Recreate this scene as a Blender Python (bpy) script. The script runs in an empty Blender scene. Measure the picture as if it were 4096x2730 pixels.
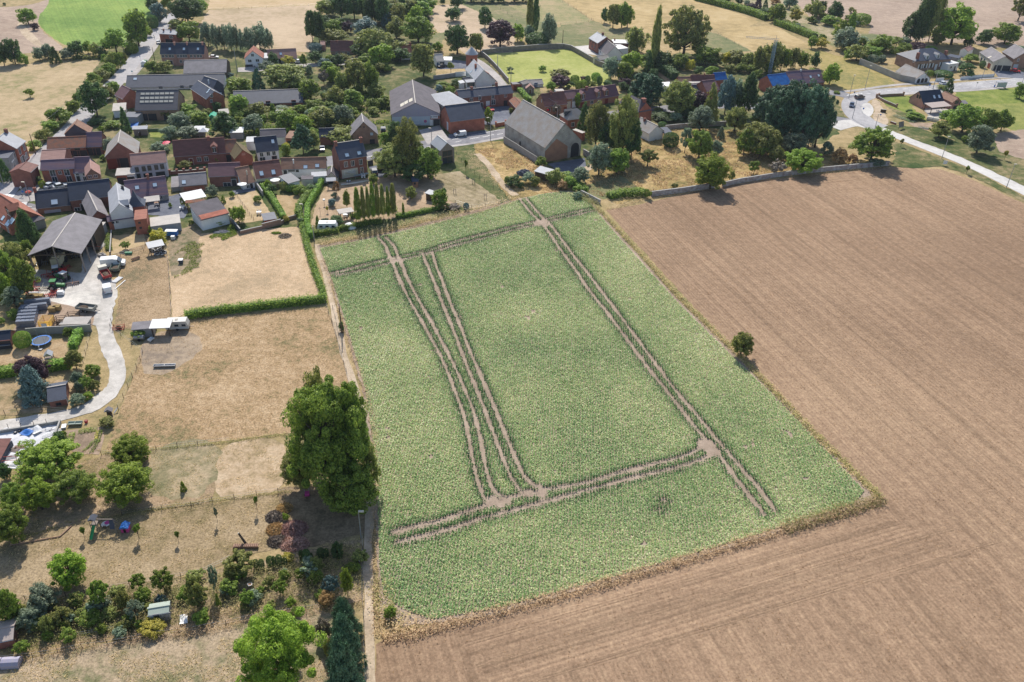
#short names for the words used most often in the tables below
_a,_b,_c,_d,_e,_f,_g,_h,_i,_j,_k,_l,_m,_n,_o,_p,_q,_r,_s,_t,_u,_v,_w,_x,_y,_z,_A,_B,_C,_D,_E,_F,_G,_H,_I,_J,_K,_L,_M,_N,_O,_P,_Q,_R,_S,_T,_U,_V,_W,_X,_Y,_Z,_0,_1,_2,_3,_4,_5,_6,_7,_8,_9='green','front','round','dark','bush','olive','outbuilding','white','grey','roof','large hall with a lilac corrugated gable, grey doors and a dark double roof','win','bright','conifer','oval','huge tree group beside the beet field','brick','chim','brown','trim','shed','gate','open','willow','brick2','dwood','skyl','meadow','purple','cream','sapling','blue','door','slate','panel','yellow','beige','straw','Specular IOR Level','spruce','wide','barn','weed','ShaderNodeMath','cedar','lblue','purple-roofed brick row','poplar','post','pink','Base Color','lichen','left','wood','red','paddock','pale','terraced_house','hedge','annex','Roughness','ShaderNodeTexCoord'
import bpy,math,random
import numpy as np
from mathutils import Vector,Matrix
random.seed(7);np.random.seed(7)
R=math.radians
SC=bpy.context.scene
COL=SC.collection
#camera
CX,CY,FPX,CAMH=2048.0,1365.0,3375.0,110.0
PITCH,ROLL=R(33.8),R(1.7)
fwd=Vector((0,math.cos(PITCH),-math.sin(PITCH)))
right0=Vector((1,0,0));up0=Vector((0,math.sin(PITCH),math.cos(PITCH)))
cright=(right0*math.cos(ROLL)+up0*math.sin(ROLL)).normalized()
cup=(up0*math.cos(ROLL)-right0*math.sin(ROLL)).normalized()
CAM=Vector((0,0,CAMH))
cd=bpy.data.cameras.new('camera');cam=bpy.data.objects.new('camera',cd);COL.objects.link(cam)
m3=Matrix((cright,cup,-fwd)).transposed()
cam.matrix_world=Matrix.Translation(CAM)@m3.to_4x4()
cd.sensor_width=36.0;cd.lens=36.0*FPX/4096.0;cd.clip_end=5000;cd.clip_start=1
SC.camera=cam
SC.render.resolution_x=1024;SC.render.resolution_y=682
#light
SUN_AZ,SUN_EL=R(-11.0),R(44.0)
w=bpy.data.worlds.new('World');SC.world=w;w.use_nodes=True
nt=w.node_tree;bg=nt.nodes['Background']
sky=nt.nodes.new('ShaderNodeTexSky');sky.sky_type='NISHITA';sky.sun_disc=False
sky.sun_elevation=SUN_EL;sky.sun_rotation=SUN_AZ
nt.links.new(sky.outputs[0],bg.inputs[0]);bg.inputs[1].default_value=0.135
sl=bpy.data.lights.new('sun','SUN');sl.energy=5.0;sl.angle=R(0.5);sl.color=(1,.94,.85)
so=bpy.data.objects.new('sun',sl);COL.objects.link(so);so.location=(0,0,200)
sd=Vector((math.sin(SUN_AZ)*math.cos(SUN_EL),math.cos(SUN_AZ)*math.cos(SUN_EL),math.sin(SUN_EL)))
so.rotation_euler=sd.to_track_quat('Z','Y').to_euler()
SC.view_settings.view_transform='Standard';SC.view_settings.look='None'
SC.view_settings.exposure=0.15;SC.view_settings.gamma=1
#photo -> ground
CR=dict(A=(0,0),B=(700,0),C=(1400,0),D=(2100,0),E=(2700,0),F=(3296,0),G=(0,400),H=(600,400),I=(1200,400),J=(1900,300),K=(2500,300),L=(3296,300),M=(0,800),N=(0,1250),O=(0,1700),P=(0,2200),Q=(700,1900),R=(700,2230),S=(800,800),T=(600,1200))
CRX=dict(U=(0,0,1.7408),V=(1250,750,.51),W=(1400,1600,.51),X=(2400,1500,.8922),Y=(1100,1450,.7257),Z=(1450,2200,.5948),s=(0,0,1))
def q(c,p):
 if c in CR:o=CR[c];return(o[0]+p[0]*.34,o[1]+p[1]*.34)
 o=CRX[c];return(o[0]+p[0]*o[2],o[1]+p[1]*o[2])
def ray(s):
 return fwd*FPX+cright*(s[0]-CX)-cup*(s[1]-CY)
def PT(c,p,z=0.0):
 d=ray(q(c,p));t=(z-CAMH)/d.z
 return CAM+d*t
def proj(v):
 d=Vector(v)-CAM;z=d.dot(fwd)
 return(CX+FPX*d.dot(cright)/z,CY-FPX*d.dot(cup)/z)
def ppm(v):
 return FPX/(Vector(v)-CAM).dot(fwd)
#mesh helpers
def autouv(me):
 n=len(me.polygons)
 if not n or n>20000:return
 uv=me.uv_layers.new(name='UVMap').data
 vs=me.vertices
 for p in me.polygons:
  nm=p.normal
  if abs(nm.z)>.98:U,V=Vector((1,0,0)),Vector((0,1,0))
  else:
   U=Vector((-nm.y,nm.x,0)).normalized();V=nm.cross(U)
  for li in p.loop_indices:
   c=vs[me.loops[li].vertex_index].co
   uv[li].uv=(c.dot(U),c.dot(V))
class MB:
 def __init__(s):s.v=[];s.f=[];s.m=[]
 def quad(s,*pts,m=0):
  i=len(s.v);s.v+=[tuple(p)for p in pts];s.f.append(tuple(range(i,i+len(pts))));s.m.append(m);return s
 def box(s,x0,y0,z0,x1,y1,z1,m=0):
  i=len(s.v)
  s.v+=[(x0,y0,z0),(x1,y0,z0),(x1,y1,z0),(x0,y1,z0),(x0,y0,z1),(x1,y0,z1),(x1,y1,z1),(x0,y1,z1)]
  for f in((3,2,1,0),(4,5,6,7),(0,1,5,4),(1,2,6,5),(2,3,7,6),(3,0,4,7)):
   s.f.append(tuple(i+k for k in f));s.m.append(m)
  return s
 def prism(s,poly,a,b,axis=1,m=0):
  n=len(poly);i=len(s.v)
  for t in(a,b):
   for p in poly:
    s.v.append((p[0],t,p[1])if axis==1 else(t,p[0],p[1])if axis==0 else(p[0],p[1],t))
  s.f.append(tuple(i+k for k in range(n)));s.f.append(tuple(i+n+k for k in reversed(range(n))));s.m+=[m,m]
  for k in range(n):
   k2=(k+1)%n
   s.f.append((i+k,i+n+k,i+n+k2,i+k2));s.m.append(m)
  return s
 def tube(s,p0,p1,r0,r1=None,n=6,m=0):
  r1=r0 if r1 is None else r1
  p0,p1=Vector(p0),Vector(p1);d=(p1-p0).normalized()
  a=d.orthogonal().normalized();b=d.cross(a);i=len(s.v)
  for p,r in((p0,r0),(p1,r1)):
   for k in range(n):
    t=2*math.pi*k/n;s.v.append(tuple(p+a*r*math.cos(t)+b*r*math.sin(t)))
  for k in range(n):
   k2=(k+1)%n;s.f.append((i+k,i+k2,i+n+k2,i+n+k));s.m.append(m)
  s.f.append(tuple(i+n+k for k in range(n)));s.f.append(tuple(i+k for k in reversed(range(n))));s.m+=[m,m]
  return s
 def blob(s,c,r,sx=1,sy=1,sz=1,n=8,h=5,jit=0,m=0):
  i=len(s.v)
  for a in range(h+1):
   th=math.pi*a/h
   for k in range(n):
    t=2*math.pi*k/n;j=1+random.uniform(-jit,jit)
    s.v.append((c[0]+r*sx*math.sin(th)*math.cos(t)*j,c[1]+r*sy*math.sin(th)*math.sin(t)*j,c[2]+r*sz*math.cos(th)*j))
  for a in range(h):
   for k in range(n):
    k2=(k+1)%n
    s.f.append((i+a*n+k,i+(a+1)*n+k,i+(a+1)*n+k2,i+a*n+k2));s.m.append(m)
  return s
 def mesh(s,name,mats):
  me=bpy.data.meshes.new(name);me.from_pydata(s.v,[],s.f)
  for mt in(mats if isinstance(mats,(list,tuple))else[mats]):me.materials.append(mt)
  if any(s.m):me.polygons.foreach_set('material_index',s.m)
  me.update();autouv(me);return me
def link(name,me,parent=None,loc=None,mat4=None):
 o=bpy.data.objects.new(name,me);COL.objects.link(o)
 if parent is not None:o.parent=parent
 if loc is not None:o.location=loc
 if mat4 is not None:o.matrix_local=mat4
 return o
def part(name,mb,mats,parent,mat4=None,label=None):
 o=link(name,mb.mesh(name,mats),parent,None,mat4)
 if label:o['label']=label
 return o
LABELS={}
def tag(o,label,cat,group=None):
 o['label']=label;o['category']=cat
 if group:o['group']=group
 return o
def thing(name,label,cat,loc,rz=0,group=None):
 o=bpy.data.objects.new(name,None);COL.objects.link(o);o.empty_display_size=.3
 o.location=loc;o.rotation_euler=(0,0,rz)
 return tag(o,label,cat,group)
def dup(o,loc=None,rz=None,scale=None,label=None,group=None,parent=None):
 c=o.copy();COL.objects.link(c)
 if parent is not None:c.parent=parent
 for ch in o.children:dup(ch,parent=c)
 if loc is not None:c.location=loc
 if rz is not None:c.rotation_euler=(0,0,rz)
 if scale is not None:c.scale=scale
 if label:c['label']=label
 if group:c['group']=group
 return c
#materials
def newmat(name):
 m=bpy.data.materials.new(name);m.use_nodes=True
 return m,m.node_tree,m.node_tree.nodes['Principled BSDF']
def N(nt,t,**k):
 n=nt.nodes.new(t)
 for a,b in k.items():setattr(n,a,b)
 return n
def ramp(nt,fac,stops):
 r=N(nt,'ShaderNodeValToRGB');e=r.color_ramp.elements
 while len(e)<len(stops):e.new(.5)
 for i,(p,c)in enumerate(stops):
  e[i].position=p;e[i].color=(c[0],c[1],c[2],1)
 nt.links.new(fac,r.inputs[0]);return r.outputs[0]
def noise(nt,vec,scale,detail=4,rough=.6):
 n=N(nt,'ShaderNodeTexNoise');n.inputs['Scale'].default_value=scale;n.inputs['Detail'].default_value=detail
 n.inputs[_8].default_value=rough;nt.links.new(vec,n.inputs['Vector']);return n.outputs[0]
def mapping(nt,vec,scale=(1,1,1),rot=(0,0,0)):
 n=N(nt,'ShaderNodeMapping');n.inputs['Scale'].default_value=scale;n.inputs['Rotation'].default_value=rot
 nt.links.new(vec,n.inputs[0]);return n.outputs[0]
def mix(nt,fac,a,b,mode='MIX'):
 n=N(nt,'ShaderNodeMix',data_type='RGBA',blend_type=mode)
 for inp,v in((n.inputs[0],fac),(n.inputs[6],a),(n.inputs[7],b)):
  if hasattr(v,'node'):nt.links.new(v,inp)
  elif isinstance(v,(int,float)):inp.default_value=v
  else:inp.default_value=(v[0],v[1],v[2],1)
 return n.outputs[2]
def sc(c,k):return tuple(min(1,x*k)for x in c)
MC={}
def mat(name,c,rough=.8,var=.25,scale=.7,fine=4.0,c2=None,stretch=(1,1,1),metal=0,spec=.3,bump=0):
 if name in MC:return MC[name]
 m,t,b=newmat(name)
 tc=N(t,_9).outputs['UV']
 v=mapping(t,tc,stretch)
 n1=noise(t,v,scale,3);n2=noise(t,v,fine,5,.7)
 c2=c2 or sc(c,1-var)
 col=ramp(t,n1,[(.35,c2),(.62,c)])
 f=ramp(t,n2,[(.3,(1-var,)*3),(.7,(1+var*.6,)*3)])
 t.links.new(mix(t,1.0,col,f,'MULTIPLY'),b.inputs[_Y])
 b.inputs[_8].default_value=rough;b.inputs['Metallic'].default_value=metal
 b.inputs[_M].default_value=spec
 if bump:
  bp=N(t,'ShaderNodeBump');bp.inputs['Strength'].default_value=bump;bp.inputs['Distance'].default_value=.05
  t.links.new(n2,bp.inputs['Height']);t.links.new(bp.outputs[0],b.inputs['Normal'])
 MC[name]=m;return m
def flat(name,c,rough=.5,metal=0,spec=.4):
 if name in MC:return MC[name]
 m,t,b=newmat(name);b.inputs[_Y].default_value=(*c,1);b.inputs[_8].default_value=rough
 b.inputs['Metallic'].default_value=metal;b.inputs[_M].default_value=spec
 MC[name]=m;return m
def leaf(name,dark,light,trans=.42,rough=.55):
 if name in MC:return MC[name]
 m,t,b=newmat(name)
 at=N(t,'ShaderNodeAttribute',attribute_name='rnd').outputs['Fac']
 oi=N(t,'ShaderNodeObjectInfo')
 geo=N(t,'ShaderNodeNewGeometry')
 n=noise(t,geo.outputs['Position'],.45,2)
 mx=N(t,_R,operation='MULTIPLY_ADD');t.links.new(n,mx.inputs[0]);mx.inputs[1].default_value=.5
 t.links.new(at,mx.inputs[2])
 col=ramp(t,mx.outputs[0],[(.25,dark),(1.15 if False else 1.0,light)])
 hs=N(t,'ShaderNodeHueSaturation');t.links.new(col,hs.inputs['Color'])
 mr=N(t,'ShaderNodeMapRange');t.links.new(oi.outputs['Random'],mr.inputs[0]);mr.inputs[3].default_value=.8;mr.inputs[4].default_value=1.25
 t.links.new(mr.outputs[0],hs.inputs['Value'])
 m2=N(t,'ShaderNodeMapRange');t.links.new(oi.outputs['Random'],m2.inputs[0]);m2.inputs[3].default_value=.485;m2.inputs[4].default_value=.51
 t.links.new(m2.outputs[0],hs.inputs['Hue'])
 t.links.new(hs.outputs[0],b.inputs[_Y])
 b.inputs[_8].default_value=rough;b.inputs[_M].default_value=.25
 tr=N(t,'ShaderNodeBsdfTranslucent');t.links.new(hs.outputs[0],tr.inputs[0])
 ms=N(t,'ShaderNodeMixShader');ms.inputs[0].default_value=trans
 t.links.new(b.outputs[0],ms.inputs[1]);t.links.new(tr.outputs[0],ms.inputs[2])
 t.links.new(ms.outputs[0],t.nodes['Material Output'].inputs[0])
 MC[name]=m;return m
def ground_mat(name,cs,s1=.05,s2=.6,s3=4.0,furrow=None,rough=.95,contrast=.35,bump=.6,bd=.08,stretch=1.0):
 """cs: three colours (low, mid, high) mixed by patchy noise in metres; furrow=(angle, period, depth)"""
 if name in MC:return MC[name]
 m,t,b=newmat(name)
 tc=N(t,_9).outputs['Object']
 v=mapping(t,tc,(1,stretch,1))
 n1=noise(t,v,s1,5,.65);n2=noise(t,v,s2,5,.7);n3=noise(t,tc,s3,4,.75)
 a=N(t,_R,operation='MULTIPLY_ADD');t.links.new(n2,a.inputs[0]);a.inputs[1].default_value=.8
 a2=N(t,_R,operation='SUBTRACT');t.links.new(n1,a2.inputs[0]);a2.inputs[1].default_value=.4
 t.links.new(a2.outputs[0],a.inputs[2])
 col=ramp(t,a.outputs[0],[(.32,cs[0]),(.5,cs[1]),(.68,cs[2])])
 f=ramp(t,n3,[(.3,(1-contrast,)*3),(.7,(1+contrast*.5,)*3)])
 col=mix(t,1.0,col,f,'MULTIPLY')
 h=n3
 if furrow:
  ang,per,dep=furrow
  rv=mapping(t,tc,(1,1,1),(0,0,ang))
  dn=noise(t,mapping(t,rv,(.012,.55,1)),1.0,5,.75)
  st=ramp(t,dn,[(.35,(1-dep,)*3),(.6,(1+dep*.6,)*3)])
  col=mix(t,1.0,col,st,'MULTIPLY')
  wv=N(t,'ShaderNodeTexWave',bands_direction='Y');wv.inputs['Scale'].default_value=.31416/per
  wv.inputs['Distortion'].default_value=1.2;wv.inputs['Detail'].default_value=2;wv.inputs['Detail Scale'].default_value=.6
  t.links.new(rv,wv.inputs[0])
  ws=ramp(t,wv.outputs['Fac'],[(.1,(1-dep*.35,)*3),(.6,(1.02,)*3)])
  col=mix(t,1.0,col,ws,'MULTIPLY')
  hm=N(t,_R,operation='ADD');hw=N(t,_R,operation='MULTIPLY');hw.inputs[1].default_value=.25;t.links.new(wv.outputs['Fac'],hw.inputs[0]);t.links.new(hw.outputs[0],hm.inputs[0]);t.links.new(n3,hm.inputs[1]);h=hm.outputs[0]
 t.links.new(col,b.inputs[_Y])
 b.inputs[_8].default_value=rough;b.inputs[_M].default_value=.1
 bp=N(t,'ShaderNodeBump');bp.inputs['Strength'].default_value=bump;bp.inputs['Distance'].default_value=bd
 t.links.new(h,bp.inputs['Height']);t.links.new(bp.outputs[0],b.inputs['Normal'])
 MC[name]=m;return m
#flat sheets (ground layers)
def inpoly(px,py,poly):
 r=np.zeros(px.shape,bool);n=len(poly)
 for i in range(n):
  x1,y1=poly[i][0],poly[i][1];x2,y2=poly[(i+1)%n][0],poly[(i+1)%n][1]
  c=((y1>py)!=(y2>py))&(px<(x2-x1)*(py-y1)/((y2-y1)or 1e-9)+x1)
  r^=c
 return r
def smooth(pts,it=2,closed=True):
 for _ in range(it):
  o=[];n=len(pts)
  for i in range(n if closed else n-1):
   a,b=Vector(pts[i]),Vector(pts[(i+1)%n]);o+=[a*.75+b*.25,a*.25+b*.75]
  pts=o if closed else[Vector(pts[0])]+o+[Vector(pts[-1])]
 return pts
def rough_edge(pts,amp,step=1.5):
 o=[]
 n=len(pts)
 for i in range(n):
  a,b=Vector(pts[i]),Vector(pts[(i+1)%n]);L=(b-a).length;k=max(1,min(120,int(L/step)))
  nn=Vector((-(b-a).y,(b-a).x,0)).normalized()
  for j in range(k):o.append(a+(b-a)*(j/k)+nn*random.uniform(-amp,amp))
 return o
ZL=[0.0]
def sheet(name,c,pts,m,edge=0.0,sm=0,z=None):
 if z is None:ZL[0]+=.0008;z=ZL[0]
 w=[PT(c,p)for p in pts]
 if sm:w=smooth(w,sm)
 if edge:w=rough_edge(w,edge)
 me=bpy.data.meshes.new(name);from mathutils.geometry import tessellate_polygon as tess
 w=[Vector((p[0],p[1],0))for p in w];fs=[]
 for f in tess([w]):
  a,b,c_=(w[i]for i in f);cr=(b-a).cross(c_-a).z
  if abs(cr)>1e-6:fs.append(tuple(f)if cr>0 else tuple(reversed(f)))
 me.from_pydata([(p.x,p.y,z)for p in w],[],fs)
 me.materials.append(m);me.update();autouv(me)
 o=link(name,me);o['kind']='structure';return o
def ribbon(name,c,pts,wd,m,sm=2,z=None,jit=0):
 if z is None:ZL[0]+=.0008;z=ZL[0]
 w=smooth([PT(c,p)for p in pts],sm,False)
 if jit:w=[p for p in w]
 v=[];f=[]
 for i,p in enumerate(w):
  d=(w[min(i+1,len(w)-1)]-w[max(i-1,0)]).normalized();n=Vector((-d.y,d.x,0))
  for s in(-1,1):
   ww=wd/2*s+random.uniform(-jit,jit);v.append((p.x+n.x*ww,p.y+n.y*ww,z))
 for i in range(len(w)-1):f.append((2*i,2*i+1,2*i+3,2*i+2))
 me=bpy.data.meshes.new(name);me.from_pydata(v,[],f)
 if me.polygons[0].normal.z<0:me.flip_normals()
 me.materials.append(m);me.update();autouv(me)
 o=link(name,me);o['kind']='structure';return o
#leaf clouds
def leafmesh(name,P,Nn,size,mats,extra=None,asp=1.3):
 """P (n,3) centres, Nn (n,3) normals, size (n,) -> quads with a random per-face attribute"""
 n=len(P)
 if not n:P=np.zeros((1,3));Nn=np.ones((1,3));size=np.array([.01]);n=1
 Nn=Nn/(np.linalg.norm(Nn,axis=1,keepdims=True)+1e-9)
 r=np.random.normal(size=(n,3));U=np.cross(Nn,r);U/=(np.linalg.norm(U,axis=1,keepdims=True)+1e-9)
 V=np.cross(Nn,U);s=size[:,None]
 q4=np.stack([P-U*s*asp,P-V*s*.6,P+U*s*asp,P+V*s*.6],1).reshape(-1,3)
 ev,ef=([],[])if extra is None else extra
 nv=4*n+len(ev)
 co=q4 if not len(ev)else np.concatenate([q4,np.array(ev,float)])
 me=bpy.data.meshes.new(name);me.vertices.add(nv);me.vertices.foreach_set('co',co.ravel())
 loops=np.arange(4*n);ls=np.arange(0,4*n,4);nl=4*n
 if len(ef):
  el=np.array([i+4*n for f in ef for i in f]);loops=np.concatenate([loops,el])
  s0=[];k=nl
  for f in ef:s0.append(k);k+=len(f)
  ls=np.concatenate([ls,s0]);nl=k
 me.loops.add(nl);me.loops.foreach_set('vertex_index',loops.astype(np.int32))
 me.polygons.add(len(ls));me.polygons.foreach_set('loop_start',ls.astype(np.int32))
 me.update(calc_edges=True)
 a=me.attributes.new('rnd','FLOAT','FACE')
 rr=np.random.random(len(ls)).astype(np.float32)
 if len(ef):rr[n:]=.1
 a.data.foreach_set('value',rr)
 me.materials.append(mats);me.validate();return me
#GROUND
g_dry=ground_mat('dry_grass',[(.20,.18,.08),(.36,.275,.14),(.48,.36,.20)],.035,.35,2.2)
g_gard=ground_mat('garden_grass',[(.05,.085,.025),(.13,.14,.055),(.30,.24,.13)],.06,.4,2.2)
g_pale=ground_mat('pale_dry_grass',[(.40,.30,.19),(.53,.385,.245),(.62,.47,.315)],.05,.6,2.6,contrast=.36)
g_brown=ground_mat('trodden_grass',[(.20,.165,.095),(.34,.24,.14),(.44,.32,.20)],.06,.7,2.8,contrast=.55)
g_mead=ground_mat('parched_meadow',[(.20,.175,.085),(.40,.275,.155),(.52,.38,.235)],.045,.7,2.6,contrast=.6)
g_gold=ground_mat('golden_meadow',[(.33,.25,.12),(.46,.34,.17),(.52,.40,.22)],.02,.2,1.5,furrow=(R(28),3.0,.12),contrast=.2)
g_green=ground_mat('green_meadow',[(.18,.21,.06),(.26,.27,.08),(.36,.33,.12)],.04,.3,2.0)
g_lush=ground_mat('lush_grass',[(.12,.17,.035),(.22,.26,.06),(.33,.32,.11)],.04,.3,2.0)
g_dull=ground_mat('dull_green_meadow',[(.14,.17,.08),(.21,.21,.10),(.33,.27,.16)],.025,.3,2.0)
g_maize=ground_mat('young_maize',[(.13,.22,.05),(.19,.29,.07),(.27,.36,.09)],.03,.5,2.0,furrow=(R(60),1.6,.12))
def edge_dir(a,b):
 d=PT('U',b)-PT('U',a);return-math.atan2(d.y,d.x)
g_plough=ground_mat('tilled_soil',[(.255,.168,.108),(.335,.225,.145),(.42,.29,.185)],.008,.7,2.2,furrow=(edge_dir((1372,478),(2022,1148)),.9,.20),contrast=.36,bump=.8)
g_plough2=ground_mat('tilled_headland_soil',[(.255,.168,.108),(.335,.225,.145),(.42,.29,.185)],.008,.7,2.2,furrow=(edge_dir((880,1470),(2022,1150)),.9,.26),contrast=.36,bump=.8)
g_plough3=ground_mat('pinkish_tilled_soil',[(.30,.22,.17),(.38,.29,.225),(.46,.35,.27)],.02,.3,1.8,furrow=(R(20),1.5,.12),contrast=.25)
g_soil=ground_mat('bare_soil',[(.24,.18,.13),(.36,.265,.195),(.45,.335,.25)],.1,.6,3.0,contrast=.3)
g_tuss=ground_mat('tussock_grass',[(.17,.15,.06),(.36,.26,.11),(.53,.38,.19)],.08,.45,1.3,contrast=.45,bump=1)
g_gravel=ground_mat('pale_gravel',[(.38,.36,.33),(.50,.47,.43),(.62,.585,.54)],.08,.5,3.5,contrast=.14)
g_chalk=ground_mat('chalk_yard',[(.40,.38,.36),(.58,.55,.50),(.70,.66,.60)],.09,.4,3.5,contrast=.1)
g_asph=ground_mat('asphalt',[(.20,.195,.21),(.255,.25,.265),(.30,.295,.305)],.05,.4,3.0,contrast=.18,bump=.1)
g_asph2=ground_mat('dark_yard_asphalt',[(.11,.12,.155),(.145,.155,.19),(.19,.20,.235)],.1,.5,3.0,contrast=.1,bump=.1)
g_conc=ground_mat('concrete_road',[(.46,.44,.42),(.56,.54,.51),(.62,.60,.57)],.06,.5,3.0,contrast=.06,bump=.1)
g_pave=ground_mat('paving',[(.33,.31,.30),(.42,.39,.37),(.50,.47,.45)],.1,.6,3.0,contrast=.12)
g_path=ground_mat('sandy_path',[(.36,.28,.20),(.48,.38,.27),(.58,.47,.35)],.1,.7,3.0,contrast=.25)
m_line=flat('road_paint',(.78,.77,.74),.6)
me=bpy.data.meshes.new('ground');me.from_pydata([(-900,-200,0),(900,-200,0),(900,1400,0),(-900,1400,0)],[],[(0,1,2,3)])
me.materials.append(g_dry);g0=link('ground',me);g0['kind']='structure'
S_=sheet
S_('garden_ground','U',[(0,330),(120,240),(300,60),(700,130),(760,0),(1000,-20),(990,130),(1110,130),(1180,200),(1400,190),(1560,120),(1760,150),(1900,200),(1950,280),(1900,330),(1500,330),(1150,470),(730,560),(300,560),(0,560)],g_gard,1)
S_('maize_field','A',[(600,-60),(520,110),(430,215),(480,330),(620,450),(780,545),(1000,560),(1300,540),(1560,440),(1790,200),(1790,-60)],g_maize,.3,1)
S_('tilled_field','A',[(-300,95),(240,80),(520,20),(600,-60),(560,80),(440,200),(470,360),(760,560),(700,610),(-300,660)],g_plough3,.3,1)
S_('field_track','A',[(230,250),(330,340),(520,540),(450,560),(330,480),(240,380),(200,300)],g_path,.3,1)
S_(_B,'A',[(-400,790),(1190,710),(1080,850),(900,1100),(760,1300),(500,1700),(340,2000),(-400,2100)],ground_mat('meadow_a',[(.25,.23,.105),(.42,.32,.19),(.50,.385,.24)],.04,.3,2.0,contrast=.25),.5)
S_(_B,'B',[(380,110),(1700,50),(1760,-80),(440,-80)],ground_mat('meadow_b',[(.42,.31,.17),(.50,.37,.22),(.54,.41,.27)],.03,.3,1.8,contrast=.15),.5)
S_(_B,'B',[(390,120),(1700,60),(1600,620),(1100,600),(280,330)],ground_mat('meadow_c',[(.36,.28,.17),(.47,.36,.245),(.53,.41,.28)],.03,.3,1.8,contrast=.15),.5)
S_(_B,'C',[(870,70),(1660,30),(2000,280),(1900,640),(1350,640),(980,320)],ground_mat('meadow_d',[(.38,.30,.20),(.48,.365,.255),(.54,.42,.30)],.03,.3,1.6,contrast=.2),.5)
S_(_B,'C',[(960,400),(1150,380),(1060,560),(920,560)],g_dull,.5)
S_(_B,'U',[(1000,-15),(1130,-15),(1190,20),(1380,110),(1250,110),(1200,80),(1130,40)],g_dull,.5)
S_(_B,'D',[(-60,-60),(380,-30),(800,250),(420,300),(150,250),(-240,40)],ground_mat('meadow_e',[(.19,.22,.09),(.31,.28,.14),(.42,.33,.19)],.03,.25,2.0),.5)
S_(_B,'D',[(420,300),(810,250),(1350,420),(1300,600),(540,550),(330,430)],g_dull,.5)
S_(_B,'D',[(380,-40),(1900,-40),(2400,120),(2750,260),(2600,330),(2360,330),(2160,370),(1900,430),(1350,380),(1050,340),(800,240)],g_gold,.4)
S_(_B,'E',[(500,345),(1060,305),(1240,340),(1630,560),(900,605),(560,420)],g_gold,.4)
S_(_B,'E',[(380,370),(500,400),(900,600),(600,640),(350,560)],g_dull,.5)
S_(_B,'E',[(1500,580),(1700,590),(2160,740),(2500,880),(2600,1010),(2040,1060),(1730,1000),(1700,700)],ground_mat('meadow_f',[(.22,.21,.08),(.36,.29,.11),(.44,.34,.16)],.03,.35,1.6,contrast=.3),.5)
S_('garden_ground','E',[(640,-60),(1450,-60),(1500,180),(2250,420),(1900,560),(1600,430),(1200,270),(1080,240)],ground_mat('park_grass',[(.17,.19,.08),(.34,.29,.17),(.46,.37,.26)],.05,.3,2.0),.6)
S_('tilled_field','F',[(-400,-60),(2600,-60),(2600,560),(2000,560),(1750,520),(500,460),(560,300),(-150,220),(-300,60)],g_plough3,.5)
S_(_B,'F',[(430,400),(560,400),(900,440),(900,520),(450,520)],g_dull,.5)
S_(_B,'F',[(480,720),(950,640),(950,720),(840,800),(600,760)],g_dry,.5)
S_(_B,'U',[(1115,124),(1250,117),(1310,112),(1400,165),(1410,205),(1180,197)],ground_mat('village_green',[(.27,.30,.085),(.345,.365,.11),(.42,.41,.16)],.05,.5,1.8,contrast=.18),.3)
S_(_B,'L',[(1540,200),(2353,130),(2700,200),(2700,620),(2200,640),(1800,560),(1600,420),(1560,300)],g_lush,.5)
S_(_B,'L',[(1750,350),(2353,330),(2700,340),(2700,660),(2240,660),(1850,500)],g_green,.5)
S_(_B,'L',[(640,260),(1030,250),(1050,400),(1250,560),(1000,560),(700,330)],g_lush,.5)
S_('garden_ground','L',[(560,290),(640,300),(850,460),(1400,700),(2000,1020),(2700,1400),(2700,900),(2000,700),(1500,640),(1250,560),(900,430)],g_gard,.5)
S_('tilled_field','L',[(1990,700),(2353,640),(2700,640),(2700,1250),(2353,1000),(2050,900)],g_plough3,.4)
S_('vegetable_plot','L',[(990,560),(1290,570),(1270,650),(1100,640)],g_soil,.3)
S_(_B,'U',[(1365,330),(1500,290),(1700,300),(1960,370),(1940,390),(1600,432),(1500,448),(1420,470),(1340,440),(1350,390)],g_tuss,.5)
S_(_B,'J',[(0,780),(340,780),(730,1045),(900,1260),(1100,1380),(700,1440),(400,1471),(0,900)],g_tuss,.4)
S_('lawn','J',[(1280,1310),(1700,1180),(2000,1380),(1850,1420),(1500,1471),(1340,1400)],g_dull,.4)
S_('lawn','I',[(900,900),(1500,850),(1600,870),(1950,1240),(1700,1270),(1620,1280),(1130,1390),(500,1471),(130,1471),(200,1200),(330,1000),(560,960)],ground_mat('dry_lawn',[(.30,.225,.14),(.43,.31,.205),(.50,.375,.255)],.08,.4,2.2,contrast=.25),.3)
S_('lawn','I',[(1580,880),(1880,840),(2353,1180),(2353,1250),(1950,1290),(1740,1180)],ground_mat('strimmed_meadow',[(.22,.185,.10),(.335,.27,.165),(.42,.34,.225)],.05,.4,2.2,furrow=(R(40),2.2,.16)),.3)
S_('tilled_field','U',[(1393,484),(1480,468),(1600,440),(1750,415),(2045,384),(2160,390),(2230,412),(2353,468),(2560,560),(3000,800),(3400,2400),(856,2400),(862,1480),(905,1460),(2035,1152),(1700,822)],g_plough,.25)
S_('tilled_headland','Z',[(600,500),(1345,280),(3000,-150),(3500,-220),(4100,30),(1900,700),(1150,891),(860,891),(690,650)],g_plough2,.3)
g_wheel=ground_mat('wheel_rut_soil',[(.22,.145,.095),(.28,.19,.12),(.36,.24,.155)],.1,.8,2.2,contrast=.4)
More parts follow.
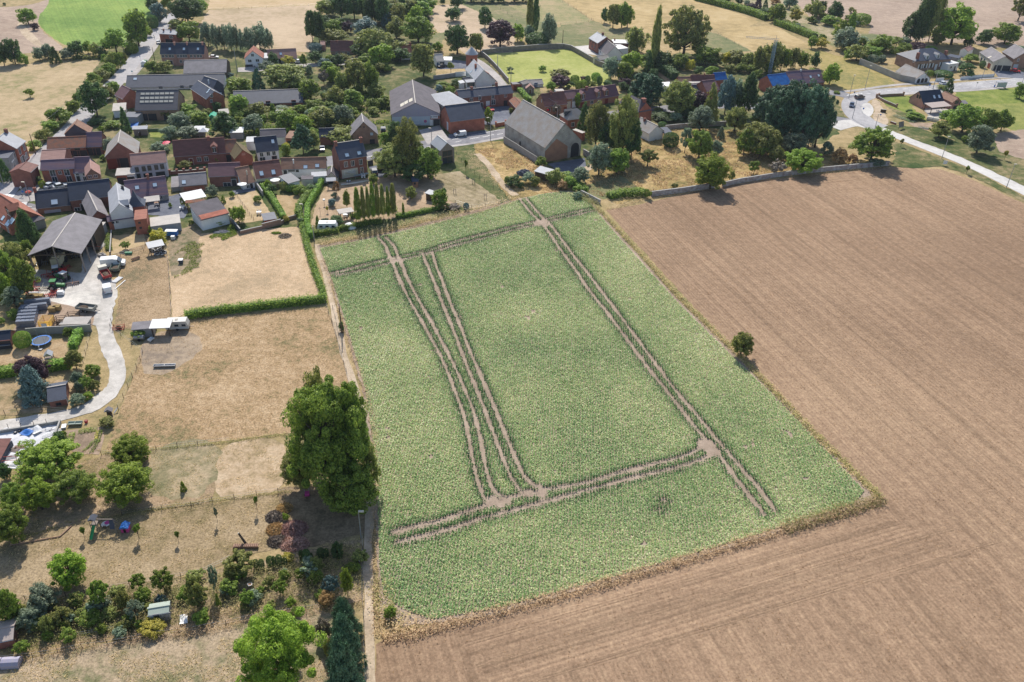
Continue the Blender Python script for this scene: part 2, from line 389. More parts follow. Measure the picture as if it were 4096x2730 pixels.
for pl in([(1068,1479),(1293,1414),(1666,1307),(2059,1202)],[(1093,1529),(1293,1472),(1666,1358),(2192,1213)],[(1210,1568),(1500,1480),(1700,1420),(2300,1240)],[(1420,500),(1700,436),(2040,400)],[(1440,530),(1760,455),(2100,420)]):
 for o_ in(0,1.8):ribbon('wheel_rut','U',[(p[0]+o_,p[1]+o_*3)for p in pl],.22,g_wheel,1,jit=.06)
S_(_3,'U',[(430,540),(680,522),(702,520),(748,690),(430,716),(396,738),(388,600)],g_pale,.3)
S_(_3,'U',[(258,545),(330,535),(388,590),(394,738),(330,752),(262,760),(280,640)],g_brown,.3)
S_(_3,'U',[(440,728),(752,708),(800,850),(850,990),(655,998),(470,1020),(240,1042),(262,980),(300,880),(330,790)],g_mead,.3)
S_('bare_patch','U',[(330,770),(430,752),(475,790),(440,830),(360,870),(320,850)],ground_mat('trampled_soil',[(.24,.19,.145),(.36,.28,.20),(.43,.335,.24)],.12,.6,3.0,contrast=.22),.5,2)
S_(_3,'U',[(240,1045),(470,1022),(500,1100),(480,1160),(340,1172),(0,1240),(0,1130)],ground_mat('orchard_grass',[(.24,.19,.10),(.39,.28,.18),(.48,.36,.24)],.07,.4,2.6,contrast=.5),.3)
S_(_3,'U',[(505,1020),(660,1000),(668,1130),(500,1155),(490,1090)],ground_mat('straw_grass',[(.30,.23,.13),(.45,.335,.215),(.53,.41,.28)],.1,.4,2.0,contrast=.3),.3,2)
S_(_3,'U',[(340,1020),(500,1012),(510,1060),(480,1130),(400,1160),(340,1120)],ground_mat('greenish_paddock',[(.17,.165,.085),(.27,.23,.135),(.42,.33,.215)],.09,.45,2.0,contrast=.3),1,2)
S_(_3,'U',[(-200,1290),(200,1200),(640,1135),(660,1250),(540,1290),(400,1330),(-200,1400)],ground_mat('orchard_grass_2',[(.22,.175,.09),(.34,.255,.15),(.42,.32,.20)],.07,.4,2.6,contrast=.58),.3)
S_(_3,'U',[(-200,1540),(60,1515),(350,1462),(560,1430),(720,1400),(800,1420),(820,1800),(-200,1800)],ground_mat('bottom_meadow',[(.19,.185,.095),(.40,.31,.205),(.48,.375,.26)],.06,.4,2.6,contrast=.5),.3)
S_('allotment_ground','U',[(-200,1400),(400,1332),(830,1240),(836,1380),(560,1425),(340,1455),(-200,1520)],ground_mat('allotment_soil',[(.15,.14,.065),(.29,.22,.13),(.40,.30,.20)],.15,.6,2.4,contrast=.45),.3)
S_('shaded_soil','U',[(640,1120),(850,1130),(838,1230),(700,1260),(650,1240)],ground_mat('shade_toned_soil',[(.15,.115,.07),(.27,.195,.12),(.36,.27,.17)],.1,.6,2.2,contrast=.4),.6)  # shade under the huge tree put into the soil colour as a brown patch
S_('vegetable_bed','O',[(780,60),(1240,30),(1160,360),(860,340),(800,200)],g_soil,.4)
S_('lawn','N',[(-100,420),(150,430),(780,300),(900,300),(800,600),(500,640),(-100,690)],ground_mat('dry_lawn_2',[(.26,.19,.10),(.40,.28,.16),(.47,.35,.22)],.1,.5,2.4),.3)
S_('lawn','N',[(-100,850),(900,780),(800,1150),(0,1220),(-100,1230)],ground_mat('dry_lawn_3',[(.18,.16,.08),(.37,.27,.155),(.46,.345,.22)],.1,.5,2.4),.3)
S_('lawn','M',[(1310,420),(1700,400),(1720,520),(1300,650)],ground_mat('dry_lawn_4',[(.33,.26,.14),(.45,.34,.19),(.50,.38,.23)],.1,.5,2.4,contrast=.2),.2)
S_('lawn','H',[(830,1170),(1250,1070),(1460,1400),(1000,1471),(900,1300)],ground_mat('dry_lawn_5',[(.33,.26,.14),(.47,.35,.21),(.54,.42,.27)],.1,.5,2.4,contrast=.2),.2)
S_('lawn','H',[(1480,1120),(1800,1130),(1700,1380),(1560,1380)],ground_mat('dry_lawn_6',[(.28,.22,.11),(.42,.30,.17),(.48,.36,.22)],.1,.5,2.4,contrast=.2),.2)
S_('lawn','H',[(0,375),(175,375),(130,445),(0,440)],g_lush,.2)
S_('lawn','C',[(1010,820),(1360,810),(1360,880),(1010,890)],g_dry,.2)
S_('lawn','D',[(1490,830),(1560,830),(1780,960),(1680,980)],g_brown,.2)
S_('lawn','D',[(180,1040),(1160,1000),(1200,1100),(1090,1110),(180,1100)],g_dry,.2)
S_('garden_ground','M',[(1980,430),(2353,250),(2353,800),(2000,900)],ground_mat('weedy_soil',[(.13,.14,.07),(.28,.22,.14),(.38,.29,.20)],.2,.7,3.0,contrast=.4),.5)
rd=ribbon
rd('road','U',[(740,374),(775,368),(860,355),(983,333),(1080,318),(1162,307),(1320,275),(1516,252),(1686,238),(1800,255),(1956,282),(1990,285)],8.5,g_asph,2)
S_('yard','I',[(1400,360),(1640,300),(1760,470),(1500,530)],g_pave)
S_('parking_bay','I',[(1740,410),(2190,360),(2200,400),(1780,470)],g_asph2)
rd('pavement','I',[(1500,560),(1850,545),(2353,455),(2353+707,330)],1.6,g_pave,1)
rd('road','A',[(2130,130),(1950,250),(1840,400),(1720,540),(1560,760),(1400,930),(1280,1050),(1130,1200),(1000,1330),(880,1480),(740,1620),(560,1790),(440,1890),(280,2040),(120,2170),(20,2300),(-160,2560)],7.5,ground_mat('grey_road',[(.33,.32,.33),(.40,.385,.39),(.46,.44,.44)],.05,.5,3.0,contrast=.18,bump=.1),2)
rd('pavement','A',[(1900,430),(1800,590),(1650,800),(1480,980)],2.5,g_pave,1)
S_('junction','G',[(30,1120),(180,1140),(330,1210),(440,1240),(460,1340),(300,1380),(0,1250)],g_asph)
S_('pavement','G',[(160,1150),(200,1090),(330,1000),(520,960),(800,980),(790,1060),(420,1080),(420,1190),(300,1205),(190,1190)],g_pave)
S_('pavement','G',[(300,1290),(440,1270),(460,1360),(310,1380)],g_pave)
S_('yard','B',[(740,800),(1700,740),(2100,720),(2100,760),(1600,790),(900,850),(740,850)],g_pave)
rd('road','L',[(100,620),(320,560),(480,585),(700,650),(1000,760),(1400,915),(1800,1075),(2353,1350),(2900,1640)],7.6,g_conc,2)
rd('road','L',[(700,635),(560,590),(430,520),(350,430),(340,330),(420,260),(600,215),(900,195),(1300,165),(1900,115),(2353,75),(2900,30)],9.5,ground_mat('grey_road_2',[(.32,.31,.32),(.40,.39,.395),(.47,.455,.455)],.05,.5,3.0,contrast=.18,bump=.1),2)
rd('pavement','F',[(200,1085),(430,1060),(780,1005),(1250,975),(1600,940),(2353,905)],2.2,g_pave,1)
rd('pavement','F',[(620,1125),(1000,1100),(1540,1080),(1900,1055),(2353,1010)],2.0,g_pave,1)
rd('road','F',[(60,1090),(200,1110),(330,1150)],7,g_asph,1)
S_('lay_by','L',[(440,350),(520,320),(580,380),(585,440),(540,500),(480,470),(440,420)],g_conc,0,1)
S_('verge','L',[(540,290),(640,290),(700,420),(760,560),(720,600),(560,520),(600,420)],g_path,.4,1)
S_('yard','F',[(1990,830),(2353,850),(2353,930),(2050,910)],g_asph2)
S_('patio','F',[(1180,1310),(1280,1420),(1480,1380),(1500,1290),(1200,1270)],g_pave)
S_('yard','D',[(540,555),(760,535),(1000,640),(1200,700),(1120,715),(860,660),(640,620)],g_conc)
S_('yard','C',[(1540,1260),(1870,1250),(1900,1330),(1830,1471),(1560,1471)],g_asph2)
S_('yard','C',[(1190,700),(1390,730),(1380,810),(1030,820),(1020,790)],g_asph2)
rd('lane','C',[(1440,690),(1560,760),(1660,850),(1730,920),(1800,1010)],4.2,g_pave,1)
S_('yard','G',[(1700,1190),(2140,1105),(2210,1320),(2160,1400),(1740,1350)],g_asph2,.3)
S_('yard','J',[(850,1050),(1290,980),(1310,1090),(1250,1190),(1080,1200)],g_asph2)
S_('sand_heap_base','J',[(1210,1100),(1380,1060),(1390,1110),(1280,1150)],g_path,.2)
rd('farm_track','J',[(20,930),(110,1000),(230,1160),(330,1290),(480,1420)],2.4,g_path,2,jit=.3)
S_('parking','I',[(810,790),(930,770),(1030,860),(970,910),(870,920)],g_asph2)
S_('patio','H',[(960,1075),(1240,1010),(1240,1070),(1000,1115)],g_asph2)
S_('farmyard','M',[(985,470),(1110,400),(1120,620),(1220,720),(1180,800),(1380,1000),(1370,1150),(1300,1480),(1140,1480),(900,1440),(300,1280),(330,1000),(420,820),(960,860)],g_gravel,.3)
S_('farmyard_chalk','M',[(860,1090),(1080,1080),(1180,1180),(1130,1290),(780,1340),(560,1200)],g_chalk,.6,1)
S_('driveway','N',[(1130,-20),(1302,-20),(1322,240),(1420,430),(1480,590),(1490,740),(1440,900),(1300,1060),(1100,1180),(900,1235),(700,1285),(0,1400),(-200,1430),(-200,1300),(0,1280),(500,1200),(800,1150),(1000,1080),(1200,930),(1285,850),(1290,700),(1240,540),(1170,400),(1140,200)],g_gravel,.18,2)
S_('hardstanding','M',[(300,1290),(560,1180),(1130,1330),(1050,1530),(150,1540)],g_soil,.3)
S_('concrete_slab','O',[(-60,120),(60,40),(690,0),(620,150),(520,260),(300,440),(230,520),(-60,500)],ground_mat('concrete_slab',[(.5,.5,.52),(.66,.66,.68),(.74,.74,.75)],.1,.6,3,contrast=.06),.05)
rd('footpath','U',[(728,562),(750,640),(775,752),(800,850),(830,932),(847,1000),(852,1150),(845,1250),(847,1350),(850,1470),(853,1700)],1.5,g_path,2,jit=.2)
S_('verge','L',[(700,620),(1000,740),(1400,890),(1700,1010),(2353,1310),(2500,1400),(2700,1400),(2000,980),(1500,760),(1100,620),(800,590)],g_gard,.3)
S_('verge','L',[(760,760),(1000,840),(1380,990),(1750,1120),(2353,1440),(2353,1500),(1700,1180),(1380,1080),(1000,1100),(800,1080),(850,900)],g_gard,.4)
def stripe(c,a,b,wd=.25):
 return ribbon('road_marking',c,[a,b],wd,m_line,0,z=.9e-1*0+ZL[0]+.004)
def dashes(c,pts,wd=.2,on=2.5,off=3.5):
 w=[PT(c,p)for p in pts];v=[];f=[];z=ZL[0]+.004
 for a,b in zip(w[:-1],w[1:]):
  d=(b-a);L=d.length;d.normalize();n=Vector((-d.y,d.x,0))*wd/2;t=0
  while t<L:
   e=min(L,t+on);p,r=a+d*t,a+d*e;i=len(v)
   for u in(p-n,p+n,r+n,r-n):v.append((u.x,u.y,z))
   f.append((i,i+3,i+2,i+1));t+=on+off
 me=bpy.data.meshes.new('road_marking');me.from_pydata(v,[],f);me.materials.append(m_line);me.update()
 o=link('road_marking',me);o['kind']='structure'
dashes('F',[(500,1110),(800,1065),(1300,1020),(1560,1005),(2353,945)],.25)
dashes('F',[(1560,975),(2353,925)],.2,60,0)
dashes('F',[(1540,1045),(2353,990)],.2,3,1.5)
dashes('I',[(790,678),(990,630)],.25);dashes('I',[(1830,500),(2040,455),(2353,400)],.25)
dashes('J',[(90,735),(360,688)],.25);dashes('I',[(1790,470),(2353,355)],.18,80,0)
for i in range(6):dashes('F',[(270+i*24,1128-i*2),(330+i*24,1112-i*2)],.5,4,1)
for i in range(4):dashes('G',[(5+i*42,1150),(45+i*42,1112)],.9,9,1)
for i in range(7):dashes('G',[(222-i*4,1212+i*14),(322-i*5,1210+i*14)],.45,9,1)
dashes('G',[(100,1105),(220,995)],.2,90,1)
dashes('G',[(300,1255),(420,1262)],.2,2,2)
#BEET FIELD
FIELD=[(735,572),(800,560),(870,546),(1000,515),(1100,490),(1190,462),(1240,449),(1290,442),(1330,446),(1352,460),(1372,490),(1420,545),(1560,700),(1690,828),(1780,915),(1900,1040),(1985,1130),(1960,1160),(1850,1195),(1700,1242),(1400,1330),(1150,1398),(990,1425),(925,1400),(882,1370),(872,1300),(868,1150),(855,1000),(840,900),(800,760),(765,650)]
fw=[PT('U',p)for p in FIELD]
soil_f=ground_mat('beet_soil',[(.28,.215,.165),(.36,.28,.215),(.43,.335,.265)],.1,.6,3.0,contrast=.2)
sheet('field_soil','U',[(728,566),(870,540),(1190,458),(1290,438),(1335,442),(1372,478),(1560,690),(1700,822),(2020,1150),(1700,1252),(1150,1410),(930,1440),(872,1420),(862,1150),(834,900),(765,660)],soil_f,.3)
TR=[]
def track(*segs,w=.42):
 pts=[]
 for c,ps in segs:pts+=[PT(c,p)for p in ps]
 pts=smooth(pts,2,False);TR.append((np.array([(p.x,p.y)for p in pts]),w))
track(('V',[(515,400),(570,455),(600,540),(640,620),(680,730),(740,850),(800,960),(860,1060),(930,1190),(1000,1320),(1060,1450)]),('W',[(855,20),(885,90),(915,220),(940,350),(965,480),(990,600),(1020,700),(1050,790),(1150,820)]))
track(('V',[(570,395),(640,460),(670,540),(705,620),(740,710),(800,830),(850,920),(920,1040),(990,1170),(1060,1300),(1135,1450)]),('W',[(938,20),(960,60),(990,180),(1030,330),(1050,480),(1085,620),(1110,690),(1160,750),(1240,790)]))
track(('V',[(860,520),(885,580),(930,690),(980,810),(1020,920),(1070,1040),(1130,1190),(1180,1330),(1230,1455)]),('W',[(1030,20),(1060,90),(1105,220),(1150,340),(1200,460),(1245,580),(1300,680),(1370,760)]))
track(('V',[(935,510),(965,610),(1010,720),(1050,830),(1090,930),(1150,1070),(1200,1200),(1250,1330),(1305,1450)]),('W',[(1112,20),(1150,100),(1190,210),(1240,330),(1290,450),(1340,560),(1390,640),(1460,690),(1560,705)]))
track(('V',[(1615,85),(1680,170),(1740,235),(1790,280),(1850,350),(1920,460),(2000,570),(2080,680),(2150,790),(2220,880),(2290,960),(2350,1040)]),('X',[(235,0),(320,100),(400,210),(455,270),(540,370),(600,460),(680,560),(735,630)]))
track(('V',[(1670,85),(1730,160),(1790,230),(1870,300),(1950,410),(2030,520),(2110,620),(2200,730),(2280,840),(2350,930)]),('X',[(282,0),(350,90),(440,190),(510,280),(570,350),(640,430),(710,510),(780,610)]))
track(('V',[(150,680),(300,640),(480,590),(600,565),(690,545),(850,510),(930,490),(1080,440),(1300,380),(1500,330),(1650,295),(1750,275),(1850,250),(1980,215),(2190,170)]),w=.4)
track(('V',[(190,695),(350,665),(560,610),(720,570),(860,530),(1000,495),(1150,450),(1400,390),(1600,330),(1700,310),(1800,300),(1860,270),(2000,235),(2230,185)]),w=.4)
track(('W',[(340,1045),(520,1000),(700,960),(900,890),(1050,840),(1150,800),(1300,760),(1450,730),(1600,700),(1850,660),(2000,610),(2200,550),(2340,522)]),('X',[(120,440),(250,400),(380,370),(450,330)]),w=.5)
track(('W',[(370,1125),(600,1070),(850,1000),(1050,930),(1250,880),(1400,840),(1600,790),(1800,730),(2000,680),(2200,620),(2340,590)]),('X',[(150,465),(300,430),(430,395),(520,350)]),w=.5)
BL=[('X',(475,315),1.87),('X',(505,345),1.58),('V',(1760,285),1.30),('V',(1810,275),1.15),('V',(1830,300),1.08),('V',(645,580),1.15),('V',(690,575),0.94),('W',(1120,800),1.44),('W',(1180,830),1.01),('W',(1400,740),1.22),('W',(1500,740),1.15),('W',(1230,810),0.86),('V',(890,525),0.86),('X',(265,608),.35),('X',(285,565),.3)]
def near_track(x,y):
 d=np.full(x.shape,9.0)
 for pts,w in TR:
  a=pts[:-1];b=pts[1:]
  for(ax,ay),(bx,by)in zip(a,b):
   vx,vy=bx-ax,by-ay;L2=vx*vx+vy*vy+1e-9
   msk=(abs(x-(ax+bx)/2)<6)&(abs(y-(ay+by)/2)<6)
   if not msk.any():continue
   t=np.clip(((x[msk]-ax)*vx+(y[msk]-ay)*vy)/L2,0,1)
   dd=np.hypot(x[msk]-ax-t*vx,y[msk]-ay-t*vy)-w
   d[msk]=np.minimum(d[msk],dd)
 for c,p,r in BL:
  o=PT(c,p);d=np.minimum(d,np.hypot(x-o.x,(y-o.y))-r)
 return d
NB=1250000
xs=np.array([p.x for p in fw]);ys=np.array([p.y for p in fw])
x=np.random.uniform(xs.min(),xs.max(),NB);y=np.random.uniform(ys.min(),ys.max(),NB)
th=math.atan2(fw[20].y-fw[10].y,fw[20].x-fw[10].x)
rx,ry=-math.sin(th),math.cos(th)
u=x*rx+y*ry;k=np.round(u/.55)*.55;sh=(k-u)*.28;x=x+rx*sh;y=y+ry*sh
ins=inpoly(x,y,[(p.x,p.y)for p in fw]);x,y=x[ins],y[ins]
def vnoise(x,y,s,seed):
 rs=np.random.RandomState(seed);g=rs.rand(128,128);xi=x/s;yi=y/s
 x0=np.floor(xi).astype(int);y0=np.floor(yi).astype(int);fx=xi-x0;fy=yi-y0
 fx=fx*fx*(3-2*fx);fy=fy*fy*(3-2*fy)
 G_=lambda a,b:g[a%128,b%128]
 return(G_(x0,y0)*(1-fx)+G_(x0+1,y0)*fx)*(1-fy)+(G_(x0,y0+1)*(1-fx)+G_(x0+1,y0+1)*fx)*fy
d=near_track(x,y)
d=d+(vnoise(x,y,1.1,5)-.5)*.35+(vnoise(x,y,5,6)-.5)*.22
bare=vnoise(x,y,3.0,3)*.6+vnoise(x,y,1.0,4)*.4
keep=(d+np.random.uniform(-.18,.12,len(d))>0)&(bare>.13)
x,y,d=x[keep],y[keep],d[keep]
print('beet leaves',len(x))
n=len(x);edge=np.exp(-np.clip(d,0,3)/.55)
z=ZL[0]+np.random.uniform(.05,.30,n)+.30*edge*np.random.rand(n)
P_=np.stack([x,y,z],1);Nn=np.stack([np.random.normal(0,.55,n),np.random.normal(0,.55,n),np.ones(n)],1)
Nn[:,:2]*=(1+edge[:,None])
size=np.random.uniform(.08,.17,n)
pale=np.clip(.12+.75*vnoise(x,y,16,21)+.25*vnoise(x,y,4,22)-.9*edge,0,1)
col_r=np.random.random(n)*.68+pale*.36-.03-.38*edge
beet,bt,bb=newmat('beet_leaf')
at=N(bt,'ShaderNodeAttribute',attribute_name='rnd').outputs['Fac']
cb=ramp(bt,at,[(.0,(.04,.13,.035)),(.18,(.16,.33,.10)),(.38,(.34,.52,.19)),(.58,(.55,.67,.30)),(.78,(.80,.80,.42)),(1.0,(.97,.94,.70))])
bt.links.new(cb,bb.inputs[_Y]);bb.inputs[_8].default_value=.5
trn=N(bt,'ShaderNodeBsdfTranslucent');bt.links.new(cb,trn.inputs[0]);msx=N(bt,'ShaderNodeMixShader');msx.inputs[0].default_value=.42
bt.links.new(bb.outputs[0],msx.inputs[1]);bt.links.new(trn.outputs[0],msx.inputs[2]);bt.links.new(msx.outputs[0],bt.nodes['Material Output'].inputs[0])
bm=leafmesh('beet_crop',P_,Nn,size,beet)
bm.attributes['rnd'].data.foreach_set('value',np.clip(col_r,0,1).astype(np.float32))
bo=link('beet_crop',bm);bo['kind']='stuff'
#TREES
L_=leaf
LM=dict(green=L_('leaf_green',(0.064,0.128,0.022),(0.334,0.451,0.075)),bright=L_('leaf_bright',(.09,.165,.02),(.36,.48,.06)),dark=L_('leaf_dark',(0.030,0.075,0.026),(0.153,0.245,0.075)),olive=L_('leaf_olive',(0.086,0.120,0.034),(0.404,0.425,0.118)),grey=L_('leaf_grey',(0.094,0.140,0.085),(0.365,0.450,0.300)),blue=L_('leaf_blue',(0.053,0.104,0.094),(0.215,0.321,0.300),.2),purple=L_('leaf_purple',(0.033,0.018,0.027),(0.140,0.074,0.091),.2),yellow=L_('leaf_yellow',(0.188,0.206,0.027),(0.729,0.664,0.108)),conifer=L_('leaf_conifer',(0.026,0.066,0.034),(0.12,0.23,0.125),.12),brown=L_('leaf_brown',(0.188,0.131,0.056),(0.643,0.429,0.192)),pink=L_('twig_pink',(.22,.11,.09),(.48,.29,.24),.1),straw=L_('grass_straw',(.36,.26,.12),(.80,.60,.34),.4),weed=L_('grass_weed',(.10,.13,.03),(.48,.42,.16),.4),hedge=L_('leaf_hedge',(0.066,0.150,0.022),(0.365,0.558,0.086),.3),twig=L_('twig_grey',(.10,.08,.06),(.28,.23,.18),.1))
bark=mat('bark',(.14,.11,.085),.9,.4,2,8)
def crown_pts(kind,n,rs):
 """points in a unit crown: x,y in about -.5...5, z 0..1 of the whole tree"""
 if kind==_V:
  z=rs.beta(1.6,1.5,n);prof=.46*np.sqrt(np.clip(np.sin(np.pi*np.clip(z*.93+.07,0,1)),0.02,1))*(1-.25*z)
  nc=26;zb=.08
 elif kind==_n:
  z=rs.beta(1.1,1.6,n);prof=.5*(1-z)**.8+.02;nc=60;zb=.04
 elif kind==_N:
  z=rs.beta(1.1,1.5,n);prof=.5*(1-z)**.7*(.72+.28*np.abs(np.sin(z*34)))+.015;nc=70;zb=.03
 elif kind==_t:
  z=rs.beta(1.1,1.1,n);prof=.5*np.clip(1-np.abs(z*2-1)**3.2,.02,1)**.5;nc=40;zb=.02
 else:return None
 return z,prof,zb
def tree_mesh(kind,lm,seed,n=2600,ls=.040,trunk=.13):
 rs=np.random.RandomState(seed);np.random.seed(seed);random.seed(seed)
 r=crown_pts(kind,n,rs)
 cl=None
 if r is not None:
  z,prof,zb=r
  a=rs.rand(n)*2*np.pi
  ph=rs.rand(6)*6.28;amp={_t:.03,_V:.14,_n:.14,_N:.16,_S:.16,_e:.2}[kind]
  lump=1+amp*(np.sin(3*a+ph[0]+7*z)+.7*np.sin(5*a+ph[1]-13*z)+.6*np.sin(2*a+ph[2]+19*z))/1.6
  rad=prof*lump*(1-rs.exponential(.10 if kind!=_t else .03,n).clip(0,.9))+rs.normal(0,.012,n)
  P=np.stack([rad*np.cos(a),rad*np.sin(a),zb+(1-zb)*z],1)
  if kind!=_t:
   nc={_V:260,_n:150,_N:260}[kind];idx=rs.randint(0,nc,n);j={_V:.06,_n:.05,_N:.042}[kind]
   dv=rs.normal(size=(n,3));a=a[idx];P=P[idx]+dv*np.array([j,j,j*.6])*.8
  Nn=np.stack([np.cos(a),np.sin(a),np.full(n,.7)],1)+rs.normal(0,.55,(n,3))
 else:
  if kind==_c:nc,cz,rz,rxy,cr=62,.52,.42,.41,.12
  elif kind==_o:nc,cz,rz,rxy,cr=62,.52,.43,.40,.12
  elif kind==_O:nc,cz,rz,rxy,cr=74,.52,.41,.43,.11
  elif kind==_x:nc,cz,rz,rxy,cr=56,.54,.40,.40,.11
  elif kind==_w:nc,cz,rz,rxy,cr=30,.58,.34,.40,.10
  elif kind==_e:nc,cz,rz,rxy,cr=34,.44,.38,.40,.135
  elif kind==_S:nc,cz,rz,rxy,cr=74,.50,.44,.40,.095
  elif kind==_E:nc,cz,rz,rxy,cr=14,.72,.22,.28,.12
  if n>8000:nc=int(nc*2.4);cr*=.66
  cc=rs.normal(size=(nc,3));cc/=np.linalg.norm(cc,axis=1,keepdims=True)
  cc[:,2]=np.where(cc[:,2]<-.85,-cc[:,2],cc[:,2])
  rr=rs.uniform(.35,1.0,(nc,1))**.5*rs.uniform(.74,1.2,(nc,1));cc*=rr
  cen=cc*np.array([rxy,rxy,rz])+np.array([0,0,cz])
  if kind==_S:tpr=np.clip(1.15-cen[:,2:3]*.75,.3,1);cen[:,:2]*=tpr
  idx=rs.randint(0,nc,n);csz=rs.uniform(.55,1.35,nc)*cr
  dv=rs.normal(size=(n,3));dv/=np.linalg.norm(dv,axis=1,keepdims=True)
  if kind==_x:dv[:,2]*=1.7;dv[:,2]-=.5
  P=cen[idx]+dv*(csz[idx]*rs.uniform(.55,1.1,n)**.6)[:,None]*np.array([1,1,.85])
  Nn=dv+rs.normal(0,.45,(n,3))+np.array([0,0,.35]);cl=cen
 P[:,2]=np.clip(P[:,2],.015,1.02)
 size=rs.uniform(.6,1.25,n)*ls
 me=leafmesh('crown',P,Nn,size,lm)
 tb=MB()
 if kind in(_n,_N,_S,_V,_e,_t):
  tb.tube((0,0,-.01),(0,0,.8),.022 if kind!=_e else .03,.004,6)
 else:
  tb.tube((0,0,-.01),(.01,0,trunk),.034,.026,7)
  top=Vector((.01,0,trunk))
  tb.tube(top,(0,.01,.75),.024,.006,6)
  for k in range(0,len(cl),3):
   c=Vector(cl[k]);st=Vector((0,0,trunk*.85+.35*max(0,c.z-trunk)*.8))
   tb.tube(st,c,.012,.003,4)
 tm=tb.mesh('trunk',bark)
 return me,tm
TMC={}
NAMES={_V:'poplar_tree',_n:'conifer_tree',_N:'spruce_tree',_S:'cedar_tree',_e:'shrub',_t:'clipped_shrub',_c:'leafy_tree',_o:'leafy_tree',_O:'leafy_tree',_x:'willow_tree',_w:'fruit_tree',_E:_E}
CATS={_e:'shrub',_t:'shrub',_E:_E}
rt=random.Random(11)
def tree(c,x,yt,yb,wpx,kind=_c,col=_a,label=None,group=None,lod=1,name=None,hmin=0):
 cx,sy=q(c,(x,yb));_,ty=q(c,(x,yt));wp=wpx*(.34 if c in CR else CRX[c][2])
 gx=cx
 for _ in range(4):
  B=PT('s',(gx,sy))
  lo,hi=.3,45.0
  for _ in range(30):
   h=(lo+hi)/2
   if proj((B.x,B.y,h))[1]>ty:lo=h
   else:hi=h
  mx=proj((B.x,B.y,h*.55))[0];gx+=cx-mx
 W=wp/ppm((B.x,B.y,h*.55))*{_V:.82,_n:1.05,_N:1.35,_t:1.08,_S:1.3,_e:1.1}.get(kind,1.2)
 fx=W*.5*math.sin(PITCH)*(.8 if kind in(_c,_O,_e,_t,_S,_o,_x,_w)else .25)
 key=(kind,col,lod);n,ls={0:(1300,.055),1:(3200,.040),2:(9000,.025),3:(24000,.0155),4:(60000,.0098)}[lod]
 if kind in(_e,_t):n=int(n*.9)
 if key not in TMC:
  TMC[key]=[tree_mesh(kind,LM[col],hash_(key)+k,n,ls)for k in range(2 if lod<2 else 1)]
 if lod>=3:mm=tree_mesh(kind,LM[col],int(x)+5,n,ls)
 else:mm=rt.choice(TMC[key])
 dirn=Vector((B.x,B.y,0)).normalized()
 nb=Vector((B.x,B.y,0))+dirn*min(W*.28,3.5)*(1 if fx>W*.2 else .3)
 h2=h
 lo,hi=.3,45.0
 for _ in range(30):
  h2=(lo+hi)/2
  if proj((nb.x,nb.y,h2))[1]>ty:lo=h2
  else:hi=h2
 h2=max(h2,hmin,.4)
 o=thing(name or NAMES[kind],label or 'tree',CATS.get(kind,'tree'),nb,rt.uniform(0,6.28),group)
 o.scale=(W,W,h2)
 link('crown',mm[0],o)
 if kind not in(_e,_t):link('trunk',mm[1],o)
 return o
def hash_(k):
 s=0
 for ch in str(k):s=(s*31+ord(ch))%100003
 return s
T_=tree
def TT(c,kind,col,group,labels,items,lod=1):
 for i,it in enumerate(items):T_(c,*it,kind,col,labels if isinstance(labels,str)else labels[i],group,lod)
#trees, top left
T_('A',310,95,300,190,_c,_a,'lone round tree on the bare strip left of the bright green crop field')
T_('A',405,255,365,85,_e,_C,'dark purple shrub at the corner of the bright green crop')
T_('A',50,28,68,45,_e,_d,'tiny lone bush in the tilled field at the top left corner')
T_('A',345,1045,1160,115,_w,_m,'small yellow-green tree standing alone in the dry meadow at the left')
T_('A',135,450,770,190,_x,_d,'tall dark tree at the left end of the field hedge')
T_('A',10,500,790,150,_o,_d,'dark tree cut by the left edge of the photo beside the field hedge')
T_('A',250,610,765,130,_e,_a,'low round bush right of the tall dark tree in the field hedge')
T_('A',450,555,725,120,_x,_i,'silvery grey willow, left one of two in the field hedge')
T_('A',550,520,700,140,_x,_i,'silvery grey willow behind the dark conifer in the field hedge')
T_('A',635,550,745,120,_n,_d,'dark pointed conifer in the middle of the field hedge')
T_('A',770,555,710,180,_e,_i,'wide grey-green bush right of the pointed conifer in the field hedge')
T_('A',890,480,690,160,_c,_d,'round dark tree in the field hedge below the green crop')
T_('A',1020,480,640,100,_c,_a,'small round green tree in the hedge below the green crop')
T_('A',1110,500,675,120,_c,_f,'yellowish tree in the hedge below the green crop')
T_('A',1200,540,690,120,_e,_d,'dark bush between the yellowish tree and the big road-side trees')
T_('A',1345,345,650,290,_c,_a,'broad green tree at the lower corner of the green crop')
T_('A',1590,120,570,300,_o,_a,'big tall tree between the green crop and the road')
T_('A',1750,310,440,90,_e,_f,'olive bush at the roadside under the big tall tree')
T_('A',1560,510,640,115,_t,_a,'round roadside bush, the larger of the pair by the road')
T_('A',1512,562,635,75,_t,_f,'round roadside bush, the smaller of the pair by the road')
T_('A',1860,40,280,170,_c,_F,'grey-green roadside tree near the top of the left road')
T_('A',1790,180,345,120,_t,_d,'dark clipped tree at the roadside below the green crop')
T_('A',1850,160,290,120,_c,_i,'greyish roadside tree beside the dark clipped one')
T_('A',1790,-40,150,150,_c,_d,'dark tree at the top edge beside the green crop')
T_('A',1960,-60,130,130,_c,_a,'tree at the top edge just left of the road')
T_('A',2190,-50,290,360,_O,_d,'huge dark tree overhanging the far end of the left road',lod=2)
T_('A',2340,0,170,180,_c,_a,'green tree right of the huge dark tree at the top')
T_('A',2060,210,350,190,_e,_f,'bushy hedge mass beside the small brick house by the road')
T_('A',2210,250,510,250,_c,_a,'round green tree right of the small brick house by the road')
GR='pollarded trees lining the left road'
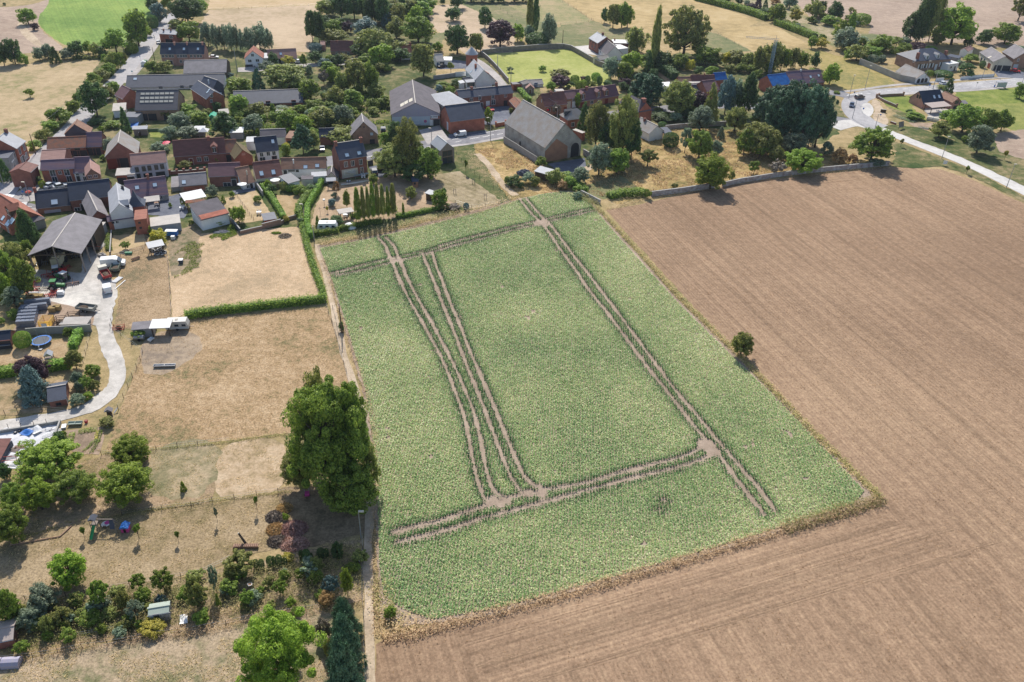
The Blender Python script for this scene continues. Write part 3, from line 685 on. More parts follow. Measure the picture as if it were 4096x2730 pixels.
for i,(it,l)in enumerate([((1400,610,820,120),'clipped tree beside the lamp post, nearest the road bend'),((1310,610,810,130),'clipped tree with tufted top, third from the top in the road row'),((1235,640,770,90),'small clipped tree at the meadow side of the road row'),((1450,615,740,80),'slim clipped tree, top of the road row'),((1270,750,905,170),'rounded clipped tree with its shadow on the road, middle of the row'),((1195,815,965,150),'clipped tree left of the middle of the road row'),((1100,860,1040,170),'broad clipped tree in the road row beside the dry meadow'),((1100,940,1090,150),'clipped tree just above the tall pine'),((1340,955,1110,140),'clipped tree on the barn side of the road, upper'),((1240,1020,1190,170),'clipped tree on the barn side of the road, lower'),((920,1090,1240,110),'clipped tree left of the tall pine')]):
 T_('A',*it,_c,_f if i%2 else _a,l,GR)
T_('A',860,1180,1335,160,_c,_a,'round clipped tree on the meadow edge with its shadow on the road verge',GR)
T_('A',690,1270,1485,260,_c,_a,'broad tufted clipped tree beside the leaning utility pole',GR)
T_('G',590,245,385,190,_c,_a,'round clipped tree above the street bend, behind the tall one',GR)
T_('G',510,340,500,180,_c,_f,'low clipped tree above the rust-roofed farm building',GR)
T_('G',400,460,600,160,_e,_a,'bushy clipped tree beside the double utility pole',GR)
T_('A',1095,960,1400,290,_o,_d,'tall dark pine with a bare forked trunk beside the left road',name='pine_tree')
T_('G',1455,85,395,115,_n,_d,'narrow dark conifer in the gardens below the solar barn')
T_('G',1970,75,235,175,_c,_f,'round tree in front of the solar-roofed barn')
T_('A',1800,720,880,170,_c,_a,'bushy tree, left of the pair at the road above the long barn')
T_('A',1930,715,880,180,_c,_f,'bushy tree, right of the pair at the road above the long barn')
T_('G',40,690,960,130,_n,_d,'dark conifer at the left edge beside the brick street house')
T_('G',440,895,1000,120,_e,_d,'dark ivy shrub against the red house wall by the cars')
T_('G',497,955,1045,75,_t,_m,'bright little bush in front of the red house')
T_('G',800,650,705,95,_e,_f,'low shrub between the rust-roofed farm range and the red house')
T_('G',1310,420,640,200,_e,_i,'big grey-green bush left of the steep slate barn')
T_('G',1215,640,720,80,_e,_a,'bush at the foot of the steep slate barn')
T_('G',2000,1200,1270,40,_e,_m,'small bright plant at the dark courtyard edge')
T_('G',1320,240,345,200,_e,_a,'rambling garden bush beside the narrow conifer')
T_('G',1190,300,380,80,_e,_m,'small light green bush behind the dark-gabled house')
T_('G',1120,225,310,210,_e,_d,'dark hedge mass beside the street below the tall pine')
#trees, top centre-left
Gp='grey-green willows behind the pink brick terrace'
for it,l in[((370,265,560,160),'willow at the left end of the row behind the pink terrace'),((470,290,600,110),'slender willow, second in the row behind the pink terrace'),((560,285,590,130),'willow, third in the row behind the pink terrace'),((640,270,610,130),'tall willow in the middle of the row, left of the utility pole'),((705,290,600,110),'willow behind the leaning utility pole'),((780,350,620,90),'short willow left of the red-roofed white house'),((870,330,640,150),'willow behind the red-roofed white house'),((985,275,610,240),'largest willow of the row, right end'),((1095,340,600,110),'smaller willow at the far right of the row')]:
 T_('B',*it,_x,_i,l,Gp)
T_('B',1600,115,500,150,_o,_d,'tall dark tree on the dry field edge, left stem of the pair')
T_('B',1680,130,510,160,_o,_d,'tall dark tree on the dry field edge, right stem of the pair')
T_('B',1855,230,440,180,_c,_a,'round green tree right of the tall dark pair')
T_('B',1920,350,500,210,_c,_f,'olive round tree above the dark red-roofed cottage')
T_('B',2030,245,400,130,_c,_C,'dusky purple tree in the wooded garden')
T_('B',1650,510,620,140,_t,_F,'blue-green clipped bush left of the dark red-roofed cottage')
T_('B',1650,610,760,150,_c,_d,'dark round tree on the lane by the white garden wall')
T_('B',1760,690,825,140,_c,_F,'bluish tree beside the lane, below the dark round tree')
T_('B',1505,640,790,90,_o,_a,'slim little tree on the lane side')
T_('B',1580,740,900,80,_e,_i,'spiky grey plants beside the lane')
T_('B',1150,620,780,130,_o,_d,'dark oval tree in front of the pinkish-roofed cottage')
T_('B',1325,660,770,130,_c,_J,'ochre tree in front of the pinkish-roofed cottage')
T_('B',1080,720,870,190,_c,_i,'grey bush in front of the red-roofed white house')
T_('B',1300,750,1060,460,_O,_f,'very broad olive tree behind the long low barn',lod=2)
T_('B',965,810,1070,150,_n,_n,'dark shaggy conifer left of the very broad olive tree')
T_('B',740,910,1120,290,_c,_m,'yellow-green tree behind the left end of the long low barn')
T_('B',860,1020,1090,120,_e,_m,'light bush behind the long low barn')
T_('B',650,850,950,110,_e,_F,'blue-grey bush at the white gable of the long roof')
T_('B',1580,930,1200,240,_c,_a,'round tree at the right end of the long low barn')
T_('B',1840,780,985,140,_c,_m,'bright green tree left of the big willows')
T_('B',1745,810,1020,120,_w,'twig','sparse greyish tree on the dry garden patch')
T_('B',1970,830,1110,180,_x,_f,'olive willow left of the biggest one')
T_('B',2150,690,1110,270,_x,_f,'big drooping olive willow in the wooded gardens')
T_('B',2290,720,1100,180,_x,_a,'drooping willow right of the biggest one')
T_('B',1880,1010,1270,210,_c,_f,'round tree below the olive willows, left')
T_('B',2100,1060,1290,230,_c,_a,'round dark-green tree below the olive willows, right')
T_('B',1640,1180,1345,200,_c,_a,'dark green tree below the long low barn')
T_('B',745,1110,1365,230,_c,_a,'dark round tree hiding the left end of the long low barn')
T_('B',985,1210,1400,220,_c,_f,'olive tree in front of the long low barn')
T_('B',490,1200,1320,100,_c,_d,'small dark tree by the white parasol')
T_('B',1140,1220,1365,85,_n,_a,'slim cone-shaped tree in front of the long low barn')
T_('B',1260,1240,1320,180,_e,_i,'low grey shrubs in front of the long low barn')
T_('B',1470,1225,1330,130,_e,_m,'light shrub at the right end of the long low barn')
T_('C',185,210,480,280,_c,_F,'large round blue-green tree in the wooded garden')
T_('C',280,330,700,400,_O,_f,'large olive-topped tree above the middle gardens',lod=2)
T_('C',800,180,525,350,_c,_a,'big round bright-topped tree left of the bare pink field',lod=2)
T_('C',770,70,300,190,_c,_m,'light green tree at the corner of the bare pink field')
T_('C',560,60,340,200,_o,_f,'olive tree left of the light green one at the top')
T_('C',540,200,470,210,_c,_f,'dull olive tree between the blue-green and the big round trees')
T_('C',370,510,810,290,_o,_m,'light green tall tree in the middle of the village gardens')
T_('C',590,570,740,210,_c,_d,'dark round tree in front of the small dark-red roof')
T_('C',860,530,935,290,_o,_f,'tall olive-black tree left of the white farmhouse garden')
T_('C',1040,480,620,150,_e,_a,'bush left of the big cone-shaped dark tree')
T_('C',1260,280,660,290,_o,_d,'huge cone-shaped dark lime tree by the round turret',lod=2)
T_('C',1490,400,630,180,_o,_f,'half-bare tree between the huge dark cone and the copper beech')
T_('C',1215,80,265,170,_c,_d,'round dark tree in the middle of the bare pink field')
T_('C',1590,75,350,180,_o,_d,'tall oval dark tree on the bare pink field')
T_('C',1770,220,570,330,_c,_C,'large copper beech with purple-brown leaves',lod=2)
T_('C',1090,-30,65,60,_o,_d,'small dark tree at the top edge of the bare pink field')
T_('C',1260,-80,115,180,_c,_d,'dark tree at the top edge above the bare pink field')
T_('C',1185,730,870,95,_E,_f,'small standard tree in the walled dry garden')
T_('C',1240,930,1035,130,_e,_d,'dark round shrub below the walled dry garden')
T_('C',1100,960,1060,180,_e,_a,'garden hedge behind the blue-fronted hall')
T_('C',1180,1020,1100,100,_t,_a,'rounded shrub behind the hipped grey roof')
T_('C',1040,980,1100,110,_e,_F,'blue-green bush at the back corner of the blue-fronted hall')
T_('C',1620,1270,1475,110,_o,_m,'bright green slim tree beside the brick slate-roofed annex')
T_('C',1895,1265,1340,60,_e,_f,'small bush at the corner of the big stone barn')
T_('C',1880,790,860,95,_w,_d,'tiny tree on the bright village green beside its pole')
W_='trees of the wood along the top edge'
for it,col,k,l in[((1850,-40,200,150),_i,_x,'pale willow at the left end of the wood at the top'),((1950,-80,230,180),_d,_o,'dark tree beside the pale willow in the wood at the top'),((2100,-80,240,200),_d,_o,'dark tree in the middle of the wood at the top'),((2240,-80,260,200),_d,_c,'dark tree right of the middle of the wood at the top')]:
 T_('B',*it,k,col,l,W_)
for it,col,k,l in[((250,-80,300,200),_d,_o,'black-green tree above the large blue-green one'),((380,-80,330,210),_d,_o,'very dark tall tree, deepest of the wood at the top'),((440,150,340,150),_F,_c,'bluish tree in front of the wood at the top'),((640,-70,130,160),_d,_c,'dark tree at the top edge left of the light green one'),((800,-80,90,150),_a,_c,'tree at the top edge above the pink field corner')]:
 T_('C',*it,k,col,l,W_)
for i in range(6):
 T_('C',1420+i*130,-100,40,170,_c,_d,['first','second','third','fourth','fifth','last'][i]+' dark tree from the left along the very top edge above the pink field','dark trees along the very top edge')
#trees, top centre-right
T_('D',62,-90,420,115,_V,_f,'tall narrow poplar, left of the close pair behind the stone wall')
T_('D',132,-60,410,110,_V,_d,'tall narrow poplar, right of the close pair behind the stone wall')
T_('D',140,395,555,250,_t,_d,'large clipped dark dome against the stone wall')
T_('D',285,165,545,180,_x,_i,'silvery willow right of the pair of poplars')
T_('D',45,300,470,130,_x,_i,'silvery willow in front of the pair of poplars')
T_('D',-85,280,500,140,_o,_m,'bright green tree between the copper beech and the poplars')
T_('D',940,95,280,90,_o,_d,'dark slim tree, left of the clump on the golden field')
T_('D',1045,60,345,160,_o,_f,'olive tree in the clump on the golden field')
T_('D',1150,25,340,170,_o,_a,'tallest tree of the clump on the golden field')
T_('D',1215,75,335,140,_o,_m,'bright tree at the right of the clump on the golden field')
T_('D',1320,310,640,260,_x,_f,'olive weeping tree right of the white flat roofs')
T_('D',1255,600,870,240,_o,_m,'bright bushy tree right of the farmhouse with white flat roofs')
T_('D',1550,85,810,145,_V,_f,'very tall lone poplar in the middle of the top')
T_('D',1465,600,850,100,_n,_d,'dark conifer with a brown dead side below the very tall poplar')
T_('D',1905,55,680,480,_O,_f,'enormous spreading tree right of the very tall lone poplar',lod=2)
T_('D',1620,600,830,230,_c,_d,'dark tree under the very tall lone poplar')
T_('D',1830,640,830,180,_c,_a,'round dark-green tree below the enormous spreading one')
T_('D',1950,680,840,120,_e,_J,'yellow-green bush below the enormous spreading tree')
T_('D',2130,540,790,300,_c,_a,'broad green tree right of the enormous spreading one')
T_('D',2230,600,800,190,_c,_f,'olive tree at the edge of the woodland strip')
T_('D',1020,675,950,190,_c,_i,'pale-leaved tree on the corner of the bright village green')
T_('D',1180,725,970,190,_c,_a,'green tree beside the pale-leaved one at the village green')
T_('D',1205,790,920,120,_c,_C,'dark purple tree behind the village green corner')
T_('D',1180,900,1015,150,_e,_C,'grey-purple shrub below the dark purple tree')
T_('D',410,815,960,220,_x,_f,'olive-brown weeping tree on the edge of the village green')
T_('D',420,880,1060,190,_c,_C,'purple tree in the topiary garden')
T_('D',310,960,1085,120,_o,_a,'light tree left of the purple one in the topiary garden')
T_('D',1370,840,1200,300,_S,_n,'big dark conifer, left of the pair behind the purple-roofed row',lod=2)
T_('D',1490,860,1300,340,_S,_n,'big dark conifer, right of the pair behind the purple-roofed row',lod=2)
T_('D',1170,1000,1080,120,_e,_d,'dark bush at the end of the purple-roofed row')
T_('D',1820,950,1390,380,_o,_f,'tall yellow-green lime tree right of the big conifers',lod=2)
T_('D',620,1100,1275,80,_o,_m,'slim green tree in front of the purple-roofed row')
To='clipped topiary behind the purple-roofed row'
for it,k,col,l in[((588,890,985,95),_t,_6,'bright clipped cone on the left of the topiary'),((630,955,1055,78),_t,_a,'clipped drum, left of the front pair of topiary'),((690,945,1050,78),_t,_a,'clipped drum, right of the front pair of topiary'),((738,893,1015,60),_t,_d,'dark clipped column in the topiary'),((835,860,965,100),_t,_6,'bright clipped ball on a stem'),((880,900,1005,60),_t,_d,'clipped block right of the bright ball'),((685,888,950,65),_e,_C,'small purple shrub among the topiary'),((965,945,1020,110),_e,_d,'dark low shrub at the right end of the topiary'),((800,950,1010,90),_e,_a,'low shrub under the bright clipped ball'),((530,950,1060,110),_e,_d,'dark shrub right of the purple topiary tree')]:
 T_('D',*it,k,col,l,To)
#trees, top right (E, F)
T_('E',900,40,140,105,_c,_C,'small dark reddish tree in the park behind the long hedge')
T_('E',760,-30,60,95,_c,_d,'dark bush at the top edge in the park')
T_('E',590,-60,50,130,_c,_d,'dark tree at the top edge beside the long hedge')
T_('E',985,-50,105,90,_n,_C,'dusky conifer in the park at the top')
T_('E',1070,-10,95,60,_n,_d,'small dark conifer in the park at the top')
T_('E',1180,-40,60,120,_e,_s,'reddish-brown shrub at the top edge in the park')
T_('E',1360,-60,110,170,_c,_i,'grey-green tree at the top of the park')
T_('E',1210,35,275,190,_x,_a,'green weeping tree behind the gap in the long hedge')
T_('E',1090,90,200,180,_c,_d,'dark spreading tree behind the end of the long hedge')
T_('E',1420,90,300,150,_w,_J,'yellow-leaved tree with a bare trunk in the park')
T_('E',1640,-10,230,200,_c,_f,'olive round tree in the park, right of the yellow one')
T_('E',1730,10,190,110,_c,_d,'dark tree behind the olive round one in the park')
T_('E',1890,15,245,170,_o,_d,'dark tall tree at the right of the park')
T_('E',1820,170,310,215,_e,_a,'large low domed bush in the park')
T_('E',2200,165,300,190,_t,_a,'clipped round bush on the edge of the bare field')
T_('E',2060,160,260,120,_e,_a,'hedge bush between the park and the bare field')
T_('E',2080,150,460,120,_V,_a,'green poplar-shaped tree above the silvery willow')
T_('E',1960,240,470,170,_o,_m,'light green tree beside the poplar-shaped one')
T_('E',2030,330,610,300,_x,_i,'large silvery willow at the meadow corner')
T_('E',1620,420,580,110,_c,_a,'green bush at the lower end of the second hedge')
T_('E',1730,450,580,150,_c,_J,'yellow-green bush at the lower end of the second hedge')
T_('E',1740,400,480,110,_e,_a,'bush behind the yellow-green one at the hedge end')
T_('E',1440,265,345,100,_e,_i,'grey bush beside the second hedge')
Wo='birches of the woodland strip behind the blue roof'
for i,(it,col,l)in enumerate([((720,590,800,210),_f,'tree at the left end of the woodland strip'),((620,610,780,130),_J,'yellowish small tree at the left of the woodland strip'),((870,620,830,170),_f,'tree left of the lattice mast'),((1010,540,880,170),_f,'tree directly behind the lattice mast'),((1150,470,860,230),_f,'tallest tree of the woodland strip'),((1270,540,850,180),_a,'tree right of the tallest one'),((1390,545,820,160),_f,'tree above the dark blue striped roof'),((1510,600,820,150),_a,'tree above the right end of the striped roof'),((1655,610,810,110),_d,'dark narrow tree at the right end of the woodland strip'),((1100,720,870,160),_m,'light bush under the woodland strip'),((900,760,880,150),_a,'bush left of the mast foot')]):
 T_('E',*it,_x,col,l,Wo)
T_('E',1842,755,1015,200,_c,_m,'round green tree at the end of the striped roof, on the dry meadow')
T_('F',1055,125,510,220,_o,_d,'dark tree left of the twin poplars at the right')
T_('F',1190,-110,505,260,_V,_d,'tall wind-swept poplar, left of the twins at the right',lod=2)
T_('F',1320,-110,500,300,_V,_f,'tall wind-swept poplar, right of the twins at the right',lod=2)
T_('F',1570,60,545,430,_o,_m,'huge light green tree behind the hip-roofed brick house',lod=2)
T_('F',1350,390,545,130,_c,_f,'small dark tree at the foot of the huge light green one')
T_('F',1700,440,560,120,_c,_d,'dark tree at the right foot of the huge light green one')
T_('F',1105,495,625,160,_c,_C,'dusky purple tree behind the hip-roofed brick house')
T_('F',945,510,645,170,_c,_a,'green bushy tree left of the dusky purple one')
T_('F',950,440,540,150,_c,_i,'grey-green tree above the bushy one behind the brick house')
T_('F',830,580,645,110,_t,_a,'rounded low bush left of the brick house')
T_('F',860,430,580,120,_w,_f,'open-crowned fruit tree behind the brick house')
T_('F',690,415,625,270,_c,_a,'broad dark green tree on the field edge left of the brick house')
T_('F',400,520,730,230,_c,_f,'olive tree at the top of the boundary wall')
T_('F',560,540,700,220,_c,_a,'green tree behind the boundary wall')
T_('F',580,650,745,115,_t,_i,'pale rounded bush behind the boundary wall')
T_('F',640,590,690,110,_e,_f,'bush right of the pale rounded one')
T_('F',280,580,720,110,_e,_a,'bush at the meadow side of the boundary wall top')
T_('F',1260,540,600,140,_e,_a,'low bush behind the ridge of the brick house')
T_('F',1905,345,535,180,_o,_d,'dark leaning tree right of the huge light green one')
T_('F',2160,270,535,300,_c,_a,'dark multi-domed tree behind the long grey roof',lod=2)
T_('F',2330,-40,260,230,_w,_f,'open tree at the top right corner',lod=2)
T_('F',2300,530,610,160,_e,_i,'bushes behind the grey roof at the right edge')
T_('F',1735,640,745,160,_c,_a,'round tree before the cream garages')
T_('F',1690,730,910,230,_e,_d,'dense dark hedge bush between brick house and garages')
T_('F',1600,700,790,110,_e,_i,'grey bush right of the white extension')
T_('F',1868,720,805,62,_t,_d,'small dark clipped bush at the garage windows')
T_('F',1410,840,925,190,_t,_d,'dark clipped bushes behind the white entrance wall')
T_('F',1245,830,905,90,_t,_a,'low clipped bush at the brick house corner')
T_('F',1480,920,1115,115,_n,_d,'dark conifer beside the black-roofed house')
T_('F',1380,1000,1055,130,_e,_f,'olive bush behind the black-roofed house')
T_('F',150,1070,1110,80,_e,_a,'low roadside bush at the crossing')
T_('L',2330,90,290,150,_c,_a,'dark green tree at the right edge by the road')
T_('L',1670,350,710,350,_c,_a,'large green tree, left of the three beside the black-roofed house',lod=2)
T_('L',1950,400,695,250,_c,_a,'large green tree, middle of the three beside the black-roofed house',lod=2)
T_('L',2120,415,680,200,_o,_a,'green tree, right of the three beside the black-roofed house')
T_('L',1850,600,955,310,_o,_i,'solitary round silvery-green tree above the concrete road',lod=2)
T_('L',1665,705,800,90,_e,_a,'small bush left of the solitary silvery-green tree')
T_('L',1370,550,765,220,_c,_f,'olive tree with several stems above the concrete road')
T_('L',1470,410,570,190,_c,_a,'leafy tree at the patio of the black-roofed house')
T_('L',1080,440,540,230,_e,_a,'ragged hedge between vegetable plot and patio')
T_('L',1010,400,470,90,_e,_d,'dark shrub in the garden of the black-roofed house')
T_('L',600,610,1060,450,_O,_a,'big round green tree at the end of the white wall',lod=2)
T_('L',625,975,1090,180,_e,_i,'grey-leaved shrub under the big round tree')
T_('L',200,840,1065,200,_e,_s,'withered brown bush, larger of the two by the wall')
T_('L',345,920,1065,140,_e,_s,'withered brown bush, smaller of the two by the wall')
T_('L',40,770,965,160,_e,_i,'grey-green bush left of the withered brown ones')
T_('L',915,755,850,60,_E,_f,'staked young tree on the verge, nearest the junction')
T_('L',1690,1070,1170,60,_E,_a,'staked young tree on the verge, beside the small white sign')
T_('L',2140,890,1000,60,_E,_J,'thin young tree on the yellow grass beyond the road')
#big conifers right of centre (K)
Co='giant dark conifers of the grove'
for it,l in[((1760,110,720,400),'giant dark conifer at the left of the grove'),((1950,50,800,500),'giant dark conifer at the middle of the grove, the tallest'),((2170,90,860,440),'giant dark conifer at the right of the grove'),((2310,200,890,320),'giant dark conifer at the right end of the grove beside the road'),((1900,330,800,420),'dark conifer at the front of the grove')]:
 T_('K',*it,_O,_n,l,Co,3,'conifer_tree')
T_('K',1210,-10,490,260,_S,_F,'tall blue cedar left of the dark grove',lod=2)
T_('K',1460,-30,530,270,_S,_d,'tall dark pine between the blue cedar and the grove',lod=2)
T_('K',1320,60,480,190,_S,_i,'grey-green cedar between the blue cedar and the pine')
T_('K',1020,105,575,190,_n,_f,'pointed gold-tipped cypress in front of the blue cedar',lod=2)
T_('K',870,190,460,200,_c,_C,'reddish shrubbery beside the pointed cypress')
T_('K',900,365,690,290,_c,_i,'round grey-olive tree at the orchard wall',lod=2)
T_('K',1310,370,690,250,_c,_f,'round light tree with a pointed top at the orchard wall',lod=2)
T_('K',725,600,935,130,_w,_i,'thin half-dead tree with a bare trunk in the orchard')
T_('K',890,640,1020,270,_c,_a,'bushy tree behind the bright one in the orchard',lod=2)
T_('K',1070,760,975,160,_c,_i,'grey tree right of the bushy one in the orchard')
T_('K',1135,600,750,90,_n,_i,'small grey-green young conifer in the orchard')
T_('K',1580,555,970,430,_O,_f,'broad spreading orchard tree in front of the grove',lod=2)
T_('K',1420,650,975,200,_c,_a,'dark tree at the left of the broad orchard tree')
T_('K',1760,640,880,180,_c,_f,'light tree at the right of the broad orchard tree')
T_('K',1560,455,620,170,_c,_a,'tree at the edge of the grove above the broad orchard tree')
T_('K',1590,795,1010,200,_w,_a,'small leafy fruit tree in front of the broad orchard tree',lod=2)
T_('K',1790,845,1045,180,_c,_f,'olive shrub-like tree in the tall dry grass')
T_('K',2000,680,965,280,_c,_i,'silvery shrub tree with a yellowish top',lod=2)
T_('K',1900,900,1020,110,_e,_i,'grey shrub below the silvery shrub tree')
T_('K',2195,510,870,140,_o,_i,'ivy-clad stump-like tree before the grove')
T_('K',540,685,865,170,_t,_d,'round dark clipped shrub beside the white cottage')
T_('K',440,555,630,90,_t,_d,'round dark shrub behind the white cottage')
T_('K',450,440,560,330,_e,_d,'dark shrubbery behind the white cottage')
T_('K',600,430,560,160,_e,_i,'grey-green shrub beside the garden lawn')
T_('K',400,380,450,110,_e,_f,'olive bush beside the big hip-roofed house')
T_('K',275,865,1100,200,_w,_f,'open-crowned olive tree on the dry orchard grass',lod=2)
T_('K',1030,945,1390,400,_o,_m,'bright green tree in front of the orchard wall',lod=3)
T_('K',2105,875,1190,400,_O,_m,'broad bright green tree overhanging the orchard wall',lod=3)
T_('K',1530,1005,1185,130,_w,_a,'tiny crooked fruit tree in the dry grass')
T_('K',1790,1000,1195,180,_w,'twig','bare grey shrub in the dry grass')
T_('K',585,1270,1345,90,_e,_f,'low bush in the corner of the dry orchard grass')
T_('K',268,1340,1465,100,_w,_a,'small tree at the near corner of the orchard wall')
T_('K',1260,1110,1260,80,_e,_f,'bush right of the bright tree at the orchard wall')
T_('K',20,900,1050,100,_e,_a,'dark shrub left of the open-crowned olive tree')
#around the stone barn (J)
T_('J',1440,320,900,300,_o,_f,'very large olive tree, left of the pair right of the stone barn',lod=3)
T_('J',1760,255,1010,340,_o,_f,'very large dark olive tree, right of the pair right of the stone barn',lod=3)
T_('J',1860,500,1020,200,_o,_d,'ivy-dark tree at the right of the very large pair')
T_('J',1600,520,940,280,_o,_d,'dark tree filling the gap between the very large pair')
T_('J',1285,320,690,140,_n,_d,'slim dark conifer at the corner of the stone barn')
T_('J',1470,795,1210,270,_c,_i,'pale silvery tree in front of the very large pair',lod=2)
T_('J',1680,860,1200,280,_c,_a,'green tree right of the pale silvery one',lod=2)
T_('J',1240,1080,1305,210,_c,_i,'grey olive-like tree behind the hedge near the yard',lod=2)
T_('J',950,1110,1305,200,_c,_f,'rounded tree beside the grey tin shed')
T_('J',1030,1240,1360,150,_e,_s,'brownish shrub below the rounded tree')
T_('J',1110,1180,1340,160,_e,_a,'dark hedge shrub along the garden edge, upper')
T_('J',1230,1290,1390,160,_e,_a,'dark hedge shrub along the garden edge, lower')
T_('J',780,965,1105,130,_c,_a,'small round tree at the left of the grey tin shed')
T_('J',470,1180,1335,200,_e,_d,'dark brambles beside the heap, left')
T_('J',640,1130,1300,170,_e,_i,'grey-green brambles beside the heap, right')
T_('J',545,1260,1345,90,_e,_d,'dark low bush in front of the brambles')
T_('J',375,1180,1300,90,_e,_f,'olive bush left of the brambles')
T_('J',705,1180,1330,140,_e,_f,'olive bush right of the brambles')
T_('J',1210,1360,1471,110,_e,_i,'silvery grass clump at the top corner of the beet field')
T_('J',965,320,500,90,_w,'twig','leafless small tree in front of the row of purple roofs')
T_('J',425,380,450,70,_e,_f,'small bush at the mossy low roof')
#BUILDINGS
B_=mat
WM=dict(brick=B_('brick_red',(.46,.165,.11),.9,.3,.5,6),brick2=B_('brick_dark',(.33,.145,.11),.9,.3,.5,6),brown=B_('brick_brown',(.38,.24,.175),.9,.3,.5,6),pink=B_('brick_pink',(.55,.29,.235),.9,.2,.5,6),orange=B_('brick_orange',(.42,.22,.14),.9,.2,.5,6),white=B_('white_render',(.84,.84,.84),.8,.12,.4,5),cream=B_('cream_render',(.64,.59,.49),.8,.14,.4,5),grey=B_('grey_render',(.36,.35,.35),.85,.2,.4,5),stone=B_('limewashed_stone',(.50,.46,.41),.9,.22,.35,5,c2=(.33,.29,.26)),lilac=B_('pale_render',(.50,.50,.55),.8,.1,.4,5),wood=B_('grey_timber',(.30,.25,.22),.8,.2,.6,8,stretch=(6,.5,1)),dwood=B_('dark_timber',(.11,.075,.05),.85,.3,.6,8),dark=B_('dark_slate_wall',(.09,.10,.13),.8,.2,.5,6),conc=B_('concrete_panel',(.40,.39,.37),.9,.2,.4,5),purple=B_('corrugated_cladding',(.34,.33,.46),.6,.15,.5,3,c2=(.42,.38,.40),stretch=(10,.3,1)))
RM=dict(slate=B_('roof_slate',(.075,.088,.125),.6,.2,.5,5),navy=B_('roof_dark_blue',(.035,.048,.080),.6,.2,.5,5),grey=B_('roof_grey',(.235,.22,.235),.8,.25,.4,5),fibre=B_('roof_fibre_cement',(.14,.125,.14),.85,.25,.35,5,c2=(.10,.09,.10)),lichen=B_('roof_lichen_tile',(.33,.32,.315),.9,.4,.35,7,c2=(.30,.255,.22)),red=B_('roof_red_tile',(.36,.14,.095),.8,.3,.4,6,stretch=(1,2.5,1)),dred=B_('roof_dark_red_tile',(.21,.09,.075),.75,.3,.4,6,stretch=(1,2.5,1)),purple=B_('roof_purple_tile',(.21,.11,.12),.7,.2,.4,6,stretch=(1,2.5,1)),pink=B_('roof_pinkish_tile',(.40,.235,.20),.8,.2,.4,6,stretch=(1,2.5,1)),rust=B_('roof_rusty_tile',(.33,.135,.08),.9,.45,.7,6,c2=(.20,.13,.10)),moss=B_('roof_mossy_tile',(.17,.13,.07),.95,.4,.8,6,c2=(.13,.10,.05)),tan=B_('roof_brown_tile',(.31,.175,.12),.8,.25,.4,6,stretch=(1,2.5,1)),zinc=B_('roof_zinc',(.34,.36,.39),.45,.1,.3,3),white=B_('roof_white_sheet',(.72,.72,.71),.6,.1,.4,4),pale=B_('roof_pale_slate',(.42,.43,.46),.6,.15,.4,5),blue=B_('roof_blue_tarp',(.02,.14,.42),.35,.3,.6,3,c2=(.015,.09,.30)),solar=B_('roof_barn_tile',(.12,.115,.13),.7,.15,.4,5,stretch=(.4,3,1)),stripe=B_('roof_striped_tile',(.22,.12,.13),.6,.3,.3,4,c2=(.11,.09,.15),stretch=(.3,3,1)),tin=B_('roof_tin_sheet',(.46,.38,.34),.6,.15,.5,6,stretch=(6,.3,1)),beige=B_('roof_beige',(.50,.46,.42),.8,.15,.4,4),green=B_('roof_green_metal',(.36,.42,.36),.5,.08,.4,4))
m_glass=flat('window_glass',(.03,.04,.055),.12,0,.8);m_frame=flat('white_frame',(.74,.74,.74),.5)
m_sky=flat('skylight_glass',(.55,.66,.75),.15,0,.8);m_dframe=flat('dark_frame',(.06,.065,.08),.5)
m_void=flat('dark_interior',(.015,.015,.018),.9);m_metal=flat('grey_metal',(.35,.36,.38),.45,.4)
m_brickch=WM[_y]
def fl(name,c):return flat(name,c,.6)
DC=dict(red=fl('door_red',(.20,.03,.02)),white=m_frame,dark=fl('door_dark',(.03,.03,.04)),blue=fl('door_blue',(.12,.18,.30)),green=fl('door_green',(.10,.20,.10)),wood=fl('door_brown',(.16,.09,.05)),lblue=fl('panel_light_blue',(.45,.52,.60)),bpatch=WM['orange'],brick=WM[_q],cream=WM[_D],sky=m_sky,yellow=fl('panel_yellow',(.62,.56,.42)))
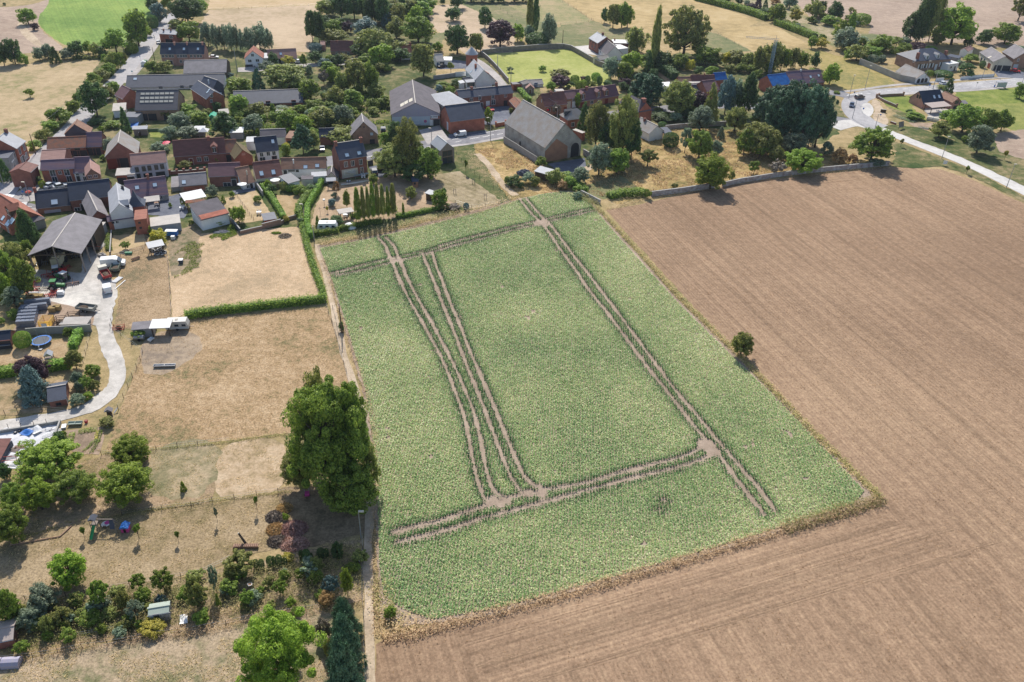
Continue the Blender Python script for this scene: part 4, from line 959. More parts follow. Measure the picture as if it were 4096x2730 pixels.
def house(c,a,b,r=None,far=None,apex=None,base=None,bb=None,he=None,pitch=38,hr=None,wall=_q,roof='dred',flat_=False,hip=0,mono=False,name='house',label='',cat='house',group=None,f=(),over=.3,openf=False,roofth=.14,depth=None,walls=True,ctr=None,th=None):
 """a,b: photo positions of the near wall's two upper corners; r: a point on a ridge parallel to a-b; far/apex: ridge ends when the gable faces us"""
 def Pz(p,z):return PT(c,p,z)
 if he is None:
  src,bp=(a,base)if base is not None else(b,bb)
  G0=Pz(bp,0)
  he=min((((Pz(src,k*.05)-G0).xy.length,k*.05)for k in range(24,300)))[1]
 A,Bp=Pz(a,he),Pz(b,he);A.z=Bp.z=0
 ux=(Bp-A).normalized();uy=Vector((-ux.y,ux.x,0))
 if uy.dot(Vector((A.x,A.y,0)))<0:uy=-uy
 W=(Bp-A).length
 def dep(p,h):return(Pz(p,h)-A).dot(uy)
 tp=math.tan(R(pitch))
 if flat_:
  D=depth or abs(dep(r,he));hr_=he;ax='f'
 elif mono:
  hr_=he+(hr if hr is not None else .6);D=depth or abs(dep(r,hr_));ax='m'
 elif far is not None:
  if apex is not None:
   hr_=min((abs(dep(apex,he+k*.05)),he+k*.05)for k in range(6,200))[1]
   hr_=min(max(hr_,he+W*.18),he+W*.75)
  else:hr_=he+W/2*tp
  D=depth or max(2,dep(far,hr_));ax='y'
 else:
  best=min((abs((he+abs(dep(r,he+k*.05))*tp)-(he+k*.05)),k)for k in range(2,260)if dep(r,he+k*.05)>.3)
  hr_=he+best[1]*.05;D=2*dep(r,hr_)if depth is None else depth;ax='x'
 o=thing(name,label,cat,A+ux*W/2+uy*D/2,math.atan2(ux.y,ux.x),group)
 s=1 if ux.cross(uy).z>0 else-1
 hw,hd=W/2,D/2
 wm=WM[wall];rm=RM[roof]
 mb=MB()
 if walls:
  if ax=='x' and not hip:
   for sx in(-hw,hw):
    mb.quad((sx,-hd,0),(sx,hd,0),(sx,hd,he),(sx,0,hr_-.03),(sx,-hd,he))
   if not openf:mb.quad((-hw,-hd,0),(hw,-hd,0),(hw,-hd,he),(-hw,-hd,he))
   mb.quad((-hw,hd,0),(hw,hd,0),(hw,hd,he),(-hw,hd,he))
  elif ax=='y':
   for sy in(-hd,hd):
    if openf and sy<0:mb.quad((-hw,sy,he*.93),(hw,sy,he*.93),(hw,sy,he),(0,sy,hr_-.03),(-hw,sy,he));continue
    mb.quad((-hw,sy,0),(hw,sy,0),(hw,sy,he),(0,sy,hr_-.03),(-hw,sy,he))
   for sx in(-hw,hw):mb.quad((sx,-hd,0),(sx,hd,0),(sx,hd,he),(sx,-hd,he))
  elif ax=='m':
   if not openf:mb.quad((-hw,-hd,0),(hw,-hd,0),(hw,-hd,he),(-hw,-hd,he))
   mb.quad((-hw,hd,0),(hw,hd,0),(hw,hd,hr_),(-hw,hd,hr_))
   for sx in(-hw,hw):mb.quad((sx,-hd,0),(sx,hd,0),(sx,hd,hr_),(sx,-hd,he))
  else:
   mb.box(-hw,-hd,0,hw,hd,he)
  part('wall',mb,wm,o)
 else:
  for sx in(-1,1):
   for sy in((-1,1)if D<8 else(-1,0,1)):
    part(_W,MB().box(sx*(hw-.15)-.1,sy*(hd-.15)-.1,0,sx*(hw-.15)+.1,sy*(hd-.15)+.1,he),WM[_z],o)
 rb=MB();t=roofth;ov=over
 def slab(p):
  n=len(p);i=len(rb.v);rb.v+=[tuple(x)for x in p]+[(x[0],x[1],x[2]-t)for x in p]
  rb.f.append(tuple(i+k for k in range(n)));rb.f.append(tuple(i+n+k for k in reversed(range(n))));rb.m+=[0,0]
  for k in range(n):
   k2=(k+1)%n;rb.f.append((i+k2,i+k,i+n+k,i+n+k2));rb.m.append(0)
 if ax=='x':
  sl=(hr_-he)/hd;e=he+t*.8-ov*sl;hz=hr_+t
  if hip:
   hx=min(hw*.98,hd*(1 if hip is True else hip));z0=he+t*.6
   for p in([(-hw-ov,-hd-ov,e),(hw+ov,-hd-ov,e),(hw-hx,0,hz),(-hw+hx,0,hz)],[(hw+ov,hd+ov,e),(-hw-ov,hd+ov,e),(-hw+hx,0,hz),(hw-hx,0,hz)],[(hw+ov,-hd-ov,e),(hw+ov,hd+ov,e),(hw-hx,0,hz)],[(-hw-ov,hd+ov,e),(-hw-ov,-hd-ov,e),(-hw+hx,0,hz)]):slab(p)
  else:
   o2=min(ov,.2)
   slab([(-hw-o2,-hd-ov,e),(hw+o2,-hd-ov,e),(hw+o2,0,hz),(-hw-o2,0,hz)])
   slab([(hw+o2,hd+ov,e),(-hw-o2,hd+ov,e),(-hw-o2,0,hz),(hw+o2,0,hz)])
 elif ax=='y':
  sl=(hr_-he)/hw;e=he+t*.8-ov*sl;hz=hr_+t
  if hip:
   hy=min(hd*.98,hw)
   for p in([(-hw-ov,hd+ov,e),(-hw-ov,-hd-ov,e),(0,-hd+hy,hz),(0,hd-hy,hz)],[(hw+ov,-hd-ov,e),(hw+ov,hd+ov,e),(0,hd-hy,hz),(0,-hd+hy,hz)],[(-hw-ov,-hd-ov,e),(hw+ov,-hd-ov,e),(0,-hd+hy,hz)],[(hw+ov,hd+ov,e),(-hw-ov,hd+ov,e),(0,hd-hy,hz)]):slab(p)
  else:
   slab([(-hw-ov,hd+ov,e),(-hw-ov,-hd-ov,e),(0,-hd-ov,hz),(0,hd+ov,hz)])
   slab([(hw+ov,-hd-ov,e),(hw+ov,hd+ov,e),(0,hd+ov,hz),(0,-hd-ov,hz)])
 elif ax=='m':
  slab([(-hw-ov,-hd-ov,he+t),(hw+ov,-hd-ov,he+t),(hw+ov,hd+ov,hr_+t),(-hw-ov,hd+ov,hr_+t)])
 else:slab([(-hw-.1,-hd-.1,he+t),(hw+.1,-hd-.1,he+t),(hw+.1,hd+.1,he+t),(-hw-.1,hd+.1,he+t)])
 ro=part(_j,rb,rm,o)
 if ax in 'xy' and not hip:
  rc=MB()
  if ax=='x':rc.box(-hw-.2,-.13,hr_+t-.05,hw+.2,.13,hr_+t+.09)
  else:rc.box(-.15,-hd-ov,hr_+t-.05,.15,hd+ov,hr_+t+.09)
  part('ridge_cap',rc,RM[_K]if roof in('fibre',_Z,_H,_i)else rm,ro)
  if ax=='x' and not openf:
   part('gutter',MB().tube((-hw-.2,-hd-ov-.05,e-t*.7),(hw+.2,-hd-ov-.05,e-t*.7),.07),m_metal,ro)
#features placed where the photo shows them, on real faces
 inv=(Matrix.Translation(o.location)@Matrix.Rotation(o.rotation_euler.z,4,'Z')).inverted()
 CL=inv@CAM
 def hit(face,p):
  d=(inv.to_3x3()@ray(q(c,p)))
  if face==_b:P0,Nn,U=Vector((0,-hd,0)),Vector((0,-1,0)),Vector((1,0,0))
  elif face==_0:P0,Nn,U=Vector((-hw,0,0)),Vector((-1,0,0)),Vector((0,-1,0))
  elif face=='right':P0,Nn,U=Vector((hw,0,0)),Vector((1,0,0)),Vector((0,1,0))
  elif face==_j:
   if ax=='x':P0,Nn,U=Vector((0,-hd,he+t)),Vector((0,-(hr_-he),hd)).normalized(),Vector((1,0,0))
   elif ax=='m':P0,Nn,U=Vector((0,-hd,he+t)),Vector((0,-(hr_-he),D)).normalized(),Vector((1,0,0))
   else:P0,Nn,U=Vector((0,0,he+t)),Vector((0,0,1)),Vector((1,0,0))
  elif face=='roofl':P0,Nn,U=Vector((-hw,0,he+t)),Vector((-(hr_-he),0,hw)).normalized(),Vector((0,-1,0))
  elif face=='roofr':P0,Nn,U=Vector((hw,0,he+t)),Vector(((hr_-he),0,hw)).normalized(),Vector((0,1,0))
  k=(P0-CL).dot(Nn)/d.dot(Nn);X=CL+d*k;V=Nn.cross(U)
  return X,U,V,Nn
 for ft in f:
  kd,face,p,fw,fh=ft[:5];opt=ft[5]if len(ft)>5 else None
  X,U,V,Nn=hit(face,p)
  if face in(_b,_0,'right'):
   lim=hw if face==_b else hd
   if abs(X.x if face==_b else X.y)>lim+.5:continue
   X.z=max(X.z,fh/2+.02)
   if kd in(_G,_v):X.z=fh/2+.03
  elif abs(X.x)>hw or abs(X.y)>hd:continue
  M4=Matrix((U,V,Nn)).transposed().to_4x4();M4.translation=X
  if kd==_l:
   wo=part('window',MB().box(-fw/2,-fh/2,-.03,fw/2,fh/2,.03),m_glass,o,M4)
   fb=MB();k=.09
   for x0,y0,x1,y1 in((-fw/2-k,-fh/2-k,fw/2+k,-fh/2),(-fw/2-k,fh/2,fw/2+k,fh/2+k),(-fw/2-k,-fh/2,-fw/2,fh/2),(fw/2,-fh/2,fw/2+k,fh/2),(-.04,-fh/2,.04,fh/2)):
    fb.box(x0,y0,-.02,x1,y1,.07)
   part('frame',fb,DC[opt]if opt else m_frame,wo)
  elif kd=='shut':
   part('window',MB().box(-fw/2,-fh/2,-.03,fw/2,fh/2,.03),m_glass,o,M4)
   for sx in(-1,1):part('shutter',MB().box(sx*fw*.78-fw*.26,-fh/2,-.02,sx*fw*.78+fw*.26,fh/2,.08),m_frame,o,M4)
  elif kd in(_G,_v):
   dm=DC[opt or _d];do=part(_G,MB().box(-fw/2,-fh/2,-.03,fw/2,fh/2,.06),dm,o,M4)
   fb=MB();k=.1
   for x0,y0,x1,y1 in((-fw/2-k,fh/2,fw/2+k,fh/2+k),(-fw/2-k,-fh/2,-fw/2,fh/2),(fw/2,-fh/2,fw/2+k,fh/2)):fb.box(x0,y0,-.02,x1,y1,.09)
   part('frame',fb,m_frame if kd==_G else wm,do)
  elif kd=='arch':
   pl=[(-fw/2,-fh/2),(fw/2,-fh/2)]+[(fw/2*math.cos(t_*math.pi/8),fh/2-fw/2+fw/2*math.sin(t_*math.pi/8))for t_ in range(9)]
   M4.translation.z=fh/2+.02
   part(_G,MB().prism(pl,-.03,.05,2),DC[opt or _d],o,M4)
  elif kd==_I:
   if face==_j:M4.translation=X+Nn*.12
   part('wall_panel',MB().box(-fw/2,-fh/2,-.02,fw/2,fh/2,.04),DC[opt]if opt in DC else WM[opt],o,M4)
  elif kd==_A:
   so_=part('skylight',MB().box(-fw/2,-fh/2,-.02,fw/2,fh/2,.06),m_sky if opt!=_h else DC[_D],ro,M4)
   fb=MB();k=.08
   for x0,y0,x1,y1 in((-fw/2-k,-fh/2-k,fw/2+k,-fh/2),(-fw/2-k,fh/2,fw/2+k,fh/2+k),(-fw/2-k,-fh/2,-fw/2,fh/2),(fw/2,-fh/2,fw/2+k,fh/2)):fb.box(x0,y0,-.02,x1,y1,.08)
   part('frame',fb,m_dframe,so_)
  elif kd==_r:
   cb=MB().box(-fw/2,-fw/2,-1.2,fw/2,fw/2,fh);cb.box(-fw/2-.06,-fw/2-.06,fh-.18,fw/2+.06,fw/2+.06,fh-.05)
   cb.tube((0,0,fh),(0,0,fh+.25),.11,.11)
   part('chimney',cb,DC[opt]if opt in DC else(WM[opt]if opt else m_brickch),ro,Matrix.Translation(X))
  elif kd=='dorm':
   db=MB();n_=Nn.copy();n_.z=0;n_.normalize();u_=Vector((0,0,1)).cross(n_)
   Md=Matrix((u_,-n_,Vector((0,0,1)))).transposed().to_4x4();Md.translation=X
   wd_=fw/2;dl=fh*1.3
   dw=MB();dw.quad((-wd_,0,-.3),(wd_,0,-.3),(wd_,0,fh),(0,0,fh+wd_*.8),(-wd_,0,fh))
   for sx in(-wd_,wd_):dw.quad((sx,0,-.3),(sx,dl,-.3),(sx,dl,fh),(sx,0,fh))
   dn=part('dormer',dw,WM[opt]if opt in WM else wm,ro,Md)
   rb2=MB();oo=.18;hh_=fh+wd_*.8
   rb2.quad((-wd_-oo,-oo,fh-.12),(0,-oo,hh_+.05),(0,dl+1,hh_+.05),(-wd_-oo,dl+.4,fh-.12));rb2.quad((0,-oo,hh_+.05),(wd_+oo,-oo,fh-.12),(wd_+oo,dl+.4,fh-.12),(0,dl+1,hh_+.05))
   part('dormer_roof',rb2,rm,dn)
   part('window',MB().box(-wd_*.6,-.06,.1,wd_*.6,.02,fh*.9),m_glass,dn)
   fb=MB().box(-wd_*.72,-.1,0,wd_*.72,-.02,.12);fb.box(-wd_*.72,-.1,fh*.9,wd_*.72,-.02,fh*.9+.1);fb.box(-.04,-.1,.1,.04,-.06,fh*.9)
   part('frame',fb,m_frame,dn)
 o['_d']=0;del o['_d']
 HINFO[label]=(o,hw,hd,he,hr_,ax)
 return o
HINFO={}
H_=house
def row(kind,face,pts,w_,h_,opt=None):return[(kind,face,p,w_,h_,opt)if opt else(kind,face,p,w_,h_)for p in pts]
#along the left road
H_('A',(1872,398),(2072,408),r=(1905,352),base=(1885,500),pitch=20,wall=_q,roof=_4,label='small square brick house with a pale low roof beside the left road',f=row(_l,_b,[(2012,438)],1.6,1.1)+[(_r,_j,(1925,365),.6,.8),(_r,_j,(2010,362),.6,.8),(_v,_b,(1990,495),3.2,1.6)])
for i,(x0,x1,l)in enumerate([(1887,2068,'left house of the pink brick terrace with a black roof'),(2072,2216,'middle house of the pink brick terrace with a black roof'),(2220,2398,'right end house of the pink brick terrace with a black roof')]):
 H_('A',(x0,632),(x1,632),r=(x0+8,512),base=(x0+30,775),pitch=40,wall=_X,roof='navy',name=_5,label=l,group='pink brick terrace houses',f=row(_l,_b,[(x0+(x1-x0)*k,662)for k in(.17,.4,.62,.8)],.9,1.1)+[(_A,_j,((x0+x1)/2+20,578),.9,1.2),(_r,_j,(x1-14,525),.7,1.0,_X),(_G,_b,(x0+(x1-x0)*.72,735),1.1,2.1),(_l,_b,(x0+(x1-x0)*.4,725),.9,1.1)])
H_('B',(103,862),(600,850),r=(135,714),he=4.2,pitch=24,wall=_z,roof=_i,name=_P,cat=_P,label='open timber barn with a pinkish-grey corrugated roof behind the long slate barn',f=[(_I,'right',(660,780),6,1.5,_z)])
H_('A',(1482,1030),(2632,1008),r=(1490,893),base=(1500,1062),pitch=27,wall=_h,roof=_H,name=_P,cat=_P,label='very long low barn with a dark slate roof and whitewashed wall',f=row(_l,_b,[(1890,1030),(2140,1022),(2250,1020)],1.3,.8,_d)+[(_A,_j,(1590,930),1.3,1.2)])
sol=[(_A,_j,(1680+57*k-j*5,(1105,1155,1198)[j]-k*1),1.45,1.0,_h)for j in range(3)for k in range(7)]
H_('A',(1592,1293),(2082,1285),r=(1606,1066),base=(1605,1425),pitch=36,wall=_s,roof='solar',name=_P,cat=_P,label='brick barn with three rows of pale square roof lights',f=sol+row(_v,_b,[(1690,1390),(1800,1400),(1980,1400)],3.0,2.6)+[(_I,_b,(1740,1390),1.0,1.8,_T),(_l,_b,(1640,1330),.8,.6)])
H_('B',(190,1040),(376,1165),r=(265,950),base=(145,1178),pitch=34,wall=_q,roof=_H,label='tall brick house set at an angle with a dark slate roof and two roof windows',f=[(_A,_j,(408,1052),.8,1.2),(_A,_j,(384,1083),.8,1.2),(_l,'right',(430,1130),.8,1),(_l,'right',(428,1190),.8,1)])
H_('B',(300,985),(450,1035),r=(346,900),he=4.8,pitch=45,wall=_d,roof=_H,label='steep dark-roofed house part behind the angled brick house',f=[(_r,_j,(400,990),.35,1.6,_h),(_r,_j,(385,1010),.35,1.6,_h)])
H_('B',(455,1060),(545,1050),r=(460,1018),he=3,flat_=True,wall=_i,roof=_K,name=_g,cat=_g,label='flat grey outbuilding behind the angled brick house')
H_('B',(688,1228),(1503,1200),r=(690,1078),bb=(1510,1232),pitch=26,wall=_q,roof=_H,name=_P,cat=_P,label='long low brick barn with a blue-grey panelled roof in the middle gardens',f=row(_l,_b,[(1215,1225),(1180,1228)],1.2,1.0,_d)+row(_v,_b,[(1400,1225),(1100,1240)],1.6,1.9)+[(_I,_0,(640,1160),4,2,_z)])
H_('B',(820,690),(1030,684),far=(912,545),apex=(915,602),base=(840,795),wall=_h,roof=_2,label='white gabled house with a steep red roof',f=[(_l,_b,(912,652),1.1,1.1),(_l,_b,(880,720),1.4,1.1),(_l,_b,(970,714),1.4,1.1),(_I,_b,(895,775),5,1.0,_d)])
H_('B',(1030,690),(1092,688),r=(1032,630),he=3,flat_=True,wall=_D,roof=_4,name=_g,cat=_g,label='flat-roofed link between the red-roofed and pinkish-roofed houses')
H_('B',(1098,692),(1432,676),r=(1090,590),bb=(1440,738),pitch=38,wall=_h,roof=_X,label='low white cottage with a pinkish tiled roof and one roof window',f=[(_A,_j,(1244,635),1.0,1.2),(_G,_b,(1235,725),1.1,2.0),(_l,_b,(1380,708),1.0,1.1)])
H_('B',(1833,600),(2122,598),r=(1838,488),base=(1862,645),pitch=42,wall=_s,roof='dred',label='brick cottage with a dark red roof beside the lane',f=row(_l,_b,[(1905,632),(1980,632),(2040,630)],.9,.9)+[(_r,_j,(1912,495),.6,.7)])
H_('C',(600,622),(775,622),r=(608,532),he=3.2,pitch=40,wall=_h,roof=_2,label='small house with a dark red roof half hidden among the trees',f=[(_r,_j,(710,545),.6,1.6)])
H_('C',(1020,722),(1104,716),r=(1008,642),base=(1025,790),pitch=35,wall=_h,roof=_K,name=_g,cat=_g,label='small white outbuilding with a weathered beige roof at the grey court',f=[(_G,_b,(1030,765),.9,1.9,_F),(_v,_b,(1085,775),2.0,2.0)])
H_('C',(1104,712),(1192,714),r=(1106,674),he=2.6,mono=True,wall=_h,roof='zinc',name=_g,cat=_g,label='white lean-to right of the small white outbuilding',f=[])
H_('C',(1362,812),(1478,938),r=(1450,700),base=(1370,905),pitch=45,wall=_h,roof=_4,label='white farmhouse with a steep pale grey roof',f=[(_A,_j,(1425,845),.8,1.3),(_r,_j,(1478,800),.8,1.6,_q),(_l,_b,(1376,885),.8,1)])
H_('C',(1527,988),(1728,962),far=(1556,808),apex=(1626,868),base=(1545,1022),wall=_h,roof=_2,label='white gabled wing with a rusty red roof and a white box dormer',f=[(_A,'roofl',(1502,934),.9,1.2),(_A,'roofl',(1525,950),.9,1.2),(_r,'roofr',(1640,870),.8,1.4,_h),('dorm','roofl',(1495,905),2.2,1.8,_h)])
H_('C',(1372,975),(1470,965),r=(1380,945),he=2.6,mono=True,wall=_h,roof=_4,name='conservatory',cat='conservatory',label='white glazed conservatory beside the white gabled wing',f=row(_l,_b,[(1400,1000),(1445,997)],1.6,1.6))
H_('C',(1300,985),(1345,975),r=(1300,955),he=2.4,mono=True,wall=_h,roof=_h,name=_g,cat=_g,label='small white porch left of the conservatory')
H_('C',(1345,950),(1425,940),r=(1345,920),he=2.8,pitch=25,wall=_d,roof='navy',name=_g,cat=_g,label='small dark-roofed extension of the white farmhouse')
def turret():
 B=PT('C',(1432,770));o=thing('round_turret','round brick turret with a pale conical roof at the lane gate','turret',B)
 mb=MB().tube((0,0,0),(0,0,5.2),2.6,2.6,16);part('wall',mb,WM[_q],o)
 mb=MB().tube((0,0,5.2),(0,0,8.2),3.0,.15,16);part(_j,mb,RM[_4],o)
 part('window',MB().box(-.35,-2.68,2.5,.35,-2.5,3.6),m_glass,o)
turret()
#the blue-fronted hall
H_('I',(1077,174),(1645,162),far=(1443,-231),apex=(1330,38),bb=(1642,302),wall=_i,roof='fibre',name='industrial_hall',cat='hall',label=_k,over=.35,f=row(_A,'roofl',[(1203,58),(1250,32),(1304,5)],3.4,1.5,_h)+[(_I,_b,(1588,208),3.4,1.9,_q),(_v,_b,(1608,272),2.2,2.4,_d),(_I,_b,(1475,240),3.6,3.6,_T),(_I,_b,(1340,240),5.4,3.4,_T),(_l,_b,(1375,262),1.4,1.4),(_I,_b,(1180,215),6.0,3.0,_T),(_G,_b,(1545,272),.9,2.2,_h)])
ho,hw,hd,he,hr,_=HINFO[_k]
part('gable_cladding',MB().prism([(-hw,he-.9),(hw,he-.9),(hw,he),(0,hr-.05),(-hw,he)],-hd-.08,-hd-.01,1),WM[_C],ho)
def text(parent,s,size,loc,m,name='lettering',rot=(R(90),0,0),ext=.02):
 cu=bpy.data.curves.new(name,'FONT');cu.body=s;cu.size=size;cu.extrude=ext;cu.align_x='CENTER';cu.align_y='CENTER'
 cu.materials.append(m);t0=bpy.data.objects.new('t',cu);COL.objects.link(t0)
 me=bpy.data.meshes.new_from_object(t0.evaluated_get(bpy.context.evaluated_depsgraph_get()));bpy.data.objects.remove(t0)
 o=link(name,me,parent,loc);o.rotation_euler=rot;return o
def on_front(lbl,c,p):
 o,hw,hd,he,hr,ax=HINFO[lbl];inv=(Matrix.Translation(o.location)@Matrix.Rotation(o.rotation_euler.z,4,'Z')).inverted()
 d=inv.to_3x3()@ray(q(c,p));CL=inv@CAM;k=(-hd-CL.y)/d.y;return CL+d*k
X=on_front(_k,'I',(1580,200))
sg=part('sign_board',MB().box(X.x-1.35,X.y-.16,X.z-.6,X.x+1.35,X.y-.06,X.z+.6),m_frame,ho)
text(sg,'PMP',.85,(X.x+.35,X.y-.18,X.z),flat('sign_navy',(.03,.05,.16)))
part('logo',MB().prism([(X.x-1.0+.32*math.cos(t),X.z+.32*math.sin(t))for t in[k*.628 for k in range(10)]],X.y-.19,X.y-.165,1),flat('logo_grey',(.25,.33,.42)),sg)
X=on_front(_k,'I',(1475,252))
pr=part('parking_sign',MB().prism([(X.x+.55*math.cos(t*.628),X.z+.55*math.sin(t*.628))for t in range(10)],X.y-.1,X.y-.07,1),flat('sign_red',(.55,.03,.04)),ho)
part('sign_ring',MB().prism([(X.x+.36*math.cos(t*.628),X.z+.36*math.sin(t*.628))for t in range(10)],X.y-.12,X.y-.105,1),flat('sign_blue',(.25,.12,.35)),pr)
H_('C',(1115,1252),(1385,1205),r=(1240,1112),he=5.0,pitch=32,hip=True,wall=_D,roof=_4,name=_g,cat='building',label='hipped pale grey roof between hall and long brick farmhouse',depth=15)
H_('C',(1290,1152),(1916,1090),r=(1300,1062),bb=(1925,1240),pitch=34,wall=_y,roof=_H,label='long two-storey brick farmhouse with a dark slate roof behind the grey courtyard',f=[(_l,_b,(1428,1175),1.1,1.1),(_l,_b,(1528,1152),1.0,1.6),(_l,_b,(1680,1140),1.0,1.5),(_l,_b,(1830,1125),1.0,1.3),(_l,_b,(1685,1205),1.6,1.9),(_G,_b,(1622,1222),1.4,2.6,_h),(_G,_b,(1548,1225),1.0,2.2,_d),(_v,_b,(1830,1200),1.6,2.2),(_r,_j,(1430,1050),.9,.9),(_r,_j,(1722,1010),.9,1.2)])
H_('I',(1770,252),(2172,202),r=(1710,72),base=(1805,402),pitch=37,wall=_q,roof=_H,label='brick building with a big slate roof right of the blue-fronted hall',f=[(_l,_0,(1738,305),1.0,2.4),(_I,_0,(1735,310),1.3,3.2,_T)])
H_('J',(408,300),(500,400),r=(450,245),he=3.0,pitch=32,wall=_q,roof='rust',name=_g,cat=_g,label='low outbuilding with a mossy red roof behind the stone barn',f=[])
#the great stone barn
LB='great old stone barn with a huge lichen-grey roof and a brick-patched gable'
H_('J',(825,858),(1252,775),far=(556,300),apex=(1042,575),base=(850,1035),wall='stone',roof=_Z,name='stone_barn',cat=_P,label=LB,over=.18,f=[('arch',_b,(1172,920),3.4,5.0),(_l,_0,(532,808),.7,1.5,_d)]+row(_l,_b,[(1041,656),(1006,728),(1077,714),(1212,790)],.3,.4,_D))
bo_,hw,hd,he,hr,_=HINFO[LB]
a0=on_front(LB,'J',(832,900));a1=on_front(LB,'J',(1085,985));ap=on_front(LB,'J',(960,752));a2=on_front(LB,'J',(1088,838))
part('brick_patch',MB().prism([(-hw+.02,0.02),(a1.x,.02),(a2.x,a2.z),(ap.x,ap.z),(-hw+.02,a0.z)],-hd-.06,-hd-.01,1),WM['orange'],bo_)
H_('I',(600,420),(912,404),far=(746,166),apex=(726,262),bb=(920,512),wall=_s,roof=_i,name='brick_barn',cat=_P,label='old brick barn with a weathered grey roof and a diamond window',f=[(_I,_b,(843,402),1.0,1.0,_T),(_v,_b,(850,482),1.8,1.6,_d)]+row(_l,_b,[(705,318),(752,320)],.3,.3,_d))
H_('I',(232,432),(405,426),r=(232,340),he=3.2,pitch=38,wall=_y,roof='navy',name=_g,cat=_g,label='dark blue-roofed outbuilding hidden behind bushes',f=[])
H_('I',(466,700),(782,650),r=(428,515),bb=(806,885),pitch=42,wall=_y,roof=_H,label='tall brick house with white window arches and a pale ground floor',f=[(_l,_b,(540,760),1.0,1.7),(_l,_b,(620,748),1.0,1.7),(_l,_b,(715,732),1.0,1.7),(_l,_b,(728,828),1.0,1.9),(_I,_b,(588,862),5.4,2.9,_D),(_l,_b,(562,858),2.2,1.1),(_l,_b,(632,850),.9,1.3),(_A,_j,(553,650),1.2,1.2),(_A,_j,(697,626),1.2,1.2),(_r,_j,(420,530),.9,1.2),(_r,_j,(716,490),.9,1.4),(_I,_b,(720,878),5.0,.6,_T)])
H_('I',(308,915),(440,912),far=(400,782),apex=(378,850),base=(315,985),wall=_D,roof='fibre',name=_7,cat=_g,label='small grey-tiled annex left of the tall brick house',f=[(_v,_b,(360,960),2,1.8)])
H_('I',(318,960),(412,955),r=(325,925),he=2.3,mono=True,walls=False,wall=_h,roof=_T if False else _4,name='carport',cat='carport',label='pale blue canopy in front of the grey-tiled annex')
H_('I',(1648,600),(1815,571),far=(1611,424),apex=(1720,512),base=(1657,762),wall=_1,roof='zinc',over=.12,label='modern timber-clad house with a zinc gable roof and large windows',f=[(_l,_b,(1733,630),3.4,1.8,_1),(_l,_b,(1738,712),3.6,2.2,_1),(_v,_0,(1600,640),4,2.2,_d)])
H_('H',(1545,812),(2067,798),r=(1532,690),bb=(2075,905),pitch=37,wall=_h,roof='tan',label='long white house with a brown tiled roof and a glazed lean-to',f=[(_A,_j,(1829,790),1.2,1.2),(_A,_j,(1967,775),1.2,1.2),(_r,_j,(1690,745),.35,1.2,_h),(_l,_b,(1592,852),.9,1.2,_d),(_l,_b,(1664,830),1.9,.7,_d),(_l,_b,(1732,832),.8,.9,_d)])
H_('H',(1912,905),(2070,895),r=(1908,860),he=2.4,mono=True,wall=_h,roof=_4,name='conservatory',cat='conservatory',label='glazed lean-to of the long white house',f=[])
H_('H',(1632,985),(1755,950),r=(1580,890),he=2.8,mono=True,wall=_h,roof=_H,name=_7,cat=_g,label='white annex with a dark slate lean-to roof by the parasol',f=[])
H_('H',(1780,940),(1915,935),r=(1780,900),he=2.6,flat_=True,wall=_D,roof=_d if False else 'fibre',name=_7,cat=_g,label='dark flat-roofed annex of the long white house')
H_('H',(1252,925),(1556,888),r=(1222,740),base=(1300,1020),pitch=37,wall=_D,roof='dred',label='cream house with a dark brown roof and two roof vents',f=[(_A,_j,(1312,865),1.1,1.6),(_A,_j,(1452,850),1.1,1.6),(_l,_b,(1545,955),1.0,1.1,_d),(_l,_b,(1320,980),2.0,1.0,_d)])
H_('H',(1258,612),(1510,587),r=(1252,445),bb=(1528,700),pitch=40,wall=_h,roof='navy',label='bright white house with a dark blue roof',f=row(_l,_b,[(1312,646),(1392,634),(1458,628)],1.0,1.3)+[(_l,_b,(1326,705),1.7,1.3),(_l,_b,(1465,690),1.5,1.3,_2),(_A,_j,(1445,490),.9,1.4)])
H_('H',(1298,442),(1588,432),r=(1300,352),he=3.0,pitch=30,wall=_h,roof='fibre',name=_g,cat=_g,label='low white outbuilding with a purplish-grey roof behind the bright white house',f=[])
H_('H',(1600,450),(1690,455),r=(1615,370),he=2.6,mono=True,wall=_q,roof='tan',name=_u,cat=_u,label='small shed with a brown lean-to roof behind the bright white house',f=[(_v,_b,(1645,480),1.8,1.6)])
H_('H',(1130,500),(1240,495),r=(1135,440),he=3,flat_=True,wall=_h,roof=_4,name=_7,cat=_g,label='pale flat roof left of the bright white house')
H_('H',(1082,990),(1226,962),r=(1055,797),base=(1090,1062),pitch=36,wall=_h,roof='tan',name=_7,cat=_g,label='narrow annex with a tan roof and a flue between two houses',f=[(_l,_b,(1155,1020),.9,1.0),(_G,_b,(1195,1020),.9,1.9),(_r,_j,(1142,880),.3,1.2,_D)])
H_('H',(1000,692),(1205,657),far=(1092,465),apex=(1086,592),base=(1045,795),wall=_q,roof='moss',name='brick_barn',cat=_P,label='brick gabled barn with a mossy brown roof',f=[(_I,_b,(1100,640),1.2,.8,_X)])
H_('H',(882,618),(1012,612),r=(880,475),he=3.4,pitch=38,wall=_y,roof='rust',name=_P,cat=_P,label='barn with a worn rusty roof and an open bay',f=[(_v,_b,(940,672),3.6,2.4,_d)])  # open bay is a dark panel coloured like its shaded inside, not a door
